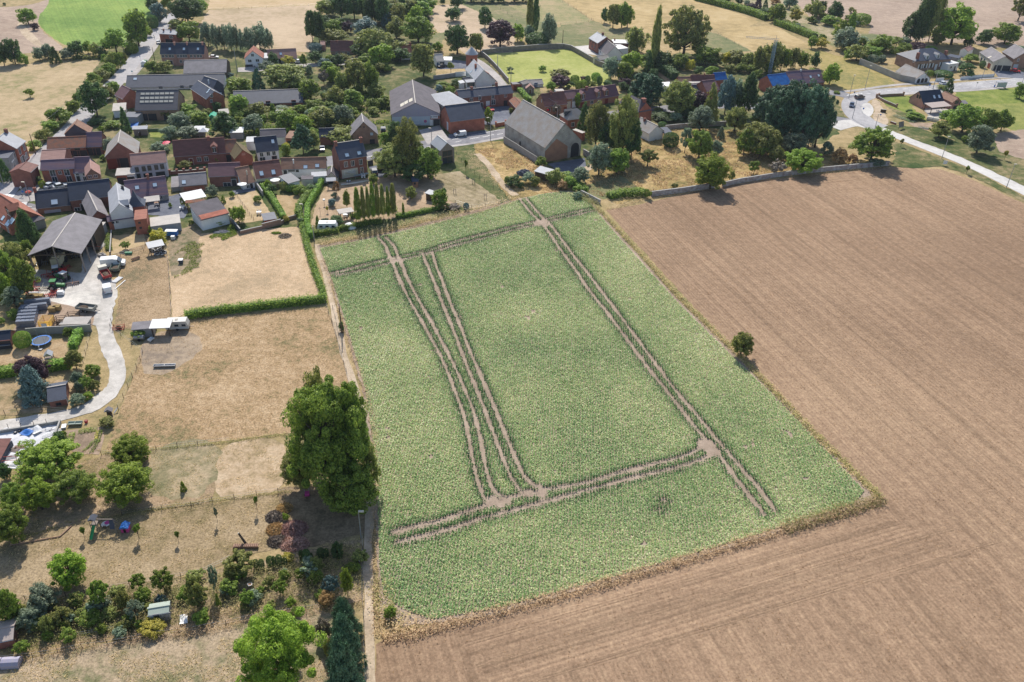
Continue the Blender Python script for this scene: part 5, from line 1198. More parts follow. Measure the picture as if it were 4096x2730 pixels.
H_('H',(284,660),(886,618),r=(268,484),base=(292,782),pitch=42,wall=_y,roof='dred',label='long old brick farmhouse with a dark red roof and two dormers',f=[('dorm',_j,(462,655),1.9,2.0),('dorm',_j,(762,620),1.9,2.0),(_G,_b,(486,720),1.1,2.2,_2),(_l,_b,(578,700),1.2,1.4),(_l,_b,(662,695),1.2,1.4),(_r,_j,(688,462),.9,.9)])
H_('G',(1546,768),(1952,730),r=(1552,641),bb=(2000,898),pitch=34,wall='lilac',roof=_X,label='pale lilac two-storey house with a pink striped roof',f=row(_l,_b,[(1612,822),(1692,812),(1758,803),(1838,795),(1907,785)],1.0,1.5,_d)+[(_l,_b,(1635,905),1.0,1.7,_d),(_l,_b,(1715,895),1.0,1.5,_d),(_l,_b,(1772,888),1.0,1.5,_d),(_l,_b,(1890,878),2.6,1.7,_d)])
H_('G',(1368,892),(1485,885),r=(1420,812),he=2.8,mono=True,wall=_q,roof=_K,name='garage',cat='garage',label='brick lean-to garage left of the lilac house',f=[(_v,_b,(1430,925),2.6,2.0)])
H_('G',(1490,880),(1580,872),r=(1500,810),he=2.8,mono=True,wall=_h,roof=_K,name=_7,cat=_g,label='pale annex roof joining garage and lilac house',f=[(_v,_b,(1535,915),2.4,2.0)])
H_('G',(1240,668),(1613,637),far=(1511,356),apex=(1389,503),bb=(1625,790),wall=_y,roof=_Z,name='brick_barn',cat=_P,label='big brick barn with a steep pale slate roof and a red door',f=[(_v,_b,(1342,765),3.6,3.4,_2),(_v,_b,(1452,750),3.4,3.4,_d)])
H_('G',(557,572),(1002,552),r=(570,449),base=(565,690),pitch=32,wall=_y,roof='rust',name='farm_range',cat=_P,label='long brick farm range with a rust-red roof, lower half open',f=row(_l,_b,[(690,590),(797,588),(910,582)],1.5,1.3,_d)+row(_v,_b,[(800,640),(885,642),(975,640)],3.0,2.2,_d))  # dark panels, not doors: shade of the open lower bays put into colour
H_('G',(1016,548),(1192,540),r=(1018,388),bb=(1220,645),pitch=38,wall=_y,roof='stripe',name='farm_range',cat=_P,label='taller brick farm building with a patchy blue-red roof at the end of the range',f=row(_v,_b,[(1090,640),(1150,632)],2.4,2.4,_d)+[(_l,_b,(1045,580),1.3,1.2,_d)])
H_('G',(760,402),(1052,386),far=(958,232),apex=(906,287),he=4.2,wall=_d,roof='tan',label='house with a dark slate-hung gable and a brown roof',f=[(_r,'roofr',(900,300),.6,1.0)])
H_('G',(185,570),(291,484),r=(82,372),base=(245,782),pitch=33,wall=_q,roof=_4,label='tall brick corner house with a pale slate roof at the left edge',f=row(_l,_b,[(232,605),(283,560),(258,705),(312,655)],1.2,1.9)+[(_r,_j,(75,385),.9,1.2),(_l,_b,(300,680),.8,1.4),(_G,_b,(282,720),1.2,2.6,_d)])
H_('G',(95,690),(190,580),r=(-40,560),base=(108,880),flat_=True,depth=11,wall=_i,roof=_H,label='grey flat-roofed street house with balconies at the left edge',f=row(_l,_b,[(170,660),(170,770),(120,800)],1.4,1.6)+[(_I,_b,(150,720),2.2,.5,_h)])
H_('G',(482,822),(870,800),r=(492,716),base=(545,978),pitch=34,wall=_q,roof='stripe',label='red-painted two-storey house with a purple striped roof and white gutter',f=[(_l,_b,(620,862),1.5,1.9),(_l,_b,(705,858),.9,1.1),(_l,_b,(787,855),1.5,1.9),(_l,_b,(650,950),1.4,1.9),(_l,_b,(820,942),1.4,1.9)])
H_('G',(478,722),(752,708),r=(578,617),he=6.2,pitch=32,wall=_y,roof=_X,label='rear wing of the red house with a pinkish roof',depth=9,f=[])
H_('G',(350,852),(440,770),r=(300,770),he=5.0,pitch=25,wall=_y,roof='dred',name=_7,cat=_g,label='dark brick side wing of the red house on the street corner',depth=6,f=[])
H_('G',(868,857),(1042,850),r=(881,680),base=(895,972),pitch=40,wall=_h,roof='stripe',label='narrow white house with a striped purple roof',f=[(_l,_b,(908,875),.8,1.1),(_l,_b,(992,872),.8,1.1),(_G,_b,(925,932),1.0,2.2),(_l,_b,(1000,930),.9,1.4),(_r,_j,(1058,745),.9,1.4)])
H_('G',(1010,893),(1172,872),far=(1183,700),apex=(1092,810),he=4.4,wall=_s,roof=_X,name='gabled_annex',cat='house',label='small brick gabled annex with a ribbed pinkish roof',f=[(_l,_b,(1060,905),1.0,.8),(_l,_b,(1125,898),.9,.8)])
H_('G',(822,1178),(1304,1122),r=(802,985),base=(855,1315),pitch=37,wall=_y,roof='navy',name='farmhouse',label='long brick building with a navy roof and a big arched passage',f=[('arch',_b,(1055,1250),3.4,4.2),(_l,_b,(912,1295),1.4,1.0),(_G,_b,(985,1285),1.2,2.0,_d),(_r,_j,(785,985),.8,1.2),(_r,_j,(1270,870),.6,1.2,_h)])
H_('G',(432,1272),(822,1228),r=(420,1082),base=(465,1345),pitch=36,wall=_s,roof='navy',name='farmhouse',label='single-storey brick building with a navy roof beside the village junction',f=[(_A,_j,(640,1202),1.7,1.6),(_I,_b,(620,1312),4.4,.9,_T),(_r,_j,(415,1075),.8,1.1)])
H_('G',(1062,1402),(1268,1362),far=(1206,1050),apex=(1166,1302),base=(1078,1520),wall=_y,roof=_i,name='gabled_barn',cat=_P,label='narrow brick barn with a long weathered grey gable roof',f=[(_v,_b,(1170,1490),5.0,2.6,_d)])
H_('G',(1297,1345),(1560,1308),far=(1429,973),apex=(1402,1228),he=4.8,wall=_h,roof=_4,name='modern_house',label='house with a pale grey metal roof and two black triangular dormers',over=.12,f=[('dorm','roofr',(1540,1160),2.4,1.2,_d),('dorm','roofr',(1520,1255),2.4,1.2,_d),(_r,'roofr',(1445,1050),.7,1.0,_d)])
H_('G',(1500,1168),(1976,1108),r=(1480,955),bb=(1985,1180),pitch=37,wall=_i,roof='stripe',label='low house with a dark purple roof, two roof windows and a cream awning',f=[(_A,_j,(1612,1032),1.1,1.2),(_A,_j,(1822,1000),1.1,1.2),(_r,_j,(1742,925),.7,1.4),(_l,_b,(1890,1145),1.0,1.2)])
H_('G',(1712,1205),(1870,1185),r=(1712,1150),he=2.4,mono=True,hr=.5,walls=False,wall=_D,roof=_K,name='awning',cat='awning',label='cream awning on the courtyard side of the dark purple-roofed house')
def spire():
 B=PT('G',(1640,1390));o=thing('pyramid_roofed_tower','small square brick tower with a curved slate spire roof','tower',B,.3)
 part('wall',MB().box(-2.2,-2.2,0,2.2,2.2,4.6),WM[_y],o)
 mb=MB();L=[(2.6,4.6),(1.5,5.5),(.7,6.8),(.05,8.8)]
 for(r0,z0),(r1,z1)in zip(L[:-1],L[1:]):
  for k in range(4):
   c0,s0=math.cos(k*math.pi/2+math.pi/4)*1.414,math.sin(k*math.pi/2+math.pi/4)*1.414
   c1,s1=math.cos((k+1)*math.pi/2+math.pi/4)*1.414,math.sin((k+1)*math.pi/2+math.pi/4)*1.414
   mb.quad((c0*r0,s0*r0,z0),(c1*r0,s1*r0,z0),(c1*r1,s1*r1,z1),(c0*r1,s0*r1,z1))
 part(_j,mb,RM[_H],o);part('window',MB().box(-.4,-2.24,2,.4,-2.15,3),m_glass,o)
spire()
H_('M',(1270,248),(1582,200),r=(1268,192),base=(1330,352),pitch=30,wall=_q,roof='stripe',name=_g,cat=_g,label='red brick outbuilding with a narrow striped roof above the dry lawn',f=row(_l,_b,[(1328,270),(1380,262),(1470,275)],.5,.4,_d)+[(_l,_b,(1418,252),.9,.5)])
H_('M',(1580,240),(1722,225),r=(1575,130),he=4.6,flat_=True,wall=_q,roof=_2,name=_g,cat=_g,label='square brick end block beside the narrow striped roof',f=row(_l,_b,[(1540,245),(1640,270),(1655,330)],.5,.4,_d))
LH='big open-fronted farm hangar with a dark double roof'
H_('M',(336,655),(950,632),far=(656,166),apex=(531,580),he=5.6,wall=_z,roof=_i,name='farm_hangar',cat=_P,label=LH,openf=True,over=.2,walls=True)
ho2,hw,hd,he,hr,_=HINFO[LH]
for ch in list(ho2.children):
 if ch.name.startswith('wall'):bpy.data.objects.remove(ch)
mb=MB().quad((-hw,hd,0),(hw,hd,0),(hw,hd,he),(0,hd,hr-.05),(-hw,hd,he));mb.quad((-hw,-hd+3,0),(-hw,hd,0),(-hw,hd,he),(-hw,-hd+3,he))
mb.quad((hw,hd*.2,0),(hw,hd,0),(hw,hd,he),(hw,hd*.2,he));part('wall',mb,WM[_z],ho2)
for sx,sy in((-hw+.2,-hd+.2),(hw-.2,-hd+.2),(0,-hd+.2),(hw-.2,0),(-hw+.2,0),(0,0),(hw-.2,-hd*.5)):
 part(_W,MB().box(sx-.14,sy-.14,0,sx+.14,sy+.14,he+(abs(sx)<1)*(hr-he)*.9),WM[_1],ho2)
part('truss',MB().box(-hw,-hd+.1,he-.3,hw,-hd+.3,he-.05).box(-hw,-.1,he-.3,hw,.1,he-.05),WM[_z],ho2)
H_('M',(1775,318),(2122,272),r=(1770,215),base=(1778,330),he=2.4,flat_=True,wall=_i,roof=_K,name='flat_shed',cat=_u,label='flat pale-roofed shed littered with rust-brown debris')
H_('M',(-190,108),(112,320),r=(160,45),bb=(130,425),pitch=40,wall=_q,roof=_2,label='red-roofed brick house with a wooden dormer and solar panels at the left edge',f=[('dorm',_j,(110,185),3.0,1.8,_z),(_A,_j,(170,112),1.1,1.4),(_A,_j,(35,215),1.2,1.4),(_A,_j,(95,275),2.0,1.7),(_A,_j,(140,248),2.0,1.7),(_v,_b,(20,400),3.0,2.4,_h),(_l,_b,(135,340),1.2,1.2),(_l,_b,(95,355),.9,1.4)])
H_('G',(345,1450),(520,1395),r=(400,1355),he=2.7,pitch=22,hip=.7,wall=_i,roof='fibre',name='garage',cat='garage',label='low grey-roofed garage behind the big farm hangar',f=[])
H_('H',(350,1012),(664,985),r=(335,880),base=(400,1090),pitch=30,wall=_s,roof=_i,label='low grey-roofed house with a pillared garden wall behind it',f=[(_A,_j,(398,968),1.1,1.4),(_I,_b,(520,1040),6,1.2,_q)])
H_('H',(250,1035),(355,1025),r=(235,912),base=(255,1085),flat_=True,wall=_i,roof=_i,name='flat_shed',cat=_u,label='flat grey shed between the dark purple roof and the pillared wall')
H_('H',(692,898),(1057,882),r=(652,757),bb=(1077,1010),pitch=36,wall=_y,roof=_C,label='tall brick house with a purple-pink tiled roof above the yard',f=[(_l,_b,(985,940),1.4,1.4,_d),(_G,_b,(1000,1035),1.4,2.2,_d),(_l,_b,(915,1035),2.2,1.2),(_r,_j,(655,755),.4,1.4,_h)])
H_('H',(415,1190),(650,1140),r=(400,1100),he=2.8,mono=True,hr=.7,walls=False,wall=_h,roof=_h,name='canopy_shed',cat=_u,label='open shed under a white corrugated sheet roof')
H_('H',(600,1420),(920,1340),r=(510,1225),he=3.2,mono=True,hr=1.8,wall=_h,roof='fibre',name='corrugated_shed',cat=_u,label='shed with a grey mossy corrugated roof edged in rust red',f=row(_I,_j,[(750,1350)],8.0,2.2,_C if False else _q))
H_('H',(430,1215),(640,1200),r=(425,1190),he=2.9,mono=True,hr=.4,walls=False,wall=_h,roof='rust',name='canopy_shed',cat=_u,label='narrow rusty canopy between the white sheet roof and the mossy shed')
#right-hand side
H_('F',(1076,722),(1500,692),r=(1150,592),base=(1108,856),pitch=38,hip=1.0,wall=_s,roof=_H,name='villa',label='large brick villa with a hipped slate roof and white shutters',f=row('shut',_b,[(1130,785),(1190,778),(1262,772),(1380,760),(1440,755)],1.1,2.0)+[(_G,_b,(1316,785),1.1,2.6,_h),('dorm',_j,(1215,700),1.5,1.7,_h),('dorm',_j,(1340,690),1.5,1.7,_h),(_r,_j,(1095,690),1.1,2.6),(_r,_j,(1430,640),1.1,1.6),(_l,_0,(1055,722),.8,1)],depth=13)
H_('F',(1468,762),(1588,745),r=(1480,718),bb=(1580,832),flat_=True,wall=_h,roof=_h,name=_7,cat=_g,label='white flat-roofed annex right of the large brick villa',f=[(_G,_b,(1535,810),.9,2.0,_d),(_l,_b,(1495,795),.8,.7,_d)])
H_('F',(1450,665),(1580,690),r=(1455,635),he=3,flat_=True,wall=_i,roof=_H,name=_g,cat=_g,label='dark flat roof behind the white annex')
H_('F',(1067,942),(1250,930),far=(945,762),apex=(1172,858),base=(1073,985),wall=_h,roof=_Z,name='long_garage',cat='garage',label='white garage with three arched doors and a long grey tiled roof',f=row('arch',_b,[(1108,965),(1155,960),(1198,955)],1.5,2.0))
H_('F',(1996,728),(2222,738),far=(1806,552),apex=(2126,668),base=(1988,832),wall=_D,roof=_i,name='garage',cat='garage',label='cream double garage with a long grey roof at the main road',f=[(_v,_b,(2045,790),3.4,2.4,_d),(_v,_b,(2150,785),3.6,2.4,_d),(_l,_0,(1850,705),1.2,2.0,_F),(_l,_0,(1885,715),1.2,1.6,_F),(_v,_0,(1940,780),3.0,2.4,_2)]+row(_A,'roofl',[(1810,615),(1880,645),(1950,675)],1.3,1.5,_h))
H_('F',(2240,692),(2470,700),far=(2030,518),apex=(2340,604),he=4.6,wall=_s,roof=_i,name='workshop',cat='building',label='large brown brick workshop with a grey roof at the right edge',f=[(_l,_b,(2285,710),.7,1.2),(_v,_b,(2250,790),2.2,2.0,_T)])
H_('F',(1690,605),(1760,575),r=(1720,545),he=3.2,pitch=30,wall=_h,roof=_X,name=_g,cat=_g,label='tiny pink-roofed outbuilding behind the cream garage')
H_('F',(1172,1222),(1412,1200),r=(1136,1078),base=(1165,1282),pitch=42,wall=_X,roof='navy',label='brick house with a black roof and a covered terrace beside the bend',f=row(_l,_0,[(1102,1135),(1130,1145)],.8,1.2,_d)+row(_A,_j,[(1297,1142),(1355,1138)],1.0,1.5)+[(_r,_j,(1396,1085),1.4,.9,_X)])
H_('F',(1512,1205),(1614,1198),far=(1425,1082),apex=(1583,1155),base=(1500,1300),wall=_X,roof='tan',name='house_wing',label='brick wing with a ribbed brown roof right of the covered terrace',f=[(_l,_b,(1562,1205),1.6,1.2,_d),(_l,_b,(1550,1272),2.4,1.6,_d)])
H_('F',(1270,1272),(1490,1250),r=(1185,1222),he=2.6,mono=True,hr=.5,walls=False,wall=_1,roof='tin',name='terrace_roof',cat='terrace roof',label='pinkish corrugated terrace roof on posts in front of the black-roofed house')
H_('F',(1600,1225),(1685,1222),r=(1610,1190),he=2.5,mono=True,walls=False,wall=_1,roof=_i,name='carport',cat='carport',label='small carport right of the brick wing')
H_('E',(1362,985),(1757,962),r=(1345,845),bb=(1762,1005),pitch=36,wall=_q,roof='stripe',label='long house with a patched blue and red striped roof in front of the birches',f=[(_r,_j,(1478,835),.6,.6,_h),(_A,_j,(1595,905),.9,1.2),(_A,_j,(1690,890),.9,1.2)])
H_('E',(1148,1010),(1362,985),r=(1118,886),he=4.0,pitch=34,wall=_q,roof=_F,name='tarped_house',label='roof covered with a bright blue tarpaulin below the lattice mast',f=[])
H_('E',(200,948),(468,945),r=(182,890),he=4.5,pitch=40,wall=_q,roof='dred',label='dark red roof behind the lime tree and blue cedar',f=[(_r,_j,(345,885),.6,.6)])
H_('E',(480,940),(612,930),r=(470,862),he=4.5,pitch=38,wall=_q,roof=_F,name='tarped_house',label='blue-covered roof next to the dark red roof behind the blue cedar')
H_('E',(50,968),(188,965),r=(45,910),he=4,pitch=34,wall=_q,roof='tan',name=_g,cat=_g,label='brown roof at the left of the houses behind the blue cedar')
H_('E',(240,1105),(372,1100),r=(215,1002),bb=(380,1180),pitch=36,wall=_q,roof=_H,label='blue-grey slate roof in front of the dark red one behind the cypress',f=[(_A,_j,(300,1055),.9,1.2)])
H_('E',(372,1070),(520,1050),r=(345,955),he=5,pitch=36,wall=_q,roof=_C,label='purple-brown roof right of the blue-grey slate roof behind the cypress',f=[(_r,_j,(500,940),.6,.6)])
H_('E',(190,985),(310,975),r=(195,940),he=4,flat_=True,wall=_h,roof=_K,name=_7,cat=_g,label='pale roof between the dark red and blue-grey roofs')
H_('D',(235,1248),(494,1215),r=(205,1110),base=(255,1365),pitch=42,wall='orange',roof='dred',name=_5,label='left house of the brick row, with a dark slate-brown roof',group=_U,f=[(_l,_b,(280,1295),1.2,1.5),(_l,_b,(357,1285),1.2,1.3),(_v,_b,(472,1280),1.4,2.4,_2),(_r,_j,(304,1105),.8,1.0),(_l,_0,(195,1190),.5,.8)])
H_('D',(495,1162),(625,1145),r=(472,1075),bb=(635,1265),pitch=36,wall='orange',roof=_C,name=_5,label='middle house of the brick row, with a white eaves band',group=_U,f=[(_l,_b,(572,1175),1.0,1.5),(_G,_b,(512,1265),1.4,2.6,_J),(_G,_b,(575,1255),1.6,2.4,_h),(_r,_j,(612,1062),.6,.8)])
H_('D',(640,1187),(1102,1117),r=(622,1062),bb=(1105,1200),pitch=44,wall='orange',roof=_C,name=_5,label='right house of the brick row, with a purple roof and three brick dormers',group=_U,f=[('dorm',_j,(684,1170),1.9,2.2),('dorm',_j,(866,1145),1.9,2.2),('dorm',_j,(957,1128),1.9,2.2),(_r,_j,(724,1055),.9,1.2),(_r,_j,(1068,1000),.9,1.2),(_l,_b,(868,1195),1.3,1.2),(_v,_b,(957,1190),1.6,2.0,_2),(_l,_b,(785,1205),1.3,1.2),(_v,_b,(670,1240),1.6,2.0,_2)])
H_('J',(1096,528),(1330,495),r=(1165,400),base=(1097,642),pitch=40,hip=1.0,wall=_q,roof=_Z,label='hipped grey-roofed brick house with a white side wall behind the stone barn',f=[(_l,_b,(1150,585),1.2,1.4),('dorm',_0,(1050,470),1.2,1.6,_d)])
H_('K',(162,434),(316,406),far=(22,215),apex=(215,330),bb=(302,545),hip=True,wall=_q,roof='fibre',name='manor_house',label='large brick house with a hipped dark roof and a tall chimney',f=[(_r,_j,(208,385),1.6,3.6)])
H_('K',(286,690),(452,658),far=(190,505),apex=(379,600),base=(302,788),wall=_h,roof=_Z,name='cottage',label='small white cottage with a grey tiled roof beside the orchard',f=[(_r,'roofl',(232,540),.8,1.0)])
H_('K',(460,690),(548,680),r=(430,625),he=2.4,mono=True,walls=False,wall=_h,roof=_H,name='lean_to',cat=_u,label='dark lean-to roof right of the small white cottage')
H_('K',(430,152),(600,140),r=(432,92),he=3.4,flat_=True,wall=_h,roof=_h,name=_7,cat=_g,label='white flat-roofed annex behind the yellow-green lime tree')
H_('J',(1150,650),(1260,690),r=(1190,640),he=3,flat_=True,wall=_q,roof=_K,name=_g,cat=_g,label='small flat brick outbuilding right of the stone barn gable')
H_('D',(757,448),(860,508),r=(836,380),base=(760,575),pitch=32,wall=_y,roof=_4,label='two-storey brick farmhouse end with a pale slate roof at the top',f=row(_l,_b,[(775,480),(800,495),(828,510)],.8,1.1,_d)+row(_l,_b,[(790,545),(820,560)],.8,1.1,_d)+[(_r,_j,(915,410),.9,1.0)],depth=8)
H_('D',(862,562),(960,645),r=(940,452),base=(862,630),pitch=42,wall=_h,roof='fibre',label='white farmhouse with a grey-brown roof behind the brick farmhouse end',f=[(_l,_b,(890,600),.8,1.6,_F),(_r,_j,(965,470),.7,1.0)])
H_('D',(1000,628),(1192,600),r=(1045,520),bb=(1190,655),pitch=30,hip=1.0,wall=_h,roof=_Z,name='front_wing',label='white single-storey front wing with a hipped grey roof and a porch',f=row(_l,_b,[(1040,660),(1130,640),(1165,635)],1.0,1.6,_d)+[(_r,_j,(1030,560),.9,1.6,_D)])
H_('D',(1035,510),(1215,515),r=(1050,470),he=4.5,flat_=True,wall=_y,roof=_h,name='flat_roof_annex',cat='building',label='brick annex with a white flat roof at the farmhouse, upper',f=[(_r,_j,(1055,480),.6,.9)])
H_('D',(1090,585),(1215,570),r=(1080,520),he=4,flat_=True,wall=_h,roof=_h,name='flat_roof_annex',cat='building',label='white annex with a white flat roof at the farmhouse, lower')
H_('D',(880,708),(995,688),r=(870,660),he=2.6,pitch=25,wall=_D,roof=_Z,name=_u,cat=_u,label='small shed with a grey roof inside the stone wall of the farmhouse',f=[(_v,_b,(975,715),1.4,1.8)])
H_('J',(640,115),(802,106),r=(628,62),base=(642,150),pitch=25,wall=_h,roof=_Z,name=_u,cat=_u,label='long white garden shed with a grey roof at the village green',f=[(_v,_b,(715,135),1.5,1.9,_F)])
H_('J',(560,112),(632,90),r=(600,60),he=2.6,pitch=25,wall=_i,roof=_Z,name=_u,cat=_u,label='small slate-roofed shed left of the long white garden shed')
H_('J',(606,158),(694,158),far=(650,125),he=2.2,wall=_1,roof=_X,name='log_cabin',cat=_u,label='log cabin shed with a pinkish gable roof in the gardens',f=[(_G,_b,(650,185),.9,1.7,_1)])
H_('J',(955,195),(1048,190),r=(960,172),he=2.4,flat_=True,wall=_h,roof=_K,name=_u,cat=_u,label='small flat pale-roofed shed behind the brick row')
H_('J',(445,115),(565,108),r=(440,92),he=2.6,flat_=True,wall=_q,roof=_i,name='garage',cat='garage',label='brick garages with flat grey roofs at the corner of the village green',f=[(_v,_b,(500,125),3,1.9,_2)])
#left farm and near field
H_('N',(1560,205),(1795,185),r=(1570,128),base=(1580,290),he=2.3,mono=True,hr=.3,wall=_i,roof=_i,name='field_shed',cat=_u,label='grey tin field shelter at the left of the white shed row')
H_('N',(1772,188),(1985,178),r=(1805,95),he=2.5,mono=True,hr=.2,walls=False,wall=_h,roof=_h,name='canopy',cat='canopy',label='white sheet canopy on posts between the shed and the old caravan')
H_('N',(570,1040),(772,1004),r=(580,888),base=(605,1125),pitch=22,wall=_y,roof=_H,name='brick_hut',cat='hut',label='small brick hut with a slate roof beside the gravel track',f=[(_l,_b,(690,1080),.8,.5,_d),(_G,'right',(800,1060),.9,1.9,_d),(_r,_j,(770,850),.5,.6,_i)],depth=None)
H_('N',(-80,388),(112,368),r=(100,217),bb=(135,425),pitch=35,wall=_y,roof='navy',label='navy-roofed low house at the left edge above the trampoline garden',f=[(_v,_b,(60,420),3.0,2.2)])
H_('P',(1746,776),(1985,736),r=(1760,694),base=(1786,862),pitch=16,wall=_i,roof=_a,name='metal_shed',cat=_u,label='pale green metal garden shed with an open sliding door',f=[(_v,_b,(1852,812),.8,1.8,_d),(_I,_b,(1795,812),.7,1.8,_T)],over=.06)  # the open doorway is a dark panel, its inner shade given as colour
H_('P',(-60,1078),(142,1036),r=(-20,935),he=2.0,pitch=18,wall=_y,roof='tin',name='tin_roofed_hut',cat='hut',label='brick hut with a corrugated tin roof overgrown by weeds at the left edge')
H_('H',(1348,1420),(1482,1400),r=(1340,1382),bb=(1490,1455),mono=True,hr=.15,he=None,wall=_q,roof=_H,name='garden_shed',cat=_u,label='reddish garden shed with a grey flat roof at the corner wall',depth=4)
H_('I',(1325,965),(1388,962),r=(1322,925),he=2.1,mono=True,hr=.5,wall='orange',roof=_H,name='garden_shed',cat=_u,label='small wooden garden shed under the big garden trees',f=[(_l,_b,(1350,985),.5,.5,_d)],depth=2.6)
H_('I',(1545,1120),(1590,1085),r=(1510,1075),he=2.2,mono=True,hr=.25,wall=_z,roof='zinc',name='garden_shed',cat=_u,label='dark wooden shed with a zinc roof beside the round tree')
H_('I',(470,1340),(622,1315),r=(452,1298),he=2.4,mono=True,hr=.1,walls=False,wall=_1,roof=_K,name='pergola',cat='pergola',label='white-roofed pergola with garden chairs left of the poplar row')
H_('J',(870,1180),(935,1125),r=(750,1100),he=2.4,mono=True,hr=.3,wall=_z,roof=_4,name='tin_shed',cat=_u,label='grey tin-roofed lean-to shed beside the dark yard')
H_('M',(1755,570),(1922,535),r=(1730,510),he=2.3,mono=True,hr=.45,walls=False,wall=_1,roof='zinc',name='animal_shelter',cat='shelter',label='small animal shelter with a corrugated roof, cows resting inside')
H_('M',(1070,400),(1135,400),r=(1075,240),he=3.0,flat_=True,depth=7,wall='conc',roof=_K,name='silo_wall',cat=_g,label='pale concrete block between the hangar and the narrow brick barn')
H_('H',(480,352),(635,350),r=(490,315),he=2.4,mono=True,wall=_i,roof=_h,name=_u,cat=_u,label='white flat shed roof among the bushes above the long farmhouse')
H_('H',(940,388),(1085,385),r=(950,330),he=2.4,mono=True,wall=_i,roof=_h,name=_u,cat=_u,label='white shed roof right of the dark garden pine')
H_('H',(1490,158),(1560,155),r=(1492,125),he=2.4,mono=True,wall=_1,roof=_K,name=_u,cat=_u,label='beige shed roof below the long low barn')
H_('H',(825,170),(925,160),r=(850,115),he=2.4,mono=True,wall=_1,roof=_K,name=_u,cat=_u,label='pinkish shed roof right of the angled brick house')
H_('G',(1565,350),(1725,345),r=(1575,315),he=2.3,mono=True,wall=_1,roof=_4,name=_u,cat=_u,label='pale shed roof by the blue tarpaulins')
H_('A',(1330,1310),(1470,1300),r=(1270,1230),he=2.6,mono=True,wall=_h,roof=_K,name=_7,cat=_g,label='low brown-roofed annex by the left road below the angled cottage')
H_('A',(1355,1115),(1450,1162),r=(1455,1010),he=4.2,pitch=36,wall=_q,roof=_C,name='cottage',label='brick cottage with a purple roof on the bend above the solar barn',f=[(_l,_b,(1380,1165),1.4,.5)],depth=7)
H_('A',(1440,1380),(1612,1385),r=(1445,1320),he=3,flat_=True,wall=_i,roof=_H,name=_g,cat=_g,label='dark flat roof between the narrow conifer and the solar barn')
H_('B',(1712,530),(1760,530),r=(1712,490),he=2.6,pitch=25,wall=_X,roof=_X,name=_u,cat=_u,label='small pink shed left of the dark red-roofed cottage')
#NEAR TREES (left and bottom)
T_('M',290,110,500,210,_N,_d,'shaggy dark spruce between the red-tiled house and the farm hangar',lod=2)
T_('M',450,240,330,100,_e,_f,'low bush behind the upper left corner of the farm hangar')
for it,k,col,l in[((150,490,900,300),_c,_f,'big olive-leaved tree at the left edge below the red-tiled house'),((320,480,760,170),_o,_a,'tree tucked against the left side of the farm hangar'),((270,690,1190,280),_o,_a,'large green tree left of the tractors'),((60,600,1050,230),_c,_a,'large green tree at the left edge beside the big olive-leaved one'),((60,850,1180,200),_e,_m,'bright bush mass at the left edge left of the tractors'),((150,1020,1300,240),_c,_i,'round grey-green bush above the wrapped bales'),((20,1040,1230,120),_e,_m,'small bright bush at the left edge above the wrapped bales')]:
 T_('M',*it,k,col,l,'trees left of the farmyard',2)
T_('M',150,1280,1410,150,_e,_a,'green bush at the end of the bale stack')
T_('M',20,1380,1470,80,_e,_a,'small bush at the left edge beside the bale stack')
T_('M',1470,490,600,115,_w,_a,'small crooked tree on the fenced dry lawn below the brick outbuilding',lod=2)
T_('M',1850,330,540,190,_e,_J,'tall yellow-green weeds behind the animal shelter')
T_('M',1770,290,400,90,_e,_m,'bright climbing plant at the flat pale-roofed shed')
T_('N',262,240,430,175,_t,_a,'round clipped bush between navy-roofed house and trampoline',lod=2)
T_('N',790,170,290,120,_e,_a,'small bush growing over the concrete wall by the trampoline')
T_('N',385,535,900,350,_o,_C,'dark red copper-leaved tree in the garden below the playhouse',lod=3)
T_('N',360,640,1040,280,_N,_F,'dark ragged spruce in front of the copper-leaved tree',lod=2)
T_('N',870,450,690,190,_c,_f,'rounded hedge tree at the corner of the clipped hedge',lod=2)
for it,k,col,l in[((900,680,900,160),_e,_i,'grey-leaved bush at the corner of the shrub patch'),((1090,600,780,200),_e,_a,'wild green shrubs at the top of the shrub patch'),((1000,740,930,170),_e,_a,'green shrub in the middle of the shrub patch'),((920,800,960,120),_e,_i,'grey shrub at the wall of the brick hut'),((1110,790,930,130),_e,_f,'olive shrub at the track side of the shrub patch'),((900,950,1115,190),_e,_i,'wide grey-green shrub at the lower end of the shrub patch'),((1030,940,1040,120),_e,_m,'bright shrub at the lower end of the shrub patch')]:
 T_('N',*it,k,col,l,'wild shrubs between the brick hut and the gravel track',2)
T_('N',1630,180,325,190,_e,_a,'leafy bush in front of the grey tin field shelter',lod=2)
T_('N',1260,1240,1370,190,_e,_f,'weedy shrub beside the stone well at the vegetable beds')
T_('O',1550,165,525,430,_c,_m,'bright green fruit tree, upper of the two round ones in the paddock',lod=3)
T_('O',1470,515,985,560,_O,_m,'broad bright green fruit tree, lower of the two round ones in the paddock',lod=3)
T_('O',560,250,700,680,_O,_m,'largest orchard tree beside the concrete slab',lod=3)
T_('O',690,95,305,170,_c,_d,'dark small tree at the corner of the concrete slab',lod=2)
T_('O',740,70,170,90,_e,_a,'green plants along the slab edge by the vegetable beds')
T_('O',880,575,950,440,_O,_a,'orchard tree right of the middle, above the sand pit',lod=3)
T_('O',440,660,1070,380,_c,_m,'orchard tree in the middle of the left group',lod=3)
T_('O',160,690,1040,290,_c,_a,'orchard tree at the left of the group',lod=3)
T_('O',110,970,1440,400,_O,_a,'large orchard tree cut by the left edge',lod=3)
T_('O',50,460,660,150,_c,_d,'dark small tree at the left edge below the concrete slab',lod=2)
T_('O',2147,668,778,70,_n,_m,'tiny bright green column plant alone in the dry paddock')
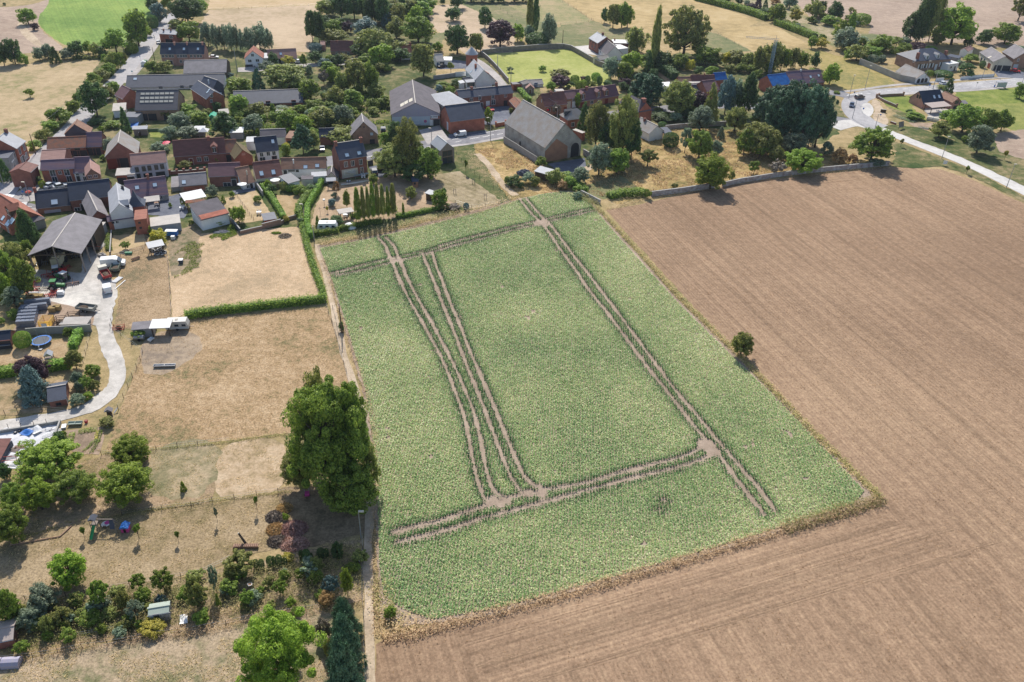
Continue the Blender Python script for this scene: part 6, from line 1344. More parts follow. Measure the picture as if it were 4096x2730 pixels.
T_('O',975,1200,1345,80,_E,_a,'thin sapling left of the green slide',lod=2)
T_('O',1610,1165,1345,110,_E,_a,'thin sapling right of the blue-roofed play house',lod=2)
T_('O',2085,1250,1385,70,_E,_a,'little sapling on the lower dry paddock',lod=2)
T_('Q',950,240,425,60,_E,_a,'staked round-headed sapling below the wire fence',lod=2)
T_('Q',480,390,560,60,_E,_i,'thin grey sapling on the dry paddock above the log pile',lod=2)
T_('Q',1300,450,545,80,_e,_m,'bright green sprout among the brushwood')
al='plants of the allotment strip'
for c,it,k,col,l in[('P',(810,60,480,420),_c,_m,'bright green round tree on the lower dry paddock'),('P',(80,480,900,260),_c,_a,'green tree at the left edge above the tin-roofed hut'),('P',(510,450,760,340),_c,_i,'wide grey-green tree left of the allotments'),('P',(340,690,960,320),_e,_i,'grey brush in front of the wide grey-green tree'),('P',(540,760,1010,170),_e,_f,'olive bush by the tin-roofed hut'),('P',(1160,370,740,240),_w,_a,'open fruit tree at the left of the allotments'),('P',(885,520,700,180),_w,_f,'small fruit tree behind the wide grey-green tree'),('P',(1620,300,505,190),_w,_a,'fruit tree at the upper edge of the allotments'),('P',(1910,240,545,250),_w,_a,'fruit tree directly behind the green metal shed'),('P',(1680,450,640,200),_e,_a,'dark shrub left of the green metal shed'),('P',(1440,490,730,160),_c,_f,'yellow-green shrub tree left of the green metal shed'),('P',(1590,600,860,210),_w,_i,'greyish fruit tree nearest the green metal shed'),('P',(1050,730,900,320),_e,_a,'low green thicket left of the green metal shed'),('P',(1300,690,830,200),_e,_f,'low olive thicket at the allotment centre'),('P',(1885,545,640,140),_e,_F,'blue-green plant at the back of the green metal shed'),('P',(2290,300,690,210),_w,_f,'overgrown bush with brown grass right of the green metal shed'),('P',(250,1070,1235,180),_e,_a,'green bush between tin-roofed hut and rusty tank'),('P',(720,680,900,260),_e,_f,'mixed weeds below the wide grey-green tree'),('P',(1800,850,1020,330),_e,_J,'yellow-green weed patch in front of the green metal shed'),('Q',(760,940,1255,370),_w,_f,'leaning open-crowned tree with its shadow beside the round hoop'),('Q',(240,1150,1300,220),_w,_f,'bushy shrub left of the sparse young tree'),('Q',(450,1040,1420,110),_w,_i,'sparse young tree at the upper edge of the allotments'),('Q',(1330,930,1030,150),_e,_J,'yellow flowering bush among the clipped box plants'),('Q',(1905,780,1020,160),_e,_d,'dark shrub near the white pipe'),('Q',(1655,980,1150,190),_e,_f,'pale bush at the end of the clipped box row'),('Q',(2015,1100,1440,130),_o,_m,'pale green willow-like young tree by the track'),('Q',(1830,1210,1460,210),_w,_F,'blue-green airy tree near the three spruces'),('Q',(1230,1250,1450,170),_w,_a,'small green tree in the lower allotment'),('R',(1780,400,610,200),_e,_s,'brown dry weeds left of the three spruces'),('R',(1360,480,590,130),_e,_m,'bright green shrub on the lower allotment border'),('R',(1420,590,710,130),_e,_a,'green bramble on the grassy bank'),('R',(850,400,610,180),_w,_a,'airy shrub right of the netting'),('R',(280,400,620,240),_w,_f,'tall weeds and shrubs behind the white tarpaulin'),('R',(500,430,590,60),_n,_a,'narrow green plant beside the brown weeds'),('R',(1740,700,1000,200),_e,'twig','dry grey bush beside the three spruces'),('R',(1800,940,1180,130),_e,_f,'olive weeds at the foot of the three spruces')]:
 T_(c,*it,k,col,l,al,2)
bx='clipped box plants in a row at the allotments'
for i,it in enumerate([(950,1000,1105,62),(1015,1000,1112,64),(1115,965,1085,78),(1165,960,1092,42),(1222,950,1085,78),(1290,980,1075,58),(1485,890,1022,52),(1545,885,1035,88),(1605,920,1012,34),(1715,870,985,84),(1780,870,975,54)]):
 T_('Q',*it,_t,_d,['first','second','third','fourth','fifth','sixth','seventh','eighth','ninth','tenth','last'][i]+' dark clipped box plant from the left in the allotment row',bx,1)
T_('R',1240,700,1700,900,_O,_m,'big bright green maple cut by the bottom edge',lod=4)
sp='spruces beside the field track at the bottom'
T_('R',1985,470,1010,300,_N,_n,'farthest of the three dark spruces by the field track',sp,3)
T_('R',1995,660,1330,340,_N,_n,'middle one of the three dark spruces by the field track',sp,3)
T_('R',1975,930,1800,400,_N,_n,'nearest of the three dark spruces, cut by the bottom edge',sp,3)
T_('Y',240,40,640,230,_o,_f,'upper left crown of the huge tree group at the field track',_p,3)
T_('Y',290,110,770,440,_O,_a,'huge main tree of the group beside the beet field',_p,4)
T_('Y',410,130,700,230,_o,_a,'right-hand crown of the huge tree group, next to the path',_p,4)
T_('Y',410,590,890,300,_c,_a,'lowest bushy tree of the huge group, behind the lamp post',_p,3)
T_('Y',130,500,720,190,_c,_f,'lower left tree of the huge group above the pink barrow',_p,3)
T_('Y',530,430,720,90,_e,_f,'scrub between path and beet field at the huge tree group',_p,2)
T_('U',1706,764,826,48,_c,_f,'lone small tree on the verge between beet field and tilled field',lod=2)
T_('U',784,738,765,14,_e,_d,'small dark bush at the utility pole on the beet field edge')
T_('Z',185,375,475,90,_e,_a,'leafy green weeds in the bottom left corner of the beet field',lod=2)
po='row of slim poplars in the big garden'
for i,it in enumerate([(672,1040,1445,110),(740,1020,1440,78),(797,1022,1430,72),(850,980,1412,88),(907,982,1405,78),(968,1000,1392,88),(1032,1030,1392,68),(1090,985,1372,100)]):
 T_('I',*it,_V,_f if i%3 else _a,['leftmost','second','third','fourth','fifth','sixth','seventh','rightmost'][i]+' slim poplar'+('' if i in(0,7)else ' from the left')+' of the garden row',po,2)
for it,k,col,l,ld in[((545,1060,1290,78),_o,_m,'bright slim tree left of the poplar row',2),((1213,1210,1362,42),_V,_m,'little bright column tree right of the poplar row',1),((1300,1015,1190,130),_x,_f,'small weeping tree on the dry lawn',2),((1640,1055,1290,190),_c,_a,'round green tree at the zinc-roofed shed',2),((1955,1215,1305,65),_t,_F,'small blue-grey round bush at the top edge of the beet field',1),((370,1150,1265,105),_e,_F,'blue-grey spiky bush on the lawn, front',1),((405,1080,1170,80),_e,_i,'grey spiky bush on the lawn, back',1),((430,955,1135,95),_w,_s,'brownish thin tree right of the tall hedge',1),((862,880,1010,110),_c,_a,'small round tree at the terrace of the tall brick house',1),((320,1255,1330,40),_E,_J,'tiny yellow tree on the lawn',1),((430,1370,1490,180),_c,_d,'dark bush behind the white caravan',2),((205,1360,1490,60),_n,_a,'narrow green tree left of the white caravan',1),((300,1380,1480,90),_e,_i,'grey-green bush left of the dark bush at the caravan',1),((1120,250,600,200),_c,_d,'dark tree left of the tall airy one in the roadside garden',2),((1270,235,930,330),_o,_f,'tall airy olive tree in front of the blue-fronted hall',3),((1110,520,950,440),_O,_f,'broad white-stemmed tree in the roadside garden',3),((1500,550,960,320),_c,_a,'green tree right of the tall airy one',2),((1010,390,585,140),_c,_a,'round green tree at the road beside the brick barn',1),((1340,700,990,400),_e,_d,'dark undergrowth beneath the tall airy tree',2),((1950,700,870,50),_E,_a,'young tree at the corner fence of the timber house',1),((1700,1200,1300,160),_e,_f,'brambles at the top edge of the beet field',1),((1820,1220,1310,150),_e,'twig','greyish brambles at the top edge of the beet field',1),((1690,1030,1110,70),_e,_d,'dark bush behind the round green tree',1)]:
 T_('I',*it,k,col,l,None,ld)
for it,k,col,l in[((210,75,235,175),_c,_f,'round tree right of the solar-roofed barn front'),((440,50,200,190),_c,_a,'garden tree below the angled brick house'),((350,150,380,240),_c,_i,'large grey-green tree in the gardens right of the solar barn'),((570,130,330,240),_c,_a,'green tree left of the green tarpaulin'),((660,95,200,130),_e,_f,'olive bush right of the angled brick house'),((230,290,480,200),_e,_i,'grey bush above the long farmhouse, left'),((440,310,480,240),_c,_i,'grey round tree above the long farmhouse, middle'),((860,150,460,340),_S,_d,'spreading dark pine in the middle gardens'),((1210,180,410,230),_c,_i,'greyish tree left of the bright white house roofs'),((1620,115,350,240),_c,_a,'round dark green tree above the low white outbuilding'),((1790,190,400,240),_c,_m,'yellow-green tree above the shaggy cedar'),((1785,270,665,260),_S,_n,'shaggy dark cedar right of the bright white house'),((1920,370,600,150),_o,_f,'olive tree right of the shaggy cedar'),((2030,90,340,290),_c,_f,'broad olive tree in the dense gardens'),((2270,60,320,210),_o,_i,'grey oval tree left of the old brick barn'),((2240,330,540,320),_c,_f,'wide olive tree behind the tall brick house'),((1450,45,185,80),_n,_a,'small cone tree below the long low barn'),((1775,50,160,130),_e,_m,'light bush below the right end of the long low barn'),((1590,500,670,130),_e,_a,'green bush right of the bright white house'),((1600,510,590,80),_t,_J,'golden-yellow round bush right of the bright white house'),((812,630,735,125),_c,_m,'bright round tree before the rusty-roofed barn'),((408,720,825,140),_c,_f,'small tree before the long brick farmhouse'),((100,480,640,200),_e,_i,'grey bush beside the red parasols'),((730,1000,1165,150),_c,_i,'silvery tree beside the white sheet roof'),((965,1075,1155,65),_c,_a,'tiny round tree at the blue patio'),((858,1125,1215,55),_n,_a,'tiny cone tree on the straw-coloured yard'),((1035,1250,1475,170),_c,_m,'bright tree at the corner of the garden wall'),((940,1265,1330,45),_e,_a,'small bush left of the bright tree at the wall corner'),((1260,1115,1220,100),_e,_a,'palm-like plant on the narrow dry lawn'),((1380,945,1060,130),_n,_m,'feathery bright shrub at the top of the clipped hedge'),((1430,990,1120,130),_e,_d,'dark shrub at the top of the clipped hedge'),((1580,965,1080,100),_t,_f,'rounded shrub under the parasol terrace, left'),((1650,990,1090,110),_t,_a,'rounded shrub under the parasol terrace, right'),((1760,990,1130,170),_e,_a,'dark shrub mass below the glazed lean-to, left'),((1900,1000,1110,180),_e,_d,'dark shrub mass below the glazed lean-to, right'),((800,1380,1480,220),_e,_f,'overgrown weeds in front of the mossy corrugated shed'),((1600,1360,1450,80),_e,_J,'yellow shrub at the garden wall end'),((1775,1380,1480,90),_e,_i,'grey shrub between the two tall hedges'),((380,1130,1260,70),_e,_f,'bush at the edge of the dark courtyard'),((480,1410,1471,60),_e,_a,'small bush below the flat pale-roofed shed')]:
 T_('H',*it,k,col,l)
#filler planting of the dense gardens, described from the nearest landmark
LMK=[('the solar-roofed barn','A',(1840,1200)),('the long low barn','B',(1100,1150)),('the long farmhouse with dormers','H',(570,600)),('the bright white house','H',(1380,560)),('the blue-fronted hall','C',(760,1150)),('the old brick barn','I',(760,330)),('the very broad olive tree','B',(1300,900)),('the copper beech','C',(1770,420)),('the dark red-roofed cottage','B',(1980,560)),('the giant dark conifers','K',(1950,450)),('the enormous spreading tree','D',(1900,400)),('the blue tarpaulin roof','E',(1250,940)),('the brick villa','F',(1280,720)),('the green metal shed','P',(1880,720)),('the clipped box row','Q',(1200,1020)),('the tin-roofed hut','P',(90,1000))]
def footprint(p,mg=1.0):
 for o,hw,hd,*_ in HINFO.values():
  d=p-o.location;a=o.rotation_euler.z;x=d.x*math.cos(a)+d.y*math.sin(a);y=-d.x*math.sin(a)+d.y*math.cos(a)
  if abs(x)<hw+mg and abs(y)<hd+mg:return True
 return False
cand=[]
rf=random.Random(5)
def fill(poly,n,size,cols,kinds=(_e,_c)):
 xs=[p[0]for p in poly];ys=[p[1]for p in poly];k=0;t=0
 while k<n and t<n*30:
  t+=1;p=(rf.uniform(min(xs),max(xs)),rf.uniform(min(ys),max(ys)))
  if not inpoly(np.array([p[0]]),np.array([p[1]]),poly)[0]:continue
  if footprint(PT('U',p)):continue
  s=rf.uniform(*size);cand.append((p,s,s*rf.uniform(1.0,1.35),rf.choice(kinds),rf.choice(cols)));k+=1
fill([(420,262),(700,250),(800,270),(800,300),(720,320),(620,290),(540,300),(430,300)],34,(12,24),[_f,_i,_a,_a,_m])
fill([(700,180),(780,130),(900,130),(900,200),(860,290),(890,320),(800,300),(720,260)],26,(20,34),[_a,_a,_d,_f],(_c,_o,_x))
fill([(540,120),(800,130),(800,230),(700,240),(520,200)],14,(12,26),[_f,_a,_m])
fill([(1200,150),(1500,190),(1560,240),(1480,250),(1400,200)],6,(14,24),[_a,_d])
fill([(1440,110),(1560,140),(1700,150),(1880,165),(1880,180),(1700,180),(1500,170)],16,(14,28),[_a,_f,_m,_d],(_c,_e))
fill([(1560,210),(1700,260),(1760,300),(1640,290),(1540,260)],12,(18,30),[_d,_a,_i],(_c,_e))
fill([(720,5),(1000,5),(960,120),(740,130)],22,(26,44),[_d,_d,_a,_f],(_c,_o))
fill([(1700,0),(1980,20),(1980,60),(1900,80),(1750,40)],16,(10,20),[_a,_d,_i,_f])
fill([(1870,90),(2050,95),(2110,130),(2040,160),(1930,120)],10,(16,26),[_a,_d,_i])
fill([(200,190),(260,120),(280,140),(230,210)],3,(12,18),[_a])
fill([(20,1400),(330,1345),(830,1255),(830,1365),(560,1415),(350,1445),(30,1490)],60,(14,34),[_a,_f,_f,_i,_a],(_e,_w,_e))
gr={}
for c_ in cand:
 sx_,sy_=q('U',c_[0]);best=min(LMK,key=lambda l:math.dist(q(l[1],l[2]),(sx_,sy_)));lx,ly=q(best[1],best[2]);dx,dy=sx_-lx,sy_-ly
 side=(_0 if dx<0 else 'right')if abs(dx)>abs(dy)else('far' if dy<0 else 'near')
 gr.setdefault((best[0],side,c_[4]),[]).append((math.hypot(dx,dy),c_))
ORD=['nearest','second nearest','third nearest','fourth nearest','fifth nearest','sixth nearest','seventh nearest','eighth nearest','ninth nearest','tenth nearest']+['still farther']*30
CN=dict(olive=_f,grey='grey-green',green=_a,bright='light green',dark=_d)
for(lm_,side,co),L in gr.items():
 for i,(d_,(p,h_,w_,k,_))in enumerate(sorted(L,key=lambda t:t[0])):
  T_('U',p[0],p[1]-h_/2,p[1]+h_/2,w_,k,co,f"{ORD[i]} {CN[co]} {'shrub' if k == 'bush' else 'tree'} on the {side} side of {lm_}",'garden shrubs and trees of the village',0 if h_<18 else 1)
#HEDGES, VERGES
def hedge(c,pts,wd,h,col,label,name=_6,dens=26,ls=.16,cat=_6,rough=.12,group=None,kind=None):
 w=[PT(c,p)for p in pts];o0=w[0].copy();P=[];Nn=[];mb=MB()
 for a,b in zip(w[:-1],w[1:]):
  d=b-a;L=d.length;d.normalize();nn=Vector((-d.y,d.x,0));n=int(L*(wd+2*h)*dens)
  t=np.random.uniform(-.3,L+.3,n);s=np.random.uniform(0,wd+2*h,n)
  off=np.where(s<h,-wd/2,np.where(s>h+wd,wd/2,s-h-wd/2));zz=np.where(s<h,s,np.where(s>h+wd,wd+2*h-s,h))
  off=off+np.random.normal(0,rough,n);zz=np.clip(zz+np.random.normal(0,rough,n)+.1*np.sin(t*1.7),.02,None)
  P.append(np.stack([a.x-o0.x+d.x*t+nn.x*off,a.y-o0.y+d.y*t+nn.y*off,zz],1))
  side=np.where(s<h,-1,np.where(s>h+wd,1,0));up=(side==0)*1.0
  Nn.append(np.stack([nn.x*side,nn.y*side,up+(.3 if kind is None else 1.3)],1)+np.random.normal(0,.5,(n,3)))
  ww=wd*.38;i=len(mb.v)
  for q_ in(a-o0-nn*ww,b-o0-nn*ww,b-o0+nn*ww,a-o0+nn*ww):
   mb.v.append((q_.x,q_.y,0));mb.v.append((q_.x,q_.y,h*.85))
  for f in((0,2,3,1),(2,4,5,3),(4,6,7,5),(6,0,1,7),(1,3,5,7)):mb.f.append(tuple(i+k for k in f))
 P=np.concatenate(P);Nn=np.concatenate(Nn)
 me=leafmesh(name,P,Nn,np.random.uniform(.6,1.3,len(P))*ls,LM[col],(mb.v,mb.f)if kind is None else None)
 o=link(name,me,None,(o0.x,o0.y,0))
 if kind:o['kind']=kind
 else:tag(o,label,cat,group)
 return o
hd_=hedge
hd_('H',[(1330,1040),(1440,1180),(1540,1340),(1580,1420)],1.4,1.7,_6,'tall clipped hedge on the left of the triangular dry lawn',dens=34)
hd_('H',[(1905,1075),(1830,1180),(1760,1280),(1745,1380)],1.8,1.7,_6,'tall clipped hedge on the right of the triangular dry lawn',dens=34)
hd_('H',[(2045,945),(1990,1060),(1920,1180),(1860,1290),(1850,1471),(1870,1560),(1895,1640)],1.2,2.0,_6,'long bright clipped hedge running from the houses to the beet field',dens=34)
hd_('S',[(1185,215),(1215,350),(1255,530),(1310,720),(1370,900),(1440,1080),(1455,1180)],1.2,1.5,_a,'wild green reed hedge between the pale paddock and the footpath',dens=30,rough=.25)
hd_('T',[(2070,20),(1700,60),(1300,105),(900,150),(600,190),(425,215)],1.7,1.8,_a,'leafy hedge along the lower edge of the pale paddock',dens=30,rough=.25)
hd_('S',[(1340,420),(1480,405),(1620,380)],1.5,1.4,_a,'dark low hedge in front of the white caravan')
hd_('S',[(1640,360),(1800,330),(1960,290),(2130,270)],1.4,1.3,_a,'low hedge below the poplar row')
hd_('I',[(1130,1390),(1300,1365),(1620,1295)],1.2,1.2,_a,'low dark hedge at the lower right of the big garden')
hd_('I',[(600,1395),(720,1360),(850,1330),(1130,1300)],1.0,1.3,_a,'low hedge behind the poplar trunks')
hd_('E',[(250,0),(520,70),(760,130),(950,190),(1080,240)],4.5,3.0,_a,'long field hedge running to the top edge, upper part',dens=8,ls=.35)
hd_('E',[(1190,290),(1350,350),(1500,405),(1640,460)],4.0,2.8,_a,'field hedge between the golden meadow and the park, lower part',dens=8,ls=.35)
hd_('D',[(1540,800),(1660,870),(1760,945)],4,3.2,_d,'dark clipped hedge below the very tall lone poplar',dens=8,ls=.35)
hd_('J',[(1570,1450),(1750,1420),(1990,1410)],3.0,1.8,_a,'dark hedge behind the near corner of the orchard wall',dens=12,ls=.25)
hd_('J',[(1060,1200),(1150,1280),(1290,1400)],2.4,1.8,_a,'dark hedge along the garden from the yard to the beet field corner',dens=12,ls=.25)
hd_('N',[(940,270),(900,360),(860,440)],1.6,1.8,_6,'short bright clipped hedge at the right of the trampoline garden',dens=40)
hd_('N',[(840,640),(700,660),(560,690)],1.8,2.0,_6,'clipped hedge right of the copper-leaved tree',dens=40)
hd_('N',[(215,730),(0,750),(-100,760)],2.0,2.0,_6,'clipped hedge left of the copper-leaved tree',dens=40)
hd_('J',[(470,145),(560,230),(640,320)],1.6,1.6,_6,'bright clipped hedge strip beside the stone barn gardens',dens=10,ls=.3)
hd_('M',[(1290,400),(1270,500),(1285,600)],1.6,.4,_a,'strip of green grass along the concrete kerb')
hd_('A',[(870,695),(1180,690)],2.5,1.0,_f,'low grassy hedge at the top of the dry meadow',dens=8,ls=.35)
hd_('F',[(1240,880),(1330,900)],1.6,1.0,_a,'low hedge at the corner of the three-door garage',dens=10,ls=.3)
def vg(c,pts,wd,h,col,dens=18,ls=.13):return hd_(c,pts,wd,h,col,'','tall_grass',dens,ls,kind='stuff',rough=wd*.22)
vg('U',[(1372,478),(1420,530),(1490,605),(1560,686),(1640,765),(1700,822),(1780,900),(1880,1010),(1960,1090),(2022,1148)],1.2,.4,_L,24)
vg('U',[(1372,478),(1450,562),(1560,684),(1700,820),(1880,1008),(2024,1146)],1.1,.5,_Q,30)
vg('U',[(2024,1150),(1950,1172),(1800,1216)],2.0,.7,_Q,30)
vg('U',[(2024,1152),(1850,1204),(1700,1250),(1550,1296),(1400,1340),(1250,1380),(1150,1405),(1000,1445),(880,1470)],1.5,.45,_L,36)
vg('U',[(1000,1440),(930,1440),(880,1420),(870,1360)],3.0,.4,_L,12);vg('U',[(872,1340),(885,1400),(930,1432)],2.6,.3,_Q,24);vg('U',[(868,1440),(905,1450),(960,1448)],2.6,.4,_L,24)
vg('U',[(742,600),(760,650),(790,750),(815,830),(840,900),(860,1000),(862,1120),(860,1250),(864,1350),(868,1460)],.9,.4,_L,12)
vg('U',[(740,566),(800,554),(900,530),(1000,510),(1100,486),(1190,458)],2.6,.7,_L);vg('U',[(735,560),(830,545),(960,512),(1050,495)],2.2,.8,_Q)
vg('U',[(1080,350),(1120,400),(1180,450),(1240,440)],3,.4,_L,5)
vg('U',[(1330,440),(1360,468),(1380,490)],2.0,.7,_Q);vg('J',[(1160,1420),(1300,1471),(1420,1540)],2.4,.8,_Q)
vg('U',[(1395,482),(1490,460),(1600,440),(1700,422),(1850,406),(2040,386)],1.4,.4,_L,7)
vg('P',[(200,1270),(700,1200),(1100,1130),(1600,1060),(2100,990),(2353,960)],1.5,.5,_L,50,.075)
vg('R',[(0,900),(400,850),(900,750),(1400,690),(1850,590),(2200,540)],1.6,.5,_L,50,.075)
vg('P',[(330,1110),(800,1030),(1300,930),(1700,880)],.9,.4,_Q,50,.075);vg('R',[(150,690),(500,680),(800,590)],1.1,.5,_L,50,.075)
vg('R',[(700,620),(1200,590),(1800,520)],2.2,.3,_Q,30,.07);vg('Q',[(900,1180),(1400,1140),(1900,1120)],3.2,.4,_Q,34,.075);vg('Q',[(1000,1260),(1500,1290),(1900,1160)],3.0,.35,_L,30,.075)
vg('P',[(600,760),(1000,640),(1500,560),(2100,380)],4.0,.25,_Q,22,.075);vg('Q',[(1740,870),(2150,860)],1.6,.4,_L,40,.075)
vg('U',[(240,1043),(470,1023),(655,999)],.6,.3,_Q,60,.07);vg('U',[(340,1173),(480,1152),(668,1131)],.6,.3,_Q,60,.07);vg('U',[(0,1432),(200,1405),(400,1372),(600,1330),(830,1275)],3.0,.5,_Q,40,.09);vg('U',[(0,1470),(300,1425),(560,1385),(830,1330)],2.5,.45,_Q,40,.09);vg('O',[(0,1450),(800,1150),(1080,1120),(1700,1020),(2353,930)],.35,.25,_Q,20,.1)
vg('U',[(1420,470),(1490,452),(1500,440)],2.4,1.0,_Q,8)
def field_scatter(name,poly,n,ls,col,h=.25):
 w=[PT('U',p)for p in poly];xs=[p.x for p in w];ys=[p.y for p in w]
 x=np.random.uniform(min(xs),max(xs),n);y=np.random.uniform(min(ys),max(ys),n);k=inpoly(x,y,[(p.x,p.y)for p in w])&(vnoise(x,y,2.2,31)>.45)
 x,y=x[k],y[k];P=np.stack([x,y,ZL[0]+np.random.uniform(0,h,len(x))],1)
 o=link(name,leafmesh(name,P,np.random.normal(0,1,(len(x),3)),np.random.uniform(.5,1.2,len(x))*ls,LM[col]));o['kind']='stuff'
field_scatter('tall_grass',[(1365,335),(1480,300),(1700,300),(1960,370),(1940,390),(1600,430),(1500,446),(1420,465),(1345,440)],42000,.22,_L)
field_scatter('tall_grass',[(1085,340),(1200,345),(1330,445),(1250,445),(1180,400)],16000,.2,_L)
field_scatter('garden_weeds',[(420,262),(700,250),(880,200),(900,320),(720,320),(430,300)],30000,.4,_a,.6)
for pl,n_ in(([(440,728),(752,708),(850,990),(655,998),(470,1020),(240,1042),(300,880),(330,790)],16000),([(430,540),(700,522),(748,690),(396,738),(388,600)],5000),([(0,1050),(660,1000),(668,1130),(660,1250),(0,1390)],20000),([(0,1530),(560,1430),(800,1420),(820,1568),(0,1568)],12000)):
 field_scatter('dry_tufts',pl,n_,.09,_L,.12);field_scatter('dry_tufts',pl,n_//2,.08,_Q,.10)
field_scatter('soil_clods',[(870,1480),(2035,1155),(1700,825),(1400,485),(2050,390),(2353,470),(2900,900),(2900,1700),(870,1700)],50000,.10,_s,.02)
#WALLS, FENCES, POLES
def wall(c,pts,h,th,m,label,name='garden_wall',cap=None,posts=0):
 w=[PT(c,p)for p in pts];o0=w[0];mb=MB();cb=MB()
 for a,b in zip(w[:-1],w[1:]):
  d=(b-a).normalized();n=Vector((-d.y,d.x,0))*th/2;e=d*th*.45;a2,b2=a-o0-e,b-o0+e
  for M_,z0,z1,k in((mb,0,h,1),(cb,h,h+.08,1.25)):
   i=len(M_.v)
   for z in(z0,z1):
    for p in(a2-n*k,b2-n*k,b2+n*k,a2+n*k):M_.v.append((p.x,p.y,z+random.uniform(0,.002)))
   for f in((3,2,1,0),(4,5,6,7),(0,1,5,4),(1,2,6,5),(2,3,7,6),(3,0,4,7)):M_.f.append(tuple(i+k_ for k_ in f));M_.m.append(0)
 o=link(name,mb.mesh(name,m));o.location=o0;tag(o,label,'wall' if 'wall' in name else 'fence')
 part('coping',cb,cap or WM['conc'],o)
 for k in range(posts):
  t=k/max(1,posts-1);p=w[0].lerp(w[-1],t)-o0
  part('pillar',MB().box(p.x-.3,p.y-.3,0,p.x+.3,p.y+.3,h+.5).box(p.x-.38,p.y-.38,h+.5,p.x+.38,p.y+.38,h+.62),m,o)
 return o
whw=mat('whitewashed_wall',(.50,.47,.46),.9,.35,.8,5,c2=(.30,.22,.20))
wall('U',[(1497,452),(1560,444),(1640,432)],1.7,.4,whw,'long whitewashed orchard wall along the tilled field, left part');wall('U',[(1660,430),(1700,421),(1780,408),(1860,398),(1930,391),(2040,381)],1.6,.4,whw,'long whitewashed orchard wall along the tilled field, right part')
wall('U',[(1335,448),(1355,458),(1378,470)],1.5,.35,whw,'pale garden wall at the top right corner of the beet field')
wall('K',[(475,645),(620,630),(760,618),(900,612),(1020,605),(1180,595)],1.6,.35,whw,'white wall between the garden lawn and the orchard')
wall('J',[(337,800),(470,880),(600,965),(722,1043)],2.4,.15,WM[_i],'dark panel fence along the side of the stone barn','panel_fence')
wall('J',[(1275,940),(1330,970),(1390,1030)],2.0,.35,whw,'pale wall right of the stone barn yard')
stw=mat('old_stone_wall',(.30,.26,.22),.95,.3,.8,5)
wall('C',[(1560,645),(1800,615),(2100,590),(2353,575)],2.2,.45,stw,'old stone wall along the top of the village green');wall('D',[(150,578),(450,572),(540,590),(640,645),(760,715),(860,775),(925,795)],2.2,.45,stw,'old stone wall curving round the right of the village green')
wall('C',[(1545,650),(1620,710),(1700,790),(1780,880),(1860,975)],1.9,.4,stw,'old wall between the lane and the village green')
wall('C',[(985,940),(1180,915),(1240,905)],1.7,.3,WM[_i],'grey garden wall below the dry walled garden');wall('C',[(1240,905),(1360,895)],1.9,.3,WM[_h],'white piece of garden wall beside the white farmhouse')
wall('F',[(412,755),(560,815),(700,875),(880,950),(1060,985)],2.6,.2,WM['conc'],'grey concrete boundary wall running to the three-door garage')
wall('F',[(1310,960),(1400,955)],1.4,.25,WM[_h],'white front wall of the brick villa, left piece');wall('F',[(1600,940),(1750,920),(1990,905)],1.2,.25,WM[_h],'long low white wall at the road before the garages')
wall('L',[(615,270),(700,320),(850,385)],1.0,.35,WM[_s],'low brick wall on the corner plot, left side',posts=2);wall('L',[(640,262),(800,250),(930,245)],1.0,.35,WM[_s],'low brick wall on the corner plot, road side',posts=2)
wall('L',[(785,565),(840,585)],.6,.4,WM[_q],'short broken brick wall below the corner plot');wall('L',[(668,440),(718,445)],1.2,.5,WM[_z],'dark compost bin on the corner plot','bin_fence')
wall('S',[(742,345),(860,315),(952,292)],1.7,.3,WM[_s],'brick and concrete corner wall below the reddish garden shed');wall('S',[(480,405),(600,375),(740,345)],1.0,.3,WM[_s],'low brick wall of the straw garden');wall('S',[(955,290),(1040,240),(1130,215)],1.0,.25,WM[_s],'low wall between the corner wall and the reed hedge')
wall('S',[(325,200),(400,300),(478,398)],1.6,.25,WM[_d],'dark wall on the left side of the straw garden')
wall('H',[(1245,1010),(1290,1070),(1330,1130)],1.6,.3,WM['conc'],'concrete garden wall right of the blue patio');wall('H',[(240,880),(420,870),(650,850)],1.1,.3,WM[_y],'brick garden wall with a row of white-capped pillars',posts=6)
wall('N',[(330,275),(560,255),(800,245),(1080,225)],1.9,.2,WM['conc'],'concrete wall between the bale store and the trampoline garden')
wall('O',[(0,100),(350,45),(715,-20)],.7,.3,WM['conc'],'low concrete kerb wall along the top of the slab');wall('O',[(715,-20),(660,130),(620,290)],.7,.25,WM['conc'],'low kerb wall at the right of the concrete slab')
wall('M',[(1318,390),(1310,520),(1300,650)],.9,.25,WM[_z],'dark kerb wall left of the fenced dry lawn');wall('M',[(1110,420),(1150,430)],1.6,.2,WM[_i],'small grey wall stub at the farmyard')
wall('I',[(490,1005),(650,985),(810,955)],.5,.3,WM[_h],'low white terrace wall before the tall brick house');wall('J',[(245,610),(360,590)],1.3,.35,WM[_q],'brick entrance wall at the road left of the stone barn',posts=2)
wall('I',[(800,775),(860,760)],1.6,.1,WM[_d],'dark slatted gate right of the tall brick house','slatted_gate_fence')
wall('G',[(1640,440),(1740,340)],1.6,.1,WM[_z],'wooden board fence left of the small green lawn','board_fence');wall('G',[(1740,375),(1870,372)],1.0,.08,DC[_a],'bright green panel fence at the small lawn','panel_fence');wall('D',[(1170,0),(1171,0)],.1,.1,stw,'x')if 0 else None
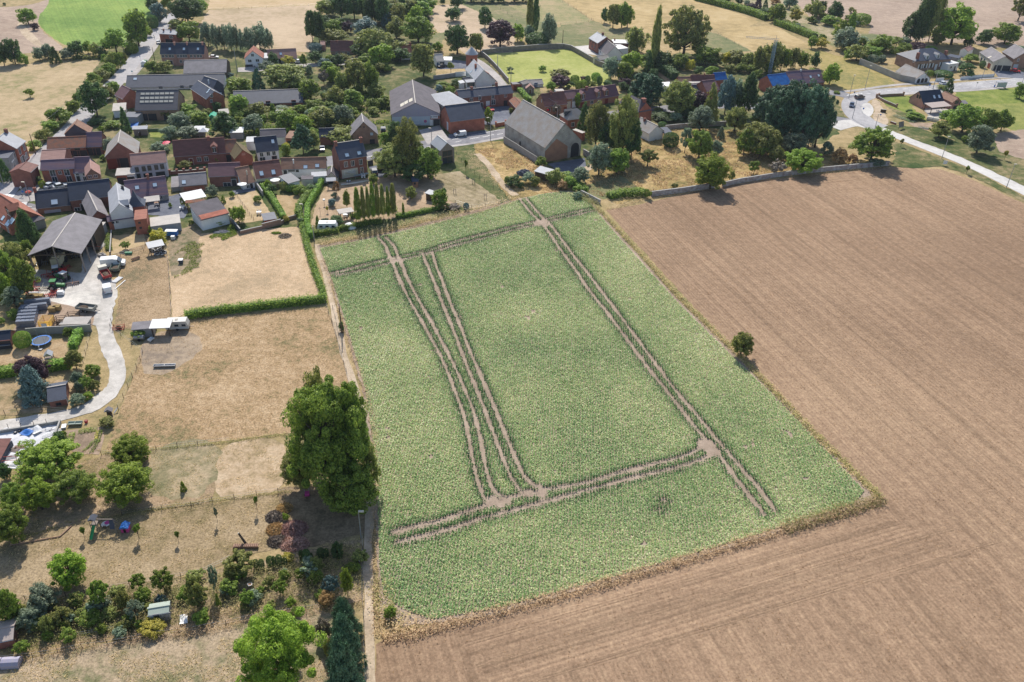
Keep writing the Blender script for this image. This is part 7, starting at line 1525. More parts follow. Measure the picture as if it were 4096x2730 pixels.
def fence(c,pts,label,h=1.1,step=4.0,maxp=40,wires=2):
 w=[PT(c,p)for p in pts];o=thing('wire_fence',label,'fence',w[0]);wb=MB();n=0;tot=sum((b-a).length for a,b in zip(w[:-1],w[1:]));step=max(step,tot/maxp)
 pm=None;acc=0
 for a,b in zip(w[:-1],w[1:]):
  L=(b-a).length;d=(b-a).normalized();t=0
  while t<L-step*.3:
   p=a+d*t-w[0];lean=random.uniform(-.05,.05)
   if pm is None:pm=MB().tube((0,0,-.02),(0,0,h),.06,.05,5).mesh(_W,WM[_z])
   po_=link(_W,pm,o,p);po_.rotation_euler=(lean,lean,0);t+=step
  for k in range(wires):wb.tube(a-w[0]+Vector((0,0,h*(.45+.45*k))),b-w[0]+Vector((0,0,h*(.45+.45*k))),.012,.012,3)
 part('wire',wb,m_metal,o);return o
fence('T',[(2065,40),(2100,160),(2150,290),(2200,460),(2250,640),(2310,850),(2340,940)],'wire fence along the left side of the footpath, upper part');fence('Q',[(2215,740),(2205,1000),(2205,1250),(2205,1440)],'wire fence with leaning posts along the lower footpath',1.3,3);fence('R',[(2200,450),(2225,760),(2225,1030),(2240,1471)],'wire fence between the three spruces and the footpath',1.3,3)
fence('O',[(1195,360),(1480,335),(1840,300),(2090,265),(2330,240),(2700,200)],'wire fence below the large brown paddock',1.2,5);fence('Q',[(-620,480),(-150,410),(195,375),(445,325),(700,285),(960,240),(1215,210),(1410,180)],'wire fence across the dry orchard paddock',1.2,5)
fence('P',[(10,1310),(390,1270),(690,1225),(970,1165),(1270,1130),(1540,1080),(1820,1020),(2110,985)],'post fence along the grassy bank at the bottom, left part',1.3,5);fence('R',[(50,900),(320,855),(605,800),(880,740),(1160,690),(1690,610)],'post fence along the grassy bank at the bottom, right part',1.3,5)
fence('P',[(300,590),(1000,520),(1290,465),(1530,430),(2130,320),(2390,270),(2720,110)],'sagging wire fence above the allotments',1.1,6);fence('P',[(820,1035),(1110,985),(1440,930),(1720,880)],'low wire fence below the allotment thicket',1.0,4)
fence('N',[(65,1215),(215,1195),(500,1165),(780,1190)],'wire fence above the gravel track by the brick hut',1.5,4);fence('N',[(110,1390),(260,1370),(410,1355),(560,1333),(710,1310)],'row of tall fence posts between gravel track and concrete slab',1.7,3.4);fence('N',[(1340,0),(1300,190),(1680,480),(1655,570),(1610,660),(1560,770),(1510,890),(1455,1010),(1395,1150),(1330,1290),(1275,1410)],'crooked post fence on the right of the gravel track',1.4,5)
fence('N',[(1060,300),(1035,400),(1010,500),(980,600),(955,680)],'post fence beside the short clipped hedge',1.4,4);fence('M',[(1960,560),(1985,800),(2005,1100),(2020,1400)],'wire fence between the narrow brown paddock and the pale paddock',1.1,5);fence('M',[(1300,690),(1420,660),(1560,620),(1690,605),(1720,510)],'wooden post fence below the small dry lawn',1.3,3.5)
fence('H',[(1010,1120),(1130,1290),(1240,1440)],'reed mat fence between the straw garden and the narrow lawn',1.0,2);fence('I',[(1840,640),(1920,760),(2010,830),(2110,930),(2200,1000),(2353,1090),(2480,1180)],'garden fence along the sandy track below the timber house',1.4,3.5);fence('I',[(1740,1160),(1830,1220),(2015,1280),(2180,1265),(2340,1230),(2480,1200)],'post fence along the top edge of the beet field',1.3,4)
fence('B',[(390,120),(900,105),(1400,80),(1740,60)],'field fence across the dry meadow at the top',1.2,8);fence('C',[(1660,40),(1800,130),(1990,270)],'field fence at the right of the bare pink field',1.3,8);fence('D',[(380,0),(600,120),(800,250),(1000,330)],'field fence beside the golden field',1.3,8);fence('D',[(420,300),(600,280),(800,255)],'short field fence across the dull green meadow',1.3,8)
fence('E',[(420,375),(600,470),(750,545),(890,600)],'field fence at the lower edge of the golden field',1.3,8);fence('T',[(2150,100),(2180,210),(2220,420),(2300,600)],'thin wire fence on the beet field side of the footpath',1.0,4)
def lamp(c,base,top,label,arm=0,name='street_lamp',dark=False,wood=False,r=.09):
 B=PT(c,base);ty=q(c,top)[1];h=min((abs(proj((B.x,B.y,k*.05))[1]-ty),k*.05)for k in range(10,320))[1]
 o=thing(name,label,'lamp post' if name=='street_lamp' else 'pole',B);mm=WM[_z]if wood else(m_dframe if dark else m_metal)
 part('pole',MB().tube((0,0,0),(0,0,h),r*1.4,r*.8,8),mm,o)
 if arm:part('arm',MB().tube((0,0,h-.1),(arm,-abs(arm)*.3,h+.25),.05,.05,6),mm,o);part('lamp_head',MB().box(arm-.45,-abs(arm)*.3-.18,h+.16,arm+.45,-abs(arm)*.3+.18,h+.34),DC[_D],o)
 elif name=='street_lamp':part('lamp_head',MB().box(-.35,-.2,h,.35,.2,h+.18),DC[_D],o)
 return o,h
for c,b,t,l,a in[('F',(290,1165),(345,892),'street lamp at the crosswalk near the grove',.1),('F',(480,1050),(545,782),'street lamp on the dry meadow verge of the main road',.1),('F',(332,1400),(388,1120),'street lamp on the inside of the bend beside the grove',.1),('F',(1170,990),(1238,728),'street lamp in front of the three-door garage',.1),('L',(597,640),(632,465),'thin lamp post at the start of the concrete road',0),('L',(1383,990),(1445,735),'lamp post in the middle of the concrete road verge',.1),('L',(2145,1330),(2222,1060),'lamp post at the lower end of the concrete road',.1),('I',(2240,475),(2205,215),'street lamp at the kerb left of the stone barn',-1.0),('I',(1550,495),(1522,340),'dark street lamp at the forecourt of the hall',-.6),('J',(965,520),(955,390),'street lamp before the purple-roofed brick row',-.6),('G',(355,1185),(283,975),'street lamp on the paved island of the village junction',-.4),('G',(45,1010),(-10,830),'street lamp at the left edge of the village street',0),('Q',(2190,745),(2160,435),'lamp post at the footpath under the huge tree',.5),('H',(1820,1420),(1805,1232),'lamp on a thin pole between the two tall hedges',-.5),('F',(1855,935),(1900,750),'street lamp at the low white wall',.1),('F',(2333,970),(2353,900),'street lamp at the far right of the main road',.1)]:
 lamp(c,b,t,l,a)
for c,b,t,l,wd in[('G',(420,640),(330,400),'leaning double wooden utility pole beside the brick corner house',1),('B',(735,850),(680,568),'white-topped utility pole before the big willow row',0),('F',(1280,1050),(1328,850),'thick utility pole behind the black-roofed house',0),('F',(1995,905),(2048,705),'leaning wooden utility pole before the cream double garage',0),('T',(2258,395),(2195,50),'tall dark utility pole at the edge of the beet field',1),('C',(1735,830),(1728,648),'utility pole beside the lane wall',0),('C',(1892,990),(1890,808),'utility pole on the village green',0),('C',(1535,640),(1528,460),'utility pole behind the round turret',1),('D',(440,545),(440,355),'lone wooden pole behind the stone wall',1),('J',(745,385),(742,210),'wooden utility pole behind the stone barn ridge',1),('A',(1460,620),(1425,480),'utility pole in the roadside trees at the left',0),('A',(1822,720),(1782,560),'utility pole left of the pink brick terrace',1),('A',(1610,520),(1595,365),'utility pole with lamp against the big tree by the road',0),('S',(1345,480),(1335,310),'slim pole at the end of the long clipped hedge',0),('O',(1445-0,0),(1440,-60),'x',0)][:-1]:
 lamp(c,b,t,l,0,'utility_pole',wood=bool(wd),r=.13)
def wire(a,b,label):
 (c1,p1,h1),(c2,p2,h2)=a,b;A,B=PT(c1,p1,0),PT(c2,p2,0);A.z,B.z=h1,h2;mb=MB();P0=A
 for k in range(1,9):
  t=k/8;P1=A.lerp(B,t);P1.z-=1.2*4*t*(1-t);mb.tube(P0-A,P1-A,.03,.03,3);P0=P1
 o=link('overhead_wire',mb.mesh('overhead_wire',m_metal),None,A);tag(o,label,'wire')
wire(('C',(1535,640),8),('C',(1735,830),8),'overhead wire from the turret pole to the lane wall pole');wire(('C',(1735,830),8),('J',(745,385),8),'overhead wire crossing the village green corner');wire(('J',(745,385),8),('J',(965,520),6.5),'overhead wire above the brick row forecourt')
wire(('A',(1610,520),8),('A',(1460,620),8),'overhead wire along the left road trees');wire(('G',(420,640),9),('A',(860,1440),8),'overhead wire along the street to the leaning double pole')
def mast():
 B=PT('E',(1108,890));o=thing('lattice_mast','tall blue-grey lattice mast with a long horizontal boom behind the blue roof','mast',B);mb=MB();r=.7;H=15.5
 for k in range(4):
  a=k*math.pi/2;mb.tube((r*math.cos(a),r*math.sin(a),0),(r*math.cos(a),r*math.sin(a),H),.09,.09,4)
 for i in range(14):
  for k in range(4):
   a,b=k*math.pi/2,(k+1)*math.pi/2;z=i*H/14
   mb.tube((r*math.cos(a),r*math.sin(a),z),(r*math.cos(b),r*math.sin(b),z+H/14),.06,.06,3)
 part('tower',mb,flat('mast_blue',(.22,.33,.42),.5),o)
 bm2=MB();e=Vector((-14,-2,1.2))
 for dz in(0,.6):bm2.tube((1.5,.2,H+dz),Vector((0,0,H+dz))+e,.09,.09,4)
 for k in range(12):bm2.tube(Vector((0,0,H))+e*k/12,Vector((0,0,H+.6))+e*(k+1)/12,.05,.05,3)
 part('boom',bm2,m_metal,o);part('stay',MB().tube((0,0,H+2),Vector((0,0,H+.6))+e*.6,.03,.03,3).tube((0,0,H),(0,0,H+2),.1,.08,4),m_metal,o)
mast()
#VEHICLES
m_tyre=flat('tyre',(.02,.02,.022),.8);m_rim=flat('rim',(.4,.4,.42),.4,.5);m_hl=flat('headlight',(.8,.8,.78),.2);m_tl=flat('tail_light',(.4,.02,.02),.3)
def paint(n,c):return flat('paint_'+n,c,.3,0,.6)
PN=dict(white=(.75,.75,.75),silver=(.52,.56,.60),black=(.015,.016,.02),red=(.50,.015,.02),blue=(.03,.05,.10),brown=(.10,.065,.06),grey=(.30,.32,.34),green=(.03,.20,.05),lgrey=(.42,.46,.46))
def vehicle(c,tail,nose,colr,label,kind='car',length=None,cat=None,z=0):
 A,B=PT(c,tail),PT(c,nose);d=B-A;rz=math.atan2(d.y,d.x);mid=(A+B)/2
 L,Wd,Hh=dict(car=(4.3,1.75,1.45),suv=(4.6,1.85,1.7),van=(4.4,1.85,1.85),bigvan=(5.9,2.05,2.5))[kind]
 o=thing({'car':'parked_car','suv':'suv','van':'small_van','bigvan':'large_van'}[kind],label,cat or('van' if 'van' in kind else 'car'),(mid.x,mid.y,ZL[0]),rz,None)
 hl,w2=L/2,Wd/2;pm=paint(colr,PN[colr])
 if kind=='car':body=[(-hl,.3),(hl,.3),(hl,.62),(hl-.15,.78),(hl*.42,.92),(-hl*.78,.95),(-hl,.85)];cab=[(-hl*.82,.93),(hl*.45,.9),(hl*.12,Hh-.02),(-hl*.55,Hh)]
 elif kind=='suv':body=[(-hl,.35),(hl,.35),(hl,.85),(hl-.2,1.0),(hl*.45,1.1),(-hl,1.1)];cab=[(-hl*.97,1.08),(hl*.5,1.08),(hl*.2,Hh),(-hl*.85,Hh)]
 elif kind=='van':body=[(-hl,.3),(hl,.3),(hl,.8),(hl-.1,.95),(hl*.55,1.1),(hl*.3,1.1),(hl*.1,Hh),(-hl*.96,Hh),(-hl,1.6)];cab=[(hl*.28,1.08),(hl*.62,1.08),(hl*.2,Hh-.12),(hl*.05,Hh-.1)]
 else:body=[(-hl,.35),(hl,.35),(hl,.95),(hl-.15,1.15),(hl*.72,1.3),(hl*.42,2.15),(hl*.3,Hh-.12),(hl*.1,Hh),(-hl*.97,Hh),(-hl,Hh-.15)];cab=[(hl*.46,1.32),(hl*.74,1.32),(hl*.46,2.12),(hl*.4,2.12)]
 part('body',MB().prism(body,-w2,w2,1),pm,o);k=w2-(.08 if 'van' not in kind else-.012)
 gm=MB().prism(cab,-k,k,1);win=part('windows',gm,m_glass,o)
 if 'van' not in kind:part(_j,MB().prism([(cab[3][0]-.02,Hh),(cab[2][0]+.02,Hh),(cab[2][0]-.05,Hh+.05),(cab[3][0]+.08,Hh+.05)],-k+.03,k-.03,1),pm,o)
 for sx in(-.6,.62):
  for sy in(-1,1):
   wh=link('wheel',MB().tube((0,-.11,0),(0,.11,0),.33,.33,12).mesh('tyre',m_tyre),o,(hl*sx,sy*(w2-.08),.33));part('rim',MB().tube((0,sy*.1,0),(0,sy*.13,0),.2,.2,8),m_rim,wh)
 for sy in(-1,1):
  part('headlight',MB().box(hl-.05,sy*w2*.72-.18,.58,hl+.03,sy*w2*.72+.18,.74),m_hl,o);part('tail_light',MB().box(-hl-.03,sy*w2*.82-.1,.68,-hl+.05,sy*w2*.82+.1,.88),m_tl,o)
 return o
V_=vehicle
V_('G',(545,1050),(655,1000),'silver','silver blue-tinted car parked at the red house, left of the two');V_('G',(650,1050),(785,1020),'silver','silver car parked at the red house, right of the two')
V_('I',(1945,420),(1822,435),_h,'small white van parked before the brick slate-roofed building','van');V_('I',(890,905),(860,830),'black','black car with a pale roof beside the tall brick house','suv');V_('I',(915,835),(1020,850),'black','black car parked behind the black one at the tall brick house')
V_('I',(262,620),(262,560),_F,'dark blue car on the forecourt behind the long white house');V_('I',(1288,395),(1288,340),_2,'red car half hidden by the tall airy tree','car');V_('I',(982,400),(980,345),'black','dark car with a white roof at the lane beside the hall','suv');V_('J',(150,410),(195,430),_2,'red car in the grey courtyard of the brick farmhouse')
V_('F',(370,1170),(460,1155),_s,'dark brown people carrier driving round the bend','suv');V_('F',(330,1230),(315,1280),_F,'dark blue car driving behind the brown one at the bend');V_('F',(2200,845),(2292,858),_2,'bright red car before the brown brick workshop');V_('F',(1355,1008),(1440,988),'silver','silver car driving on the main road behind the dark conifer')
V_('B',(1900,745),(1998,735),_F,'dark car parked before the dark red-roofed cottage','suv');V_('B',(1440,745),(1490,740),_h,'white car parked at the pinkish-roofed cottage');V_('B',(960,790),(1005,795),_h,'white van parked before the white gabled house','van');V_('A',(1870,525),(1862,500),_h,'white car parked at the small square brick house')
V_('B',(420,690),(500,690),_h,'white car behind the pink brick terrace');V_('C',(1060,800),(1110,790),'black','dark vehicle at the small white outbuilding');V_('F',(1290,895),(1420,905),_h,'white car behind the clipped bushes of the brick villa')
V_('M',(1215,790),(1470,768),_h,'large white panel van in the farmyard','bigvan');V_('M',(1285,1125),(1255,1010),_h,'small white van seen from behind in the farmyard','van')
def tractor(c,tail,nose,colr,roofc,label):
 A,B=PT(c,tail),PT(c,nose);d=B-A;mid=(A+B)/2;o=thing('tractor',label,'tractor',(mid.x,mid.y,ZL[0]),math.atan2(d.y,d.x),'tractors parked in front of the farm hangar');pm=paint(colr,PN[colr])
 part('bonnet',MB().prism([(0,.9),(1.9,.85),(1.95,1.45),(0,1.65)],-.38,.38,1),pm,o)
 cb=part('cab',MB().prism([(-1.35,1.0),(.1,1.0),(0,2.45),(-1.2,2.45)],-.7,.7,1),m_glass,o);part('cab_roof',MB().box(-1.35,-.8,2.45,.15,.8,2.62),paint(roofc,PN[roofc]),cb)
 part('mudguard',MB().box(-1.5,-1.0,1.45,-.3,-.7,1.6).box(-1.5,.7,1.45,-.3,1.0,1.6),pm,o);part('exhaust',MB().tube((1.2,.3,1.5),(1.2,.3,2.4),.05),m_dframe,o);part('chassis',MB().box(-1.4,-.25,.5,1.8,.25,.9),m_dframe,o)
 for x,r,wd in((-.9,.82,.22),(1.5,.5,.15)):
  for sy in(-1,1):wh=link('wheel',MB().tube((0,-wd,0),(0,wd,0),r,r,14).mesh('tyre',m_tyre),o,(x,sy*.85,r));part('rim',MB().tube((0,-wd-.02,0),(0,wd+.02,0),r*.5,r*.5,10),m_rim,wh)
tractor('M',(620,900),(790,870),_2,_h,'red tractor with a white cab nearest the hangar');tractor('M',(800,970),(690,940),_a,_h,'green tractor with a white roof and a front loader');tractor('M',(590,1060),(770,1050),_a,_a,'bright green tractor with big wheels');tractor('M',(900,700),(900,640),_a,_a,'green machine in the shade of the hangar')
def lorry(c,tail,nose,cabc,bedc,label,cab=True,name='tipper_truck',L=5.6,Wd=2.1):
 A,B=PT(c,tail),PT(c,nose);d=B-A;mid=(A+B)/2;o=thing(name,label,'truck' if cab else 'trailer',(mid.x,mid.y,ZL[0]),math.atan2(d.y,d.x));w2=Wd/2;bl=L*(.18 if cab else .5)
 part('chassis',MB().box(-L/2,-.4,.5,L/2,.4,.75),m_dframe,o)
 tb_=MB().box(-L/2,-w2,.8,bl,w2,.9)
 for y in(-w2,w2-.08):tb_.box(-L/2+.08,y,.9,bl-.08,y+.08,1.45)
 tb_.box(-L/2,-w2,.9,-L/2+.08,w2,1.5).box(bl-.08,-w2,.9,bl,w2,1.5);bed=part('tipper_bed',tb_,flat('bed_'+label[:6],bedc,.6),o)
 part('load',MB().blob((-L*.15,0,.95),1,L*.27,w2*.8,.3,8,5,.15),WM[_z],bed)
 if cab:cb=part('cab',MB().prism([(bl+.1,.6),(L/2,.6),(L/2,1.5),(L/2-.25,2.2),(bl+.1,2.2)],-w2,w2,1),flat('cab_'+label[:6],cabc,.5),o);part('windows',MB().prism([(bl+.5,1.45),(L/2+.02,1.45),(L/2-.22,2.05),(bl+.5,2.05)],-w2-.01,w2+.01,1),m_glass,cb)
 for x in((-L*.3,L*.33)if cab else(-L*.2,L*.05)):
  for sy in(-1,1):wh=link('wheel',MB().tube((0,-.15,0),(0,.15,0),.42,.42,12).mesh('tyre',m_tyre),o,(x,sy*(w2-.15),.42));part('rim',MB().tube((0,-.17,0),(0,.17,0),.2,.2,8),m_rim,wh)
 if not cab:part('drawbar',MB().tube((L/2,0,.6),(L/2+1.2,0,.5),.06),m_dframe,o)
lorry('M',(1290,975),(1200,830),(.52,.50,.42),(.35,.03,.03),'old truck with a beige cab and a red tipper bed');lorry('M',(1350,880),(1390,780),(.1,.1,.1),(.12,.15,.11),'dark green trailer loaded with scrap beside the white panel van',False,'farm_trailer',4.2);lorry('M',(950,1300),(1110,1320),(0,0,0),(.25,.25,.22),'two-wheeled trailer loaded with wood in the middle of the yard',False,'farm_trailer',4.6)
def harvester():
 B=PT('M',(705,760));o=thing('harvester','yellowish-white old harvester parked under the hangar roof','harvester',B,R(100));part('body',MB().prism([(-2.6,.9),(2.2,.9),(2.2,2.4),(1,3.0),(-2.4,2.8)],-1.2,1.2,1),flat('harvester_cream',(.55,.50,.36),.6),o)
 part('hopper',MB().box(-1.8,-.8,2.8,.2,.8,3.2),DC[_J],o);part('cab',MB().box(1.2,-.6,2.4,2.2,.6,3.6),m_glass,o)
 for x,r in((1.3,.8),(-1.9,.5)):
  for sy in(-1,1):link('wheel',MB().tube((0,-.25,0),(0,.25,0),r,r,12).mesh('tyre',m_tyre),o,(x,sy*1.2,r))
harvester()
def caravan(c,p,L,label,rz=0.0,h=2.4,col=_h,name='caravan'):
 B=PT(c,p);o=thing(name,label,'caravan',B,rz);hl=L/2
 part('body',MB().prism([(-hl,.45),(hl,.45),(hl,1.3),(hl-.4,h),(-hl+.4,h),(-hl,1.3)],-1.05,1.05,1),flat('caravan_'+col,(.72,.72,.72)if col==_h else(.52,.50,.46),.5),o)
 for x in(-hl*.62,0,hl*.62):w_=part('window',MB().box(x-.45,-1.08,1.25,x+.45,-1.0,1.75),m_glass,o);part('frame',MB().box(x-.5,-1.09,1.18,x+.5,-1.02,1.24),m_dframe,w_)
 part('stripe',MB().box(-hl+.05,-1.07,.8,hl-.05,-1.03,.95),DC[_T],o);part('roof_vent',MB().box(-.3,-.3,h,.3,.3,h+.15),DC[_D],o);part('drawbar',MB().tube((hl,0,.5),(hl+1,0,.45),.06),m_metal,o)
 for sy in(-1,1):link('wheel',MB().tube((0,-.1,0),(0,.1,0),.33,.33,12).mesh('tyre',m_tyre),o,(0,sy*.95,.33))
caravan('S',(1505,350),5.6,'white caravan behind the low dark hedge',R(5));caravan('N',(2100,190),5.2,'old grubby white caravan at the right end of the shed row',R(8),2.5,_K)
def dome():
 B=PT('S',(1765,325));o=thing('dome_tent','small white dome tent beside the caravan hedge','tent',B);part('canopy',MB().blob((0,0,0),1.6,1.2,1,.9,10,8),m_frame,o);part('doorway',MB().blob((0,-.9,.3),.6,1,1,1,8,6),m_void,o)
dome()
#OBJECTS
def mk(name,label,cat,c,p,rz,parts,group=None,s=1,z=None):
 B=PT(c,p);B.z=ZL[0]if z is None else z;o=thing(name,label,cat,B,rz,group)
 if s!=1:o.scale=(s,s,s)
 for n_,mb,m in parts:part(n_,mb,m,o)
 return o
blu=fl('play_blue',(.03,.16,.50));grn=fl('slide_green',(.05,.42,.14));pnk=fl('toy_pink',(.60,.06,.28));wd_=WM[_1];wht=m_frame;yel=fl('container_yellow',(.70,.40,.02));red=fl('machine_red',(.42,.05,.035));grb=fl('garden_green',(.05,.22,.12))
mb=MB();n=24
for k in range(n):
 a,b=2*math.pi*k/n,2*math.pi*(k+1)/n;mb.quad((1.75*math.cos(a),1.75*math.sin(a),.78),(2.15*math.cos(a),2.15*math.sin(a),.78),(2.15*math.cos(b),2.15*math.sin(b),.78),(1.75*math.cos(b),1.75*math.sin(b),.78))
tp=[('pad',mb,blu),('jumping_mat',MB().tube((0,0,.70),(0,0,.74),1.8,1.8,24),flat('mat_grey',(.10,.11,.13),.8)),('ladder',MB().box(.5,-3.0,.1,1.3,-2.2,.2).box(.5,-2.6,.1,.6,-2.1,.75),m_metal)]
for k in range(6):a=k*math.pi/3+.3;tp.append(('leg',MB().tube((2*math.cos(a),2*math.sin(a),0),(2*math.cos(a),2*math.sin(a),2.6),.035),m_metal))
mk('trampoline','round trampoline with a blue rim and net poles','trampoline','N',(497,365),0,tp)
mk('play_tower','wooden play tower with a slide and climbing frame below the trampoline','playset','N',(600,590),.3,[('platform',MB().box(-.7,-.7,1.1,.7,.7,1.2),wd_),(_j,MB().prism([(-.9,2.1),(.9,2.1),(0,2.9)],-.9,.9,1),m_metal),('slide',MB().quad((-.7,-.3,1.2),(-2.4,-.3,.1),(-2.4,.3,.1),(-.7,.3,1.2)).quad((-.7,-.3,1.2),(-2.4,-.3,.1),(-2.4,-.3,.3),(-.7,-.3,1.4)),wht),('ladder',MB().tube((.7,-.3,1.2),(2.2,-.3,0),.05).tube((.7,.3,1.2),(2.2,.3,0),.05),WM[_z])]+[('leg',MB().box(x-.06,y-.06,0,x+.06,y+.06,2.1),wd_)for x in(-.7,.7)for y in(-.7,.7)])
mk('swing_set','wooden swing tower with a bright green slide and a fabric screen','playset','O',(1230,1230),R(2),[('platform',MB().box(-1.9,-.5,1.3,-.9,.6,1.4),wd_),('tower_roof',MB().prism([(-2.1,2.5),(-.8,2.5),(-1.45,2.9)],-.6,.8,1),WM[_d]),('slide',MB().quad((-1.5,-.5,1.35),(-1.5,-2.6,.15),(-1.0,-2.6,.15),(-1.0,-.5,1.35)).quad((-1.5,-.5,1.35),(-1.5,-2.6,.15),(-1.5,-2.6,.35),(-1.5,-.5,1.6)).quad((-1.0,-.5,1.35),(-1.0,-2.6,.15),(-1.0,-2.6,.35),(-1.0,-.5,1.6)),grn),('crossbeam',MB().box(-.9,-.06,2.3,2.0,.06,2.42),wd_),('screen',MB().quad((1.2,.1,2.3),(2.0,.1,2.3),(2.3,-.9,.9),(1.5,-.9,.9)),WM[_d]),('swing_seat',MB().box(-.1,-.15,.6,.4,.15,.65).tube((-.05,0,.65),(-.05,0,2.3),.015,.015,3).tube((.35,0,.65),(.35,0,2.3),.015,.015,3),WM[_z])]+[('leg',MB().tube(a,b,.06),wd_)for a,b in(((-1.9,-.5,0),(-1.9,-.5,2.5)),((-.9,-.5,0),(-.9,-.5,2.5)),((-1.9,.6,0),(-1.9,.6,2.5)),((-.9,.6,0),(-.9,.6,2.5)),((2.4,-.9,0),(2.0,0,2.4)),((2.4,.9,0),(2.0,0,2.4)))])
mk('play_house','small pink play house with a bright blue roof','play house','O',(1485,1245),.1,[('wall',MB().box(-.6,-.55,0,.6,.55,1.1),pnk),(_j,MB().prism([(-.75,1.05),(.75,1.05),(0,1.6)],-.75,.75,1),blu),(_G,MB().box(-.2,-.58,.02,.2,-.54,.8),m_void)])
mk('paddling_shell','round pink and white shell beside the green slide','toy','O',(1250,1180),0,[('bowl',MB().tube((0,0,.02),(0,0,.25),.5,.75,14),wht),('rim',MB().tube((.15,.25,.25),(.15,.25,.3),.45,.45,12),pnk)])
mk('toy_barrow','bright pink toy cart at the foot of the huge tree','toy cart','Q',(1558,250),.2,[('tub',MB().box(-.4,-.4,.2,.4,.4,.8),pnk),('handle',MB().tube((-.4,.3,.8),(-.7,1.2,1.3),.04).tube((.4,.3,.8),(.2,1.3,1.3),.04),m_metal),('wheel',MB().tube((-.5,0,.2),(.5,0,.2),.2,.2,8),m_tyre)])
lg=MB()
for i in range(26):x=-2.0+i*.16;lg.tube((x,-.35,.15+.25*(i%2)),(x,.35,.15+.25*(i%2)),.15,.15,7)
mk('log_pile','stacked round logs around the tall sawn stump','log pile','Q',(835,855),R(3),[('logs',lg,WM[_s])])
mk('sawn_stump','tall leaning sawn-off tree stump on the dry paddock','tree stump','Q',(838,835),0,[('trunk',MB().tube((0,.2,0),(-1.1,.5,2.4),.24,.17,8).tube((-.6,.35,1.5),(-.75,.1,1.9),.1,.1,6),bark),('cut_face',MB().tube((-1.1,.5,2.4),(-1.12,.505,2.43),.16,.16,8),DC[_D])])
def brush(c,p,rx,ry,col,label,n=1500,h=.6):
 B=PT(c,p);a=np.random.rand(n)*6.28;r=np.sqrt(np.random.rand(n));x=r*np.cos(a)*rx;y=r*np.sin(a)*ry;z=np.random.uniform(.02,h,n)*(1.1-r)
 o=link('brushwood_pile',leafmesh('brushwood_pile',np.stack([x,y,z+.03],1),np.random.normal(0,1,(n,3))+[0,0,1.2],np.random.uniform(.08,.2,n),LM[col],asp=2.2),None,(B.x,B.y,ZL[0]));tag(o,label,'brushwood')
brush('Q',(1400,640),2.4,1.9,_X,'reddish-pink heap of dead branches, upper part',2200,.8);brush('Q',(1400,820),2.6,1.7,_X,'reddish-pink heap of dead branches, lower part',2000,.7);brush('Q',(1180,500),1.6,1.6,'twig','grey-brown branch pile left of the bright sprout');brush('Q',(1180,650),1.5,1.5,_s,'brown branch pile left of the pink heap');brush('Q',(1200,790),1.6,1.3,'twig','grey branch pile at the lower left of the pink heap');brush('Q',(1290,400),1.4,1.2,_s,'brown branch pile at the top of the brushwood');brush('S',(1000,430),1.8,1.6,'twig','cut branches lying on the pale paddock below the corner wall',350,.3);brush('S',(900,395),1.4,.7,_a,'leafy cut branches on the pale paddock',260,.3)
bk=flat('bale_wrap',(.16,.18,.23),.25,0,.8);bl0=None;nb_=0
def bale(x,y,z,rz,label):
 global bl0
 if bl0 is None:bl0=MB().prism([(-.46,.04),(.46,.04),(.51,.12),(.51,.76),(.4,.86),(-.4,.86),(-.51,.76),(-.51,.12)],-.44,.44,1).mesh('wrapped_bale',bk)
 o=link('wrapped_bale',bl0,None,(x,y,z));o.rotation_euler=(0,0,rz+random.uniform(-.06,.06));tag(o,label,'bale','dark plastic-wrapped bales in the farmyard')
rows_=[_b,'second','third','fourth','fifth','rear']
for st,(p00,p10,p01,nx,ny,nm)in enumerate([((235,175),(400,165),(270,20),4,5,'large lower'),((300,1310-1250+5),(520,55),(330,-10),1,1,'')][:1]):
 A,B,C_=PT('N',p00),PT('N',p10),PT('N',p01);ux=(B-A)/(nx-1);uy=(C_-A)/(ny-1)
 for i in range(nx):
  for j in range(ny):
   for z in(0,.88):P_0=A+ux*i+uy*j;bale(P_0.x,P_0.y,ZL[0]+z,math.atan2(ux.y,ux.x),f"{['leftmost', 'second', 'third', 'rightmost'][i]} {'top' if z else 'bottom'} wrapped bale in the {rows_[j]} row of the lower stack")
A,B,C_=PT('M',(290,1320)),PT('M',(540,1290)),PT('M',(330,1260));ux=(B-A)/5
for i in range(6):
 for j in range(2):
  P_0=A+ux*i+(C_-A)*j;bale(P_0.x,P_0.y,ZL[0]+.88*0,math.atan2(ux.y,ux.x),f"{['leftmost', 'second', 'third', 'fourth', 'fifth', 'rightmost'][i]} bottom wrapped bale in the {rows_[j]} row of the upper stack");bale(P_0.x,P_0.y,ZL[0]+.88,math.atan2(ux.y,ux.x),f"{['leftmost', 'second', 'third', 'fourth', 'fifth', 'rightmost'][i]} top wrapped bale in the {rows_[j]} row of the upper stack")
hay=mat('straw_bale',(.42,.30,.13),.95,.3,1.5,8)
for i,(p,sx,l)in enumerate([((440,1170),1.6,'largest brown straw bale beside the machines'),((350,1180),.9,'upright straw bale left of the largest'),((340,1225),.9,'straw bale in front of the upright one'),((625,1315),.8,'tan bale at the right of the wrapped stack'),((680,1300),.8,'tan bale farthest right of the wrapped stack')]):
 mk('straw_bale',l,'bale','M',p,.1,[(_L,MB().box(-sx,-.6,.03,sx,.6,1.2),hay),('twine',MB().box(-sx-.01,-.2,.02,sx+.01,-.16,1.22).box(-sx-.01,.16,.02,sx+.01,.2,1.22),WM[_z])])
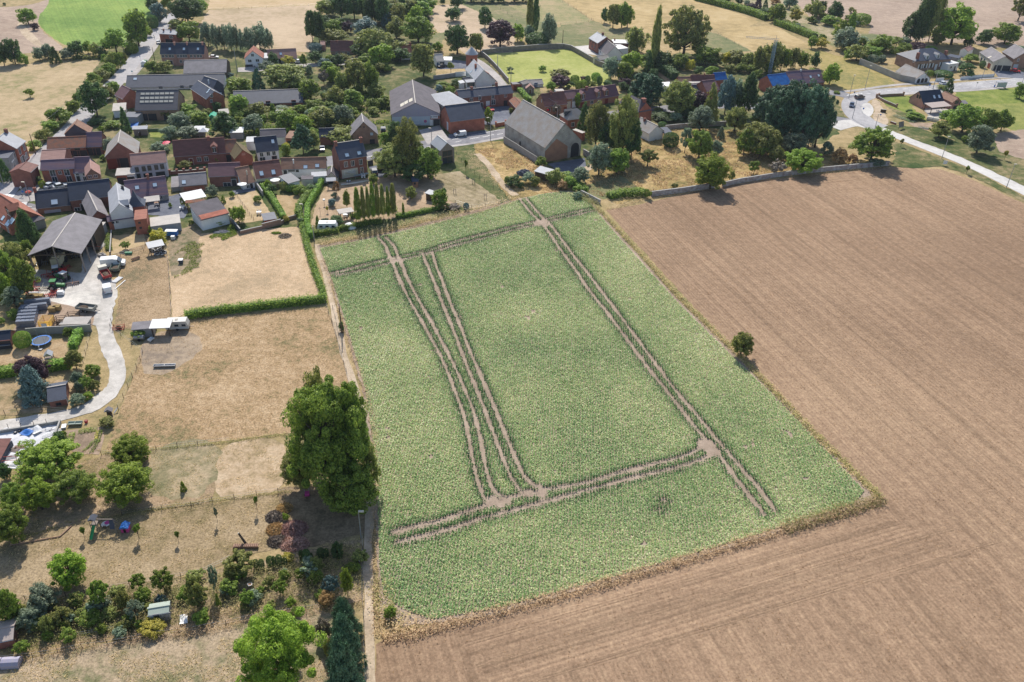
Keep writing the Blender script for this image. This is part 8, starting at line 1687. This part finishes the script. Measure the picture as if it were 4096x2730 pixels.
def frame_box(w,d,h,m,step=.5):
 mb=MB()
 for x in(-w/2,w/2):
  for y in(-d/2,d/2):mb.box(x-.05,y-.05,0,x+.05,y+.05,h)
 z=.15
 while z<h:
  mb.box(-w/2,-d/2-.03,z,w/2,-d/2+.03,z+.1).box(-w/2,d/2-.03,z,w/2,d/2+.03,z+.1).box(-w/2-.03,-d/2,z,-w/2+.03,d/2,z+.1).box(w/2-.03,-d/2,z,w/2+.03,d/2,z+.1);z+=step
 return mb
mk('yellow_container','bright yellow open slatted container beside the wrapped bales','container','N',(560,150),.1,[('frame',frame_box(2.4,3.0,1.7,yel,.3),yel),('floor',MB().box(-1.15,-1.45,.02,1.15,1.45,.1),yel),('tailgate',MB().box(-.6,-1.58,.1,.6,-1.54,1.3),DC[_T])])
for c,p,w_,d_,h_,m,l in[('N',(710,130),2.2,2.6,1.2,WM[_z],'weathered cage of grey slats right of the yellow container'),('N',(860,80),2.6,2.4,1.3,WM[_z],'rusty cage filled with junk behind the grey sheet'),('N',(1400,200),2.4,1.3,1.1,red,'orange-red metal hay rack beside the gravel track'),('M',(470,1205),2.2,.8,.9,red,'rusty red frame behind the upper bale stack'),('N',(1020,130),1.6,.8,.8,red,'red rusty frame at the right end of the grey sheet')]:
 mk('metal_rack',l,'rack',c,p,.15,[('frame',frame_box(w_,d_,h_,m),m),('contents',MB().blob((0,0,.3),1,w_*.35,d_*.35,h_*.45,7,4,.3),WM[_z])])
mk('sheet_cover','large pinkish-grey sheet lying over the stores','sheet','N',(900,150),.1,[('sheet',MB().quad((-3.4,-1.2,.9),(3.0,-1.2,.9),(3.4,1.5,1.3),(-2.6,1.5,1.3)),RM[_K]),('support',MB().box(-3,-1.1,0,3,1.2,.85),WM['conc'])])
def machine(c,p,rz,label,m=None,s=1.0):
 m=m or red;rs=random.Random(label);mb=MB()
 for i in range(7):x=-1.3+i*.43;mb.tube((x,-.9+rs.random()*.2,.3),(x,.9,.35+rs.random()*.3),.05);mb.tube((x,-.9,.3),(x,-.9,.02),.04)
 mk('farm_implement',label,'farm machine',c,p,rz,[('frame',MB().box(-1.5,-.08,.5,1.5,.08,.65).box(-.08,-.9,.5,.08,.9,.62).tube((0,0,.6),(.1,1.3,1.2),.06),m),('tines',mb,m),('wheel',MB().tube((-1.45,0,.3),(-1.3,0,.3),.3,.3,10).tube((1.3,0,.3),(1.45,0,.3),.3,.3,10),m_tyre)],'farm implements parked left of the yard',s)
for c,p,rz,l,m in[('M',(400,1060),.3,'rusty red harrow at the far left of the implements',red),('M',(420,990),1.2,'red folding harrow beside the big bush',red),('M',(500,1060),.1,'cream and red sprayer left of the green tractor',DC[_D]),('M',(560,900),.5,'red mower in the shade of the hangar front',red),('M',(610,930),-.4,'red drawbar machine left of the red tractor',red),('M',(600,1140),.2,'rusty cultivator below the green tractor',red),('M',(640,1110),1.0,'small rusty plough below the green tractor',red),('M',(380,1100),.9,'rust-red disc machine at the tree edge',red),('M',(780,820),1.3,'reddish machine under the hangar edge',red),('M',(500,760),.4,'machine deep in the shade of the hangar',m_metal),('M',(860,1000),.4,'wooden-sided front loader bucket',WM[_s])]:
 machine(c,p,rz,l,m)
mk('water_tank','white plastic tank next to the rusty cultivator','tank','M',(720,1120),.2,[('tank',MB().prism([(-.8,.1),(.8,.1),(.9,.6),(.6,1.1),(-.6,1.1),(-.9,.6)],-.5,.5,1),wht),('cradle',MB().box(-.8,-.5,0,.8,.5,.12),WM[_d])])
mk('white_tank','white cylindrical tank beside the straw bales','tank','M',(410,1125),.1,[('tank',MB().tube((-1.1,0,.5),(1.1,0,.5),.45,.45,12),wht),('stand',MB().box(-.9,-.3,0,-.7,.3,.3).box(.7,-.3,0,.9,.3,.3),m_metal)])
mk('tank_trailer','white round water tank trailer before the leafy bush','tank trailer','N',(1650,330),.05,[('tank',MB().tube((-1.2,0,.8),(1.0,0,.8),.55,.55,14),m_rim),('drawbar',MB().tube((-1.2,0,.5),(-2.6,0,.3),.05),m_metal),('wheel',MB().tube((0,-.7,.35),(0,-.5,.35),.35,.35,10).tube((0,.5,.35),(0,.7,.35),.35,.35,10),m_tyre)])
def trough(c,p,L,W2,rz,label,m=m_metal,h=.55):mk('feed_trough',label,'trough',c,p,rz,[('tub',MB().prism([(-W2,h),(-W2+.08,h),(-W2*.6,.25),(W2*.6,.25),(W2-.08,h),(W2,h),(W2*.7,.15),(-W2*.7,.15)],-L/2,L/2,0),m),('end_plate',MB().box(-L/2-.03,-W2,.15,-L/2,W2,h).box(L/2,-W2,.15,L/2+.03,W2,h).box(-.04,-W2,h-.05,.04,W2,h),m)]+[('leg',MB().box(x-.04,-.2,0,x+.04,.2,.2),m)for x in(-L*.4,L*.4)])
trough('N',(1940,645),4.6,.42,R(6),'long grey feed trough in the brown paddock');trough('M',(1600,705),2.2,.28,R(50),'narrow wooden trough on the brown paddock',WM[_s]);trough('N',(1780,335),1.2,.5,R(70),'small white water trough at the gate',wht);trough('N',(890,1325),2.6,.5,R(8),'pale green bath-like trough with a blue end above the vegetable beds',RM[_a])
mk('red_bucket','bright red box beside the pale green trough','box','N',(1018,1300),0,[('tub',MB().prism([(-.22,0),(.22,0),(.28,.5),(-.28,.5)],-.25,.25,1),fl('bucket_red',(.6,.02,.05))),('rim',MB().box(-.3,-.28,.5,.3,.28,.54),DC[_2])]);mk('plastic_box','light blue flat box left of the pale green trough','box','N',(757,1355),.3,[('box',MB().box(-.4,-.6,0,.4,.6,.3),DC[_T]),('lid',MB().box(-.43,-.63,.3,.43,.63,.36),wht)])
mk('stone_well','small roofed wooden well house beside the paddock fence','well','N',(1298,1225),.2,[('shaft',MB().tube((0,0,0),(0,0,1.2),.55,.5,8),WM[_z]),(_j,MB().prism([(-.8,1.5),(.8,1.5),(0,2.1)],-.6,.6,1),RM[_i]),(_W,MB().box(-.5,-.05,1.1,-.4,.05,1.6).box(.4,-.05,1.1,.5,.05,1.6),WM[_z])]);mk('white_pipe','white plastic pipe leaning on the fence above the well house','pipe','N',(1362,1185),0,[('pipe',MB().tube((-.2,-.3,.1),(.25,.7,.7),.12),wht),('cap',MB().tube((.25,.7,.7),(.26,.73,.72),.14),m_rim)])
mk('white_marker','white cylindrical pipe standing at the lower footpath','pipe','Q',(2175,1020),0,[('pipe',MB().tube((0,0,0),(-.3,.1,1.3),.16,.16,10),wht),('cap',MB().tube((-.3,.1,1.3),(-.31,.1,1.34),.18,.18,10),m_dframe)])
mk('hoop','pale round hoop on a stick among the allotments','hoop','Q',(890,1330),0,[('ring',MB().tube((0,0,.8),(0,0,.84),.38,.38,14),wht),('mesh',MB().tube((0,0,.85),(0,0,.86),.3,.3,14),WM[_s]),('stick',MB().tube((0,0,0),(0,0,.8),.03),wd_)])
tarp=MB();[tarp.quad(*[(x+dx,y+dy,.05+.25*math.sin(3*(x+dx))*math.cos(2*(y+dy))+.2)for dx,dy in((0,0),(.3,0),(.3,.3),(0,.3))])for x in np.arange(-.6,.6,.3)for y in np.arange(-.9,.9,.3)]
mk('tarpaulin','crumpled white tarpaulin on the bare path right of the metal shed','tarpaulin','P',(2165,830),.3,[('sheet',tarp,wht)]);mk('blue_tarpaulin','crumpled blue tarpaulin on the concrete slab','tarpaulin','O',(320,105),1.4,[('sheet',tarp,blu)],s=1.2);mk('plastic_sheeting','crumpled white plastic sheeting right of the blue tarpaulin','tarpaulin','O',(420,75),1.0,[('sheet',tarp,wht)],s=1.5)
mk('tarp_tunnel','low arched tank cover, faded violet, at the bottom left corner','tank','P',(90,1350),R(6),[('shell',MB().prism([(-.9,0),(.9,0),(.85,.6),(.5,1.0),(0,1.15),(-.5,1.0),(-.85,.6)],-3.2,1.9,0),WM[_C]),('band',MB().prism([(-.93,0),(.93,0),(.88,.62),(.52,1.03),(0,1.18),(-.52,1.03),(-.88,.62)],-.7,-.6,0),WM[_d])])
rs=random.Random(3)
for i,(p,l,m)in enumerate([((60,340),'stack of pale boards at the left of the slab',DC[_D]),((150,300),'tilted wooden panels on the slab',wd_),((230,270),'leaning brown planks on the slab',WM[_s]),((600,60),'long pale beams near the upper kerb',wht),((560,130),'pile of white planks at the right of the slab',wht),((650,70),'grey corrugated sheets at the upper right of the slab',m_rim),((250,430),'heap of grey boards at the lower slab edge',m_rim),((180,470),'white pallet at the lower left of the slab',wht),((120,390),'grey block pile in the red scaffold',m_rim),((520,230),'white boards before the dark small tree',DC[_D])]):
 mb=MB();[mb.box(-1.1+rs.random()*.3,-.5+k*.22,.02+.07*(k%3),1.0+rs.random()*.4,-.32+k*.22,.1+.07*(k%3))for k in range(5)];mk('board_pile',l,'boards','O',p,rs.uniform(-.3,1.2),[('boards',mb,m)],'building materials on the concrete slab')
mk('scaffold_frame','red scaffold frames standing on the slab edge','scaffold','O',(200,420),.15,[('frame',MB().tube((-3,0,1.0),(3.2,0,1.0),.05).tube((-3,-.9,.8),(3,-.9,.8),.05).tube((-3,0,0),(-3,0,1.1),.05).tube((0,0,0),(0,0,1.1),.05).tube((3,0,0),(3,0,1.1),.05).tube((-3,-.9,0),(-3,-.9,.9),.05).tube((3,-.9,0),(3,-.9,.9),.05),red)]);mk('dark_shed_roof','dark tiled lean-to roof at the left edge of the slab',_u,'O',(10,340),.1,[(_j,MB().quad((-3,-3.4,1.2),(1.6,-3.4,1.2),(1.6,2.4,1.7),(-3,2.4,1.7)),RM['dred']),('wall',MB().box(-2.9,-3.3,0,1.5,2.3,1.15),WM[_d])])
for p,l in[((185,100),'car tyre on the concrete slab'),((235,80),'dark drum beside the car tyre')]:mk('old_tyre',l,'tyre','O',p,0,[('tyre',MB().tube((0,0,.02),(0,0,.25),.35,.35,12),m_tyre),('hub',MB().tube((0,0,.25),(0,0,.27),.18,.18,10),m_rim)])
mk('sand_pit_border','wooden log border of the sand pit at the left','border','O',(480,1360),.18,[('logs',MB().tube((-4.6,-.6,.1),(3.0,.3,.1),.1).tube((3.0,.3,.1),(4.3,2.6,.1),.1).tube((-4.4,.9,.1),(-2.4,.6,.1),.06),WM[_s])])
mk('blue_trailer','small blue box trailer with a white roof beside the vegetable plot','trailer','M',(2030,430),.05,[('box',MB().box(-1.6,-.7,.4,1.6,.7,1.7),blu),(_j,MB().box(-1.65,-.75,1.7,1.65,.75,1.8),wht),('wheel',MB().tube((0,-.8,.3),(0,-.7,.3),.3,.3,10).tube((0,.7,.3),(0,.8,.3),.3,.3,10),m_tyre)]);mk('water_container','white cube water container before the blue box trailer','container','M',(2040,465),.1,[('tank',MB().box(-.5,-.5,.1,.5,.5,1.0),wht),('pallet',MB().box(-.55,-.55,0,.55,.55,.1),wd_)]);mk('hutch','dark box hutch with a white roof on the weedy paddock corner','hutch','M',(2132,745),.1,[('box',MB().box(-.5,-.5,.1,.5,.5,1.0),WM[_d]),(_j,MB().box(-.6,-.6,1.0,.6,.6,1.06),wht)])
mk('green_tub','long green tub at the wooden post fence','trough','M',(1515,640),.1,[('tub',MB().box(-.9,-.3,0,.9,.3,.5),grb),('rim',MB().box(-.95,-.35,.5,.95,.35,.55),grb)]);mk('white_pipes','bundle of white pipes lying beside the truck','pipes','M',(1385,950),R(75),[('pipe',MB().tube((-1.4,y,.15),(1.4,y,.15),.14,.14,8),wht)for y in(-.45,-.1,.25,.6)]);mk('plank_strip','two white planks along the edge of the brown paddock','boards','M',(1420,1000),R(80),[('plank',MB().box(-2.4,-.1,.02,2.2,.1,.1),wht)])
mk('stone_heap','rubble and sacks at the red barrier end','rubble','M',(1200,660),0,[('rubble',MB().blob((0,0,.2),.9,1.2,.8,.6,9,6,.25).blob((.9,-.2,.15),.5,1,1,.7,8,5,.2),WM['stone'])]);mk('barrier_pole','thin pink barrier pole beside the hangar','barrier','M',(1220,640),0,[(_W,MB().tube((0,0,0),(0,0,2.2),.07),m_metal),('boom',MB().tube((0,0,2.2),(-4.6,0,2.2),.06),DC[_2])]);mk('gravel_heap','pinkish heap of broken stones beside the farm track','rubble','M',(1180,530),0,[('stones',MB().blob((0,0,0),1,1.6,3.0,.35,12,8,.12),WM['stone'])]);mk('rubble_heap','dark grey heap in the tall grass beside the stone barn','rubble','J',(575,1170),0,[('heap',MB().blob((0,0,0),1.6,1.6,1.1,1.0,12,8,.14),WM[_d])])
mk('rubble_strip','dark pile of broken tiles below the mossy shed','rubble','S',(260,385),.1,[('tiles',MB().blob((0,0,0),1,2.6,1.2,.4,12,6,.3),WM[_d])])
def parasol(c,p,label,m,r=1.5):mk('parasol',label,'parasol',c,p,0,[('canopy',MB().tube((0,0,2.1),(0,0,2.5),r,.05,8),m),('pole',MB().tube((0,0,0),(0,0,2.2),.04),m_metal)])
parasol('H',(1095,1065),'white parasol on the blue patio',wht,1.5);parasol('H',(1480,1015),'white parasol below the slate lean-to annex',wht,1.6);parasol('H',(208,570),'red parasol above the long farmhouse, rear',fl('parasol_red',(.6,.04,.10)),1.3);parasol('H',(190,592),'red parasol above the long farmhouse, front',fl('parasol_red',(.6,.04,.10)),1.3);parasol('B',(478,1215),'white parasol beside the angled brick house',wht,1.9);parasol('B',(490,1165),'white square sunshade beside the angled brick house',wht,2.4)
mk('shade_sail','cream triangular shade sail on the terrace','shade sail','I',(600,925),0,[('sail',MB().quad((-2.6,-.5,2.0),(1.6,-.9,2.1),(1.9,1.4,2.6)),DC[_D]),(_W,MB().tube((1.6,-.9,0),(1.6,-.9,2.1),.05),m_metal)])
def seat(c,p,label,col=None):mk('garden_table',label,'table',c,p,.2,[('top',MB().box(-.7,-.45,.68,.7,.45,.74),col or wht)]+[('leg',MB().box(x-.03,y-.03,0,x+.03,y+.03,.68),m_metal)for x in(-.6,.6)for y in(-.38,.38)]+[('chair',MB().box(x-.22,y-.22,.4,x+.22,y+.22,.46).box(x-.22,y+.18*(1 if y>0 else-1)-.03,.46,x+.22,y+.18*(1 if y>0 else-1)+.03,.9),wht)for x,y in((-.4,-.9),(.4,-.9),(-.4,.9),(.4,.9))])
seat('I',(535,1375),'white garden table and chairs under the pergola');seat('I',(745,920),'white garden seats on the terrace right of the shade sail');seat('F',(1350,1335),'white garden table on the patio of the black-roofed house');seat('H',(1740,1000)if 0 else(1285,1345),'small white table at the path of the narrow lawn');seat('G',(2145,1290),'white garden lounger in the dark courtyard');seat('I',(575,995),'dark little table on the lawn',WM[_d]);seat('B',(1440,730),'white furniture at the garden wall right of the pinkish-roofed cottage');seat('G',(1850,1235),'tables and chairs under the cream awning',WM[_s])
mk('birdhouse','white bird table on a post on the lawn','bird table','I',(288,1240),0,[(_W,MB().box(-.04,-.04,0,.04,.04,1.5),wd_),('house',MB().box(-.3,-.3,1.5,.3,.3,1.9),wht)]);mk('cross_post','thin wooden cross post on the lawn',_W,'I',(240,1345),0,[(_W,MB().box(-.04,-.04,0,.04,.04,2.2),wd_),('crossbar',MB().box(-.5,-.03,1.7,.5,.03,1.78),wd_)])
for p,l in[((1820,1105),'wooden tree guard left on the strimmed meadow'),((2180,1170),'wooden tree guard right on the strimmed meadow'),((2040,985),'wooden tree guard farthest on the strimmed meadow')]:mk('tree_guard',l,'tree guard','I',p,0,[('stake',MB().box(x-.04,y-.04,0,x+.04,y+.04,1.7),wd_)for x in(-.35,.35)for y in(-.35,.35)]+[('rail',MB().box(-.35,-.37,1.3,.35,-.33,1.38).box(-.35,.33,1.3,.35,.37,1.38),wd_)])
mk('bus_shelter','glass bus shelter beside the main road','bus shelter','F',(2070,1035),R(5),[(_j,MB().box(-2.2,-.8,2.4,2.2,.8,2.55),m_metal),('back_glass',MB().box(-2.1,-.75,.3,2.1,-.72,2.3),fl('shelter_glass',(.45,.5,.5))),('advert_panel',MB().box(1.4,-.7,.4,2.15,.6,2.2),fl('advert',(.12,.14,.05)))]+[(_W,MB().box(x-.06,y-.06,0,x+.06,y+.06,2.4),m_metal)for x in(-2.1,2.1)for y in(-.7,.7)]);mk('litter_bin','dark litter bin left of the bus shelter','bin','F',(2003,1028),0,[('bin',MB().tube((0,0,0),(0,0,.9),.25,.28,8),blu),('lid',MB().tube((0,0,.9),(0,0,.98),.3,.2,8),m_dframe)])
def sign(c,p,h,label,col,shape='disc',r=.35):mk('road_sign',label,'road sign',c,p,0,[(_W,MB().tube((0,0,0),(0,0,h),.04),m_metal),('plate',(MB().tube((0,-.04,h),(0,-.07,h),r,r,12 if shape=='disc' else 3)if shape!='box' else MB().box(-r,-.06,h-r*1.2,r,-.03,h+r*.6)),col)])
sign('L',(450,455),2.0,'blue round road sign on the traffic island',blu);sign('L',(655,515),1.6,'small blue square sign at the verge of the bend',blu,'box',.3);sign('F',(1230,1055),2.0,'blue square road sign on the far side of the main road',blu,'box');sign('L',(1415,1070),1.4,'small white board sign on the verge of the concrete road',wht,'box',.7);sign('F',(1788,1030),2.0,'small sign between the road and the bus shelter',m_rim);sign('F',(345,1145),2.0,'sign at the crosswalk by the bend',m_rim);sign('F',(2030,910),2.4,'thin sign before the cream double garage',m_rim)
s1=sign('J',(855,480),2.2,'red no-entry sign in front of the brick row',fl('sign_bright_red',(.65,.02,.03)),r=.5);sign('G',(270,1120),2.4,'road sign on the paved island of the village junction',m_rim);sign('G',(285,1140),1.6,'blue sign on the paved island of the village junction',blu);sign('I',(1365,780),1.5,'small sign at the garden drive',wht,'box')if 0 else None
mk('flower_planter','round planter of red flowers on the paved island','planter','G',(340,1110),0,[('pot',MB().tube((0,0,0),(0,0,.5),.7,.9,10),WM['conc']),('flowers',MB().blob((0,0,.6),.95,1,1,.5,10,6,.2),fl('flower_red',(.50,.07,.05)))])
bo='bollards on the paved island of the village junction'
for i,p in enumerate([(265,1140),(305,1080),(325,1052),(345,1028),(375,1000),(330,1100)]):mk('bollard',['lowest','second','third','fourth','topmost','flower-side'][i]+' bollard on the paved island, counted from below','bollard','G',p,0,[(_W,MB().tube((0,0,0),(0,0,.95),.09,.08,8),WM[_z]),('cap',MB().tube((0,0,.95),(0,0,1.0),.1,.04,8),wht)],bo)
for i,p in enumerate([(1845,385),(1850,360),(1820,460),(1812,440)]):mk('bollard',['upper right','upper left','lower right','lower left'][i]+' dark bollard on the traffic calming at the left road','bollard','A',p,0,[(_W,MB().tube((0,0,0),(0,0,1.1),.12,.1,8),m_dframe),('base',MB().tube((0,0,0),(0,0,.1),.5,.4,8),wht)],'bollards on the left road')
mk('bottle_bank','white glass recycling container beside the left road','container','A',(1695,775),.2,[('body',MB().box(-1.0,-.9,.1,1.0,.9,1.7).blob((0,0,1.6),1,1,.9,.5,10,6),wht),('skirt',MB().box(-1.05,-.95,0,1.05,.95,.15),grb)]);mk('bottle_bank','green glass recycling container behind the white one','container','A',(1715,755),.2,[('body',MB().box(-.8,-.8,.1,.8,.8,1.5).blob((0,0,1.4),.8,1,1,.5,10,6),grb),('skirt',MB().box(-.85,-.85,0,.85,.85,.15),m_dframe)])
sign('A',(1662,740),2.6,'triangular road sign beside the recycling containers',blu,'tri');sign('A',(1562,885),1.6,'teal sign at the edge of the left road',fl('teal',(.05,.3,.32)),'box',.3)
mk('wooden_hoarding','slanting board sign on the verge beside the concrete road','board sign','L',(900,635),.6,[('board',MB().quad((-1.6,-.2,.6),(1.6,-.2,.6),(1.6,.5,2.6),(-1.6,.5,2.6)),WM[_1]),(_W,MB().box(-1.3,0,0,-1.2,.1,1.8).box(1.2,0,0,1.3,.1,1.8),wd_)]);mk('polytunnel','small tattered white polytunnel beside the patio','polytunnel','L',(1275,540),-.5,[('cover',MB().prism([(-1.1,0),(1.1,0),(1.0,.8),(.5,1.3),(-.5,1.3),(-1.0,.8)],-2.2,2.2,0),DC[_D]),('hoop',MB().prism([(-1.13,0),(1.13,0),(1.03,.82),(.52,1.33),(-.52,1.33),(-1.03,.82)],-.1,.1,0),m_metal)])
mk('green_tent','bright green covered frame in the gardens','tarpaulin','H',(750,230),.1,[('cover',MB().prism([(-1.4,0),(1.4,0),(1.3,1.6),(0,2.3),(-1.3,1.6)],-2.0,2.0,1),fl('net_green',(.02,.36,.22))),('frame',MB().box(-1.42,-2.05,0,-1.3,-2.0,1.7).box(1.3,-2.05,0,1.42,-2.0,1.7),m_metal)]);mk('blue_tent','blue tarpaulins spread behind the pale shed','tarpaulin','G',(1580,320),.2,[('sheet',tarp,blu)],s=3.0);mk('white_gazebo','white pointed gazebo in the gardens above the long farmhouse','gazebo','H',(645,430),.1,[(_j,MB().tube((0,0,2.1),(0,0,3.2),2.4,.1,4),wht),(_W,MB().box(-1.5,-1.5,0,-1.4,-1.4,2.1).box(1.4,-1.5,0,1.5,-1.4,2.1),m_metal)])
def cow(c,p,rz,label,m):
 B=PT(c,p);me=bpy.data.meshes.new('cow');V=[(0,0,.42),(.55,0,.45),(.95,.05,.62),(1.25,.1,.72),(1.5,.12,.62),(-.5,0,.42),(-.75,0,.35),(.5,.35,.15),(.85,.42,.1),(-.5,.35,.15),(-.15,.5,.1),(.5,-.3,.12),(-.5,-.3,.12),(1.2,.3,.86),(1.22,-.1,.86)]
 me.from_pydata(V,[(0,1),(1,2),(2,3),(3,4),(0,5),(5,6),(1,7),(7,8),(5,9),(9,10),(1,11),(5,12),(3,13),(3,14)],[]);o=link('cow',me,None,(B.x,B.y,ZL[0]));o.rotation_euler=(0,0,rz)
 me.materials.append(m);o.modifiers.new('skin','SKIN');RR=[.36,.33,.2,.15,.09,.36,.2,.12,.06,.16,.07,.1,.14,.04,.04]
 for v,r in zip(me.skin_vertices[0].data,RR):v.radius=(r,r)
 me.skin_vertices[0].data[0].use_root=True;s_=o.modifiers.new('sub','SUBSURF');s_.levels=1;s_.render_levels=1;tag(o,label,'cow','cattle resting at the small shelter')
def hide():
 m,t,b=newmat('cow_hide');tc=N(t,_9).outputs['Object'];t.links.new(ramp(t,noise(t,tc,2.2,1),[(.48,(.03,.03,.035)),(.52,(.62,.60,.58))]),b.inputs[_Y]);return m
hm_=hide()
for p,rz,l in[((1845,655),.3,'black and white cow lying at the front left of the shelter'),((1905,650),-.4,'black and white cow lying at the front right of the shelter'),((1810,610),2.6,'cow lying in the shade at the left inside the shelter'),((1870,600),1.0,'cow lying in the shade at the back of the shelter'),((1935,625),3.0,'cow lying at the right post of the shelter')]:cow('M',p,rz,l,hm_)
def vrow(c,pts,wd,col):hd_(c,pts,wd,.3,col,'','vegetable_row',60,.1,kind='stuff',rough=.06)
vrow('O',[(850,110),(830,200)],1.0,_m);vrow('O',[(940,90),(1130,60)],1.2,_m);vrow('O',[(1150,90),(1130,160)],.5,_J);vrow('O',[(1190,80),(1160,200),(1080,320)],.5,_a);vrow('O',[(1130,190),(1000,300)],.5,_a);vrow('L',[(830,480),(930,520),(1060,560)],2.4,_i);vrow('L',[(1120,625),(1240,640)],1.6,_F)
field_scatter('garden_weeds',[(395,590),(440,555),(470,560),(455,620),(400,640)],5000,.14,_a,.25);field_scatter('garden_weeds',[(480,545),(540,515),(545,540),(500,560)],5000,.16,_a,.3);field_scatter('garden_weeds',[(0,1400),(830,1250),(836,1380),(560,1420),(340,1450),(0,1510)],26000,.10,_Q,.2)
#thin summer haze over the whole place
hz=MB().box(-930,-230,-1.5,930,1430,128).mesh('haze',newmat('haze_air')[0]);hm=hz.materials[0];ht=hm.node_tree
ht.nodes.remove(ht.nodes['Principled BSDF']);pv=N(ht,'ShaderNodeVolumePrincipled');pv.inputs['Color'].default_value=(.72,.84,1,1);pv.inputs['Density'].default_value=.00006;pv.inputs['Anisotropy'].default_value=.3
ht.links.new(pv.outputs[0],ht.nodes['Material Output'].inputs['Volume']);ho=link('haze',hz);ho['kind']='stuff'
SC.cycles.volume_step_rate=10;SC.cycles.volume_bounces=0
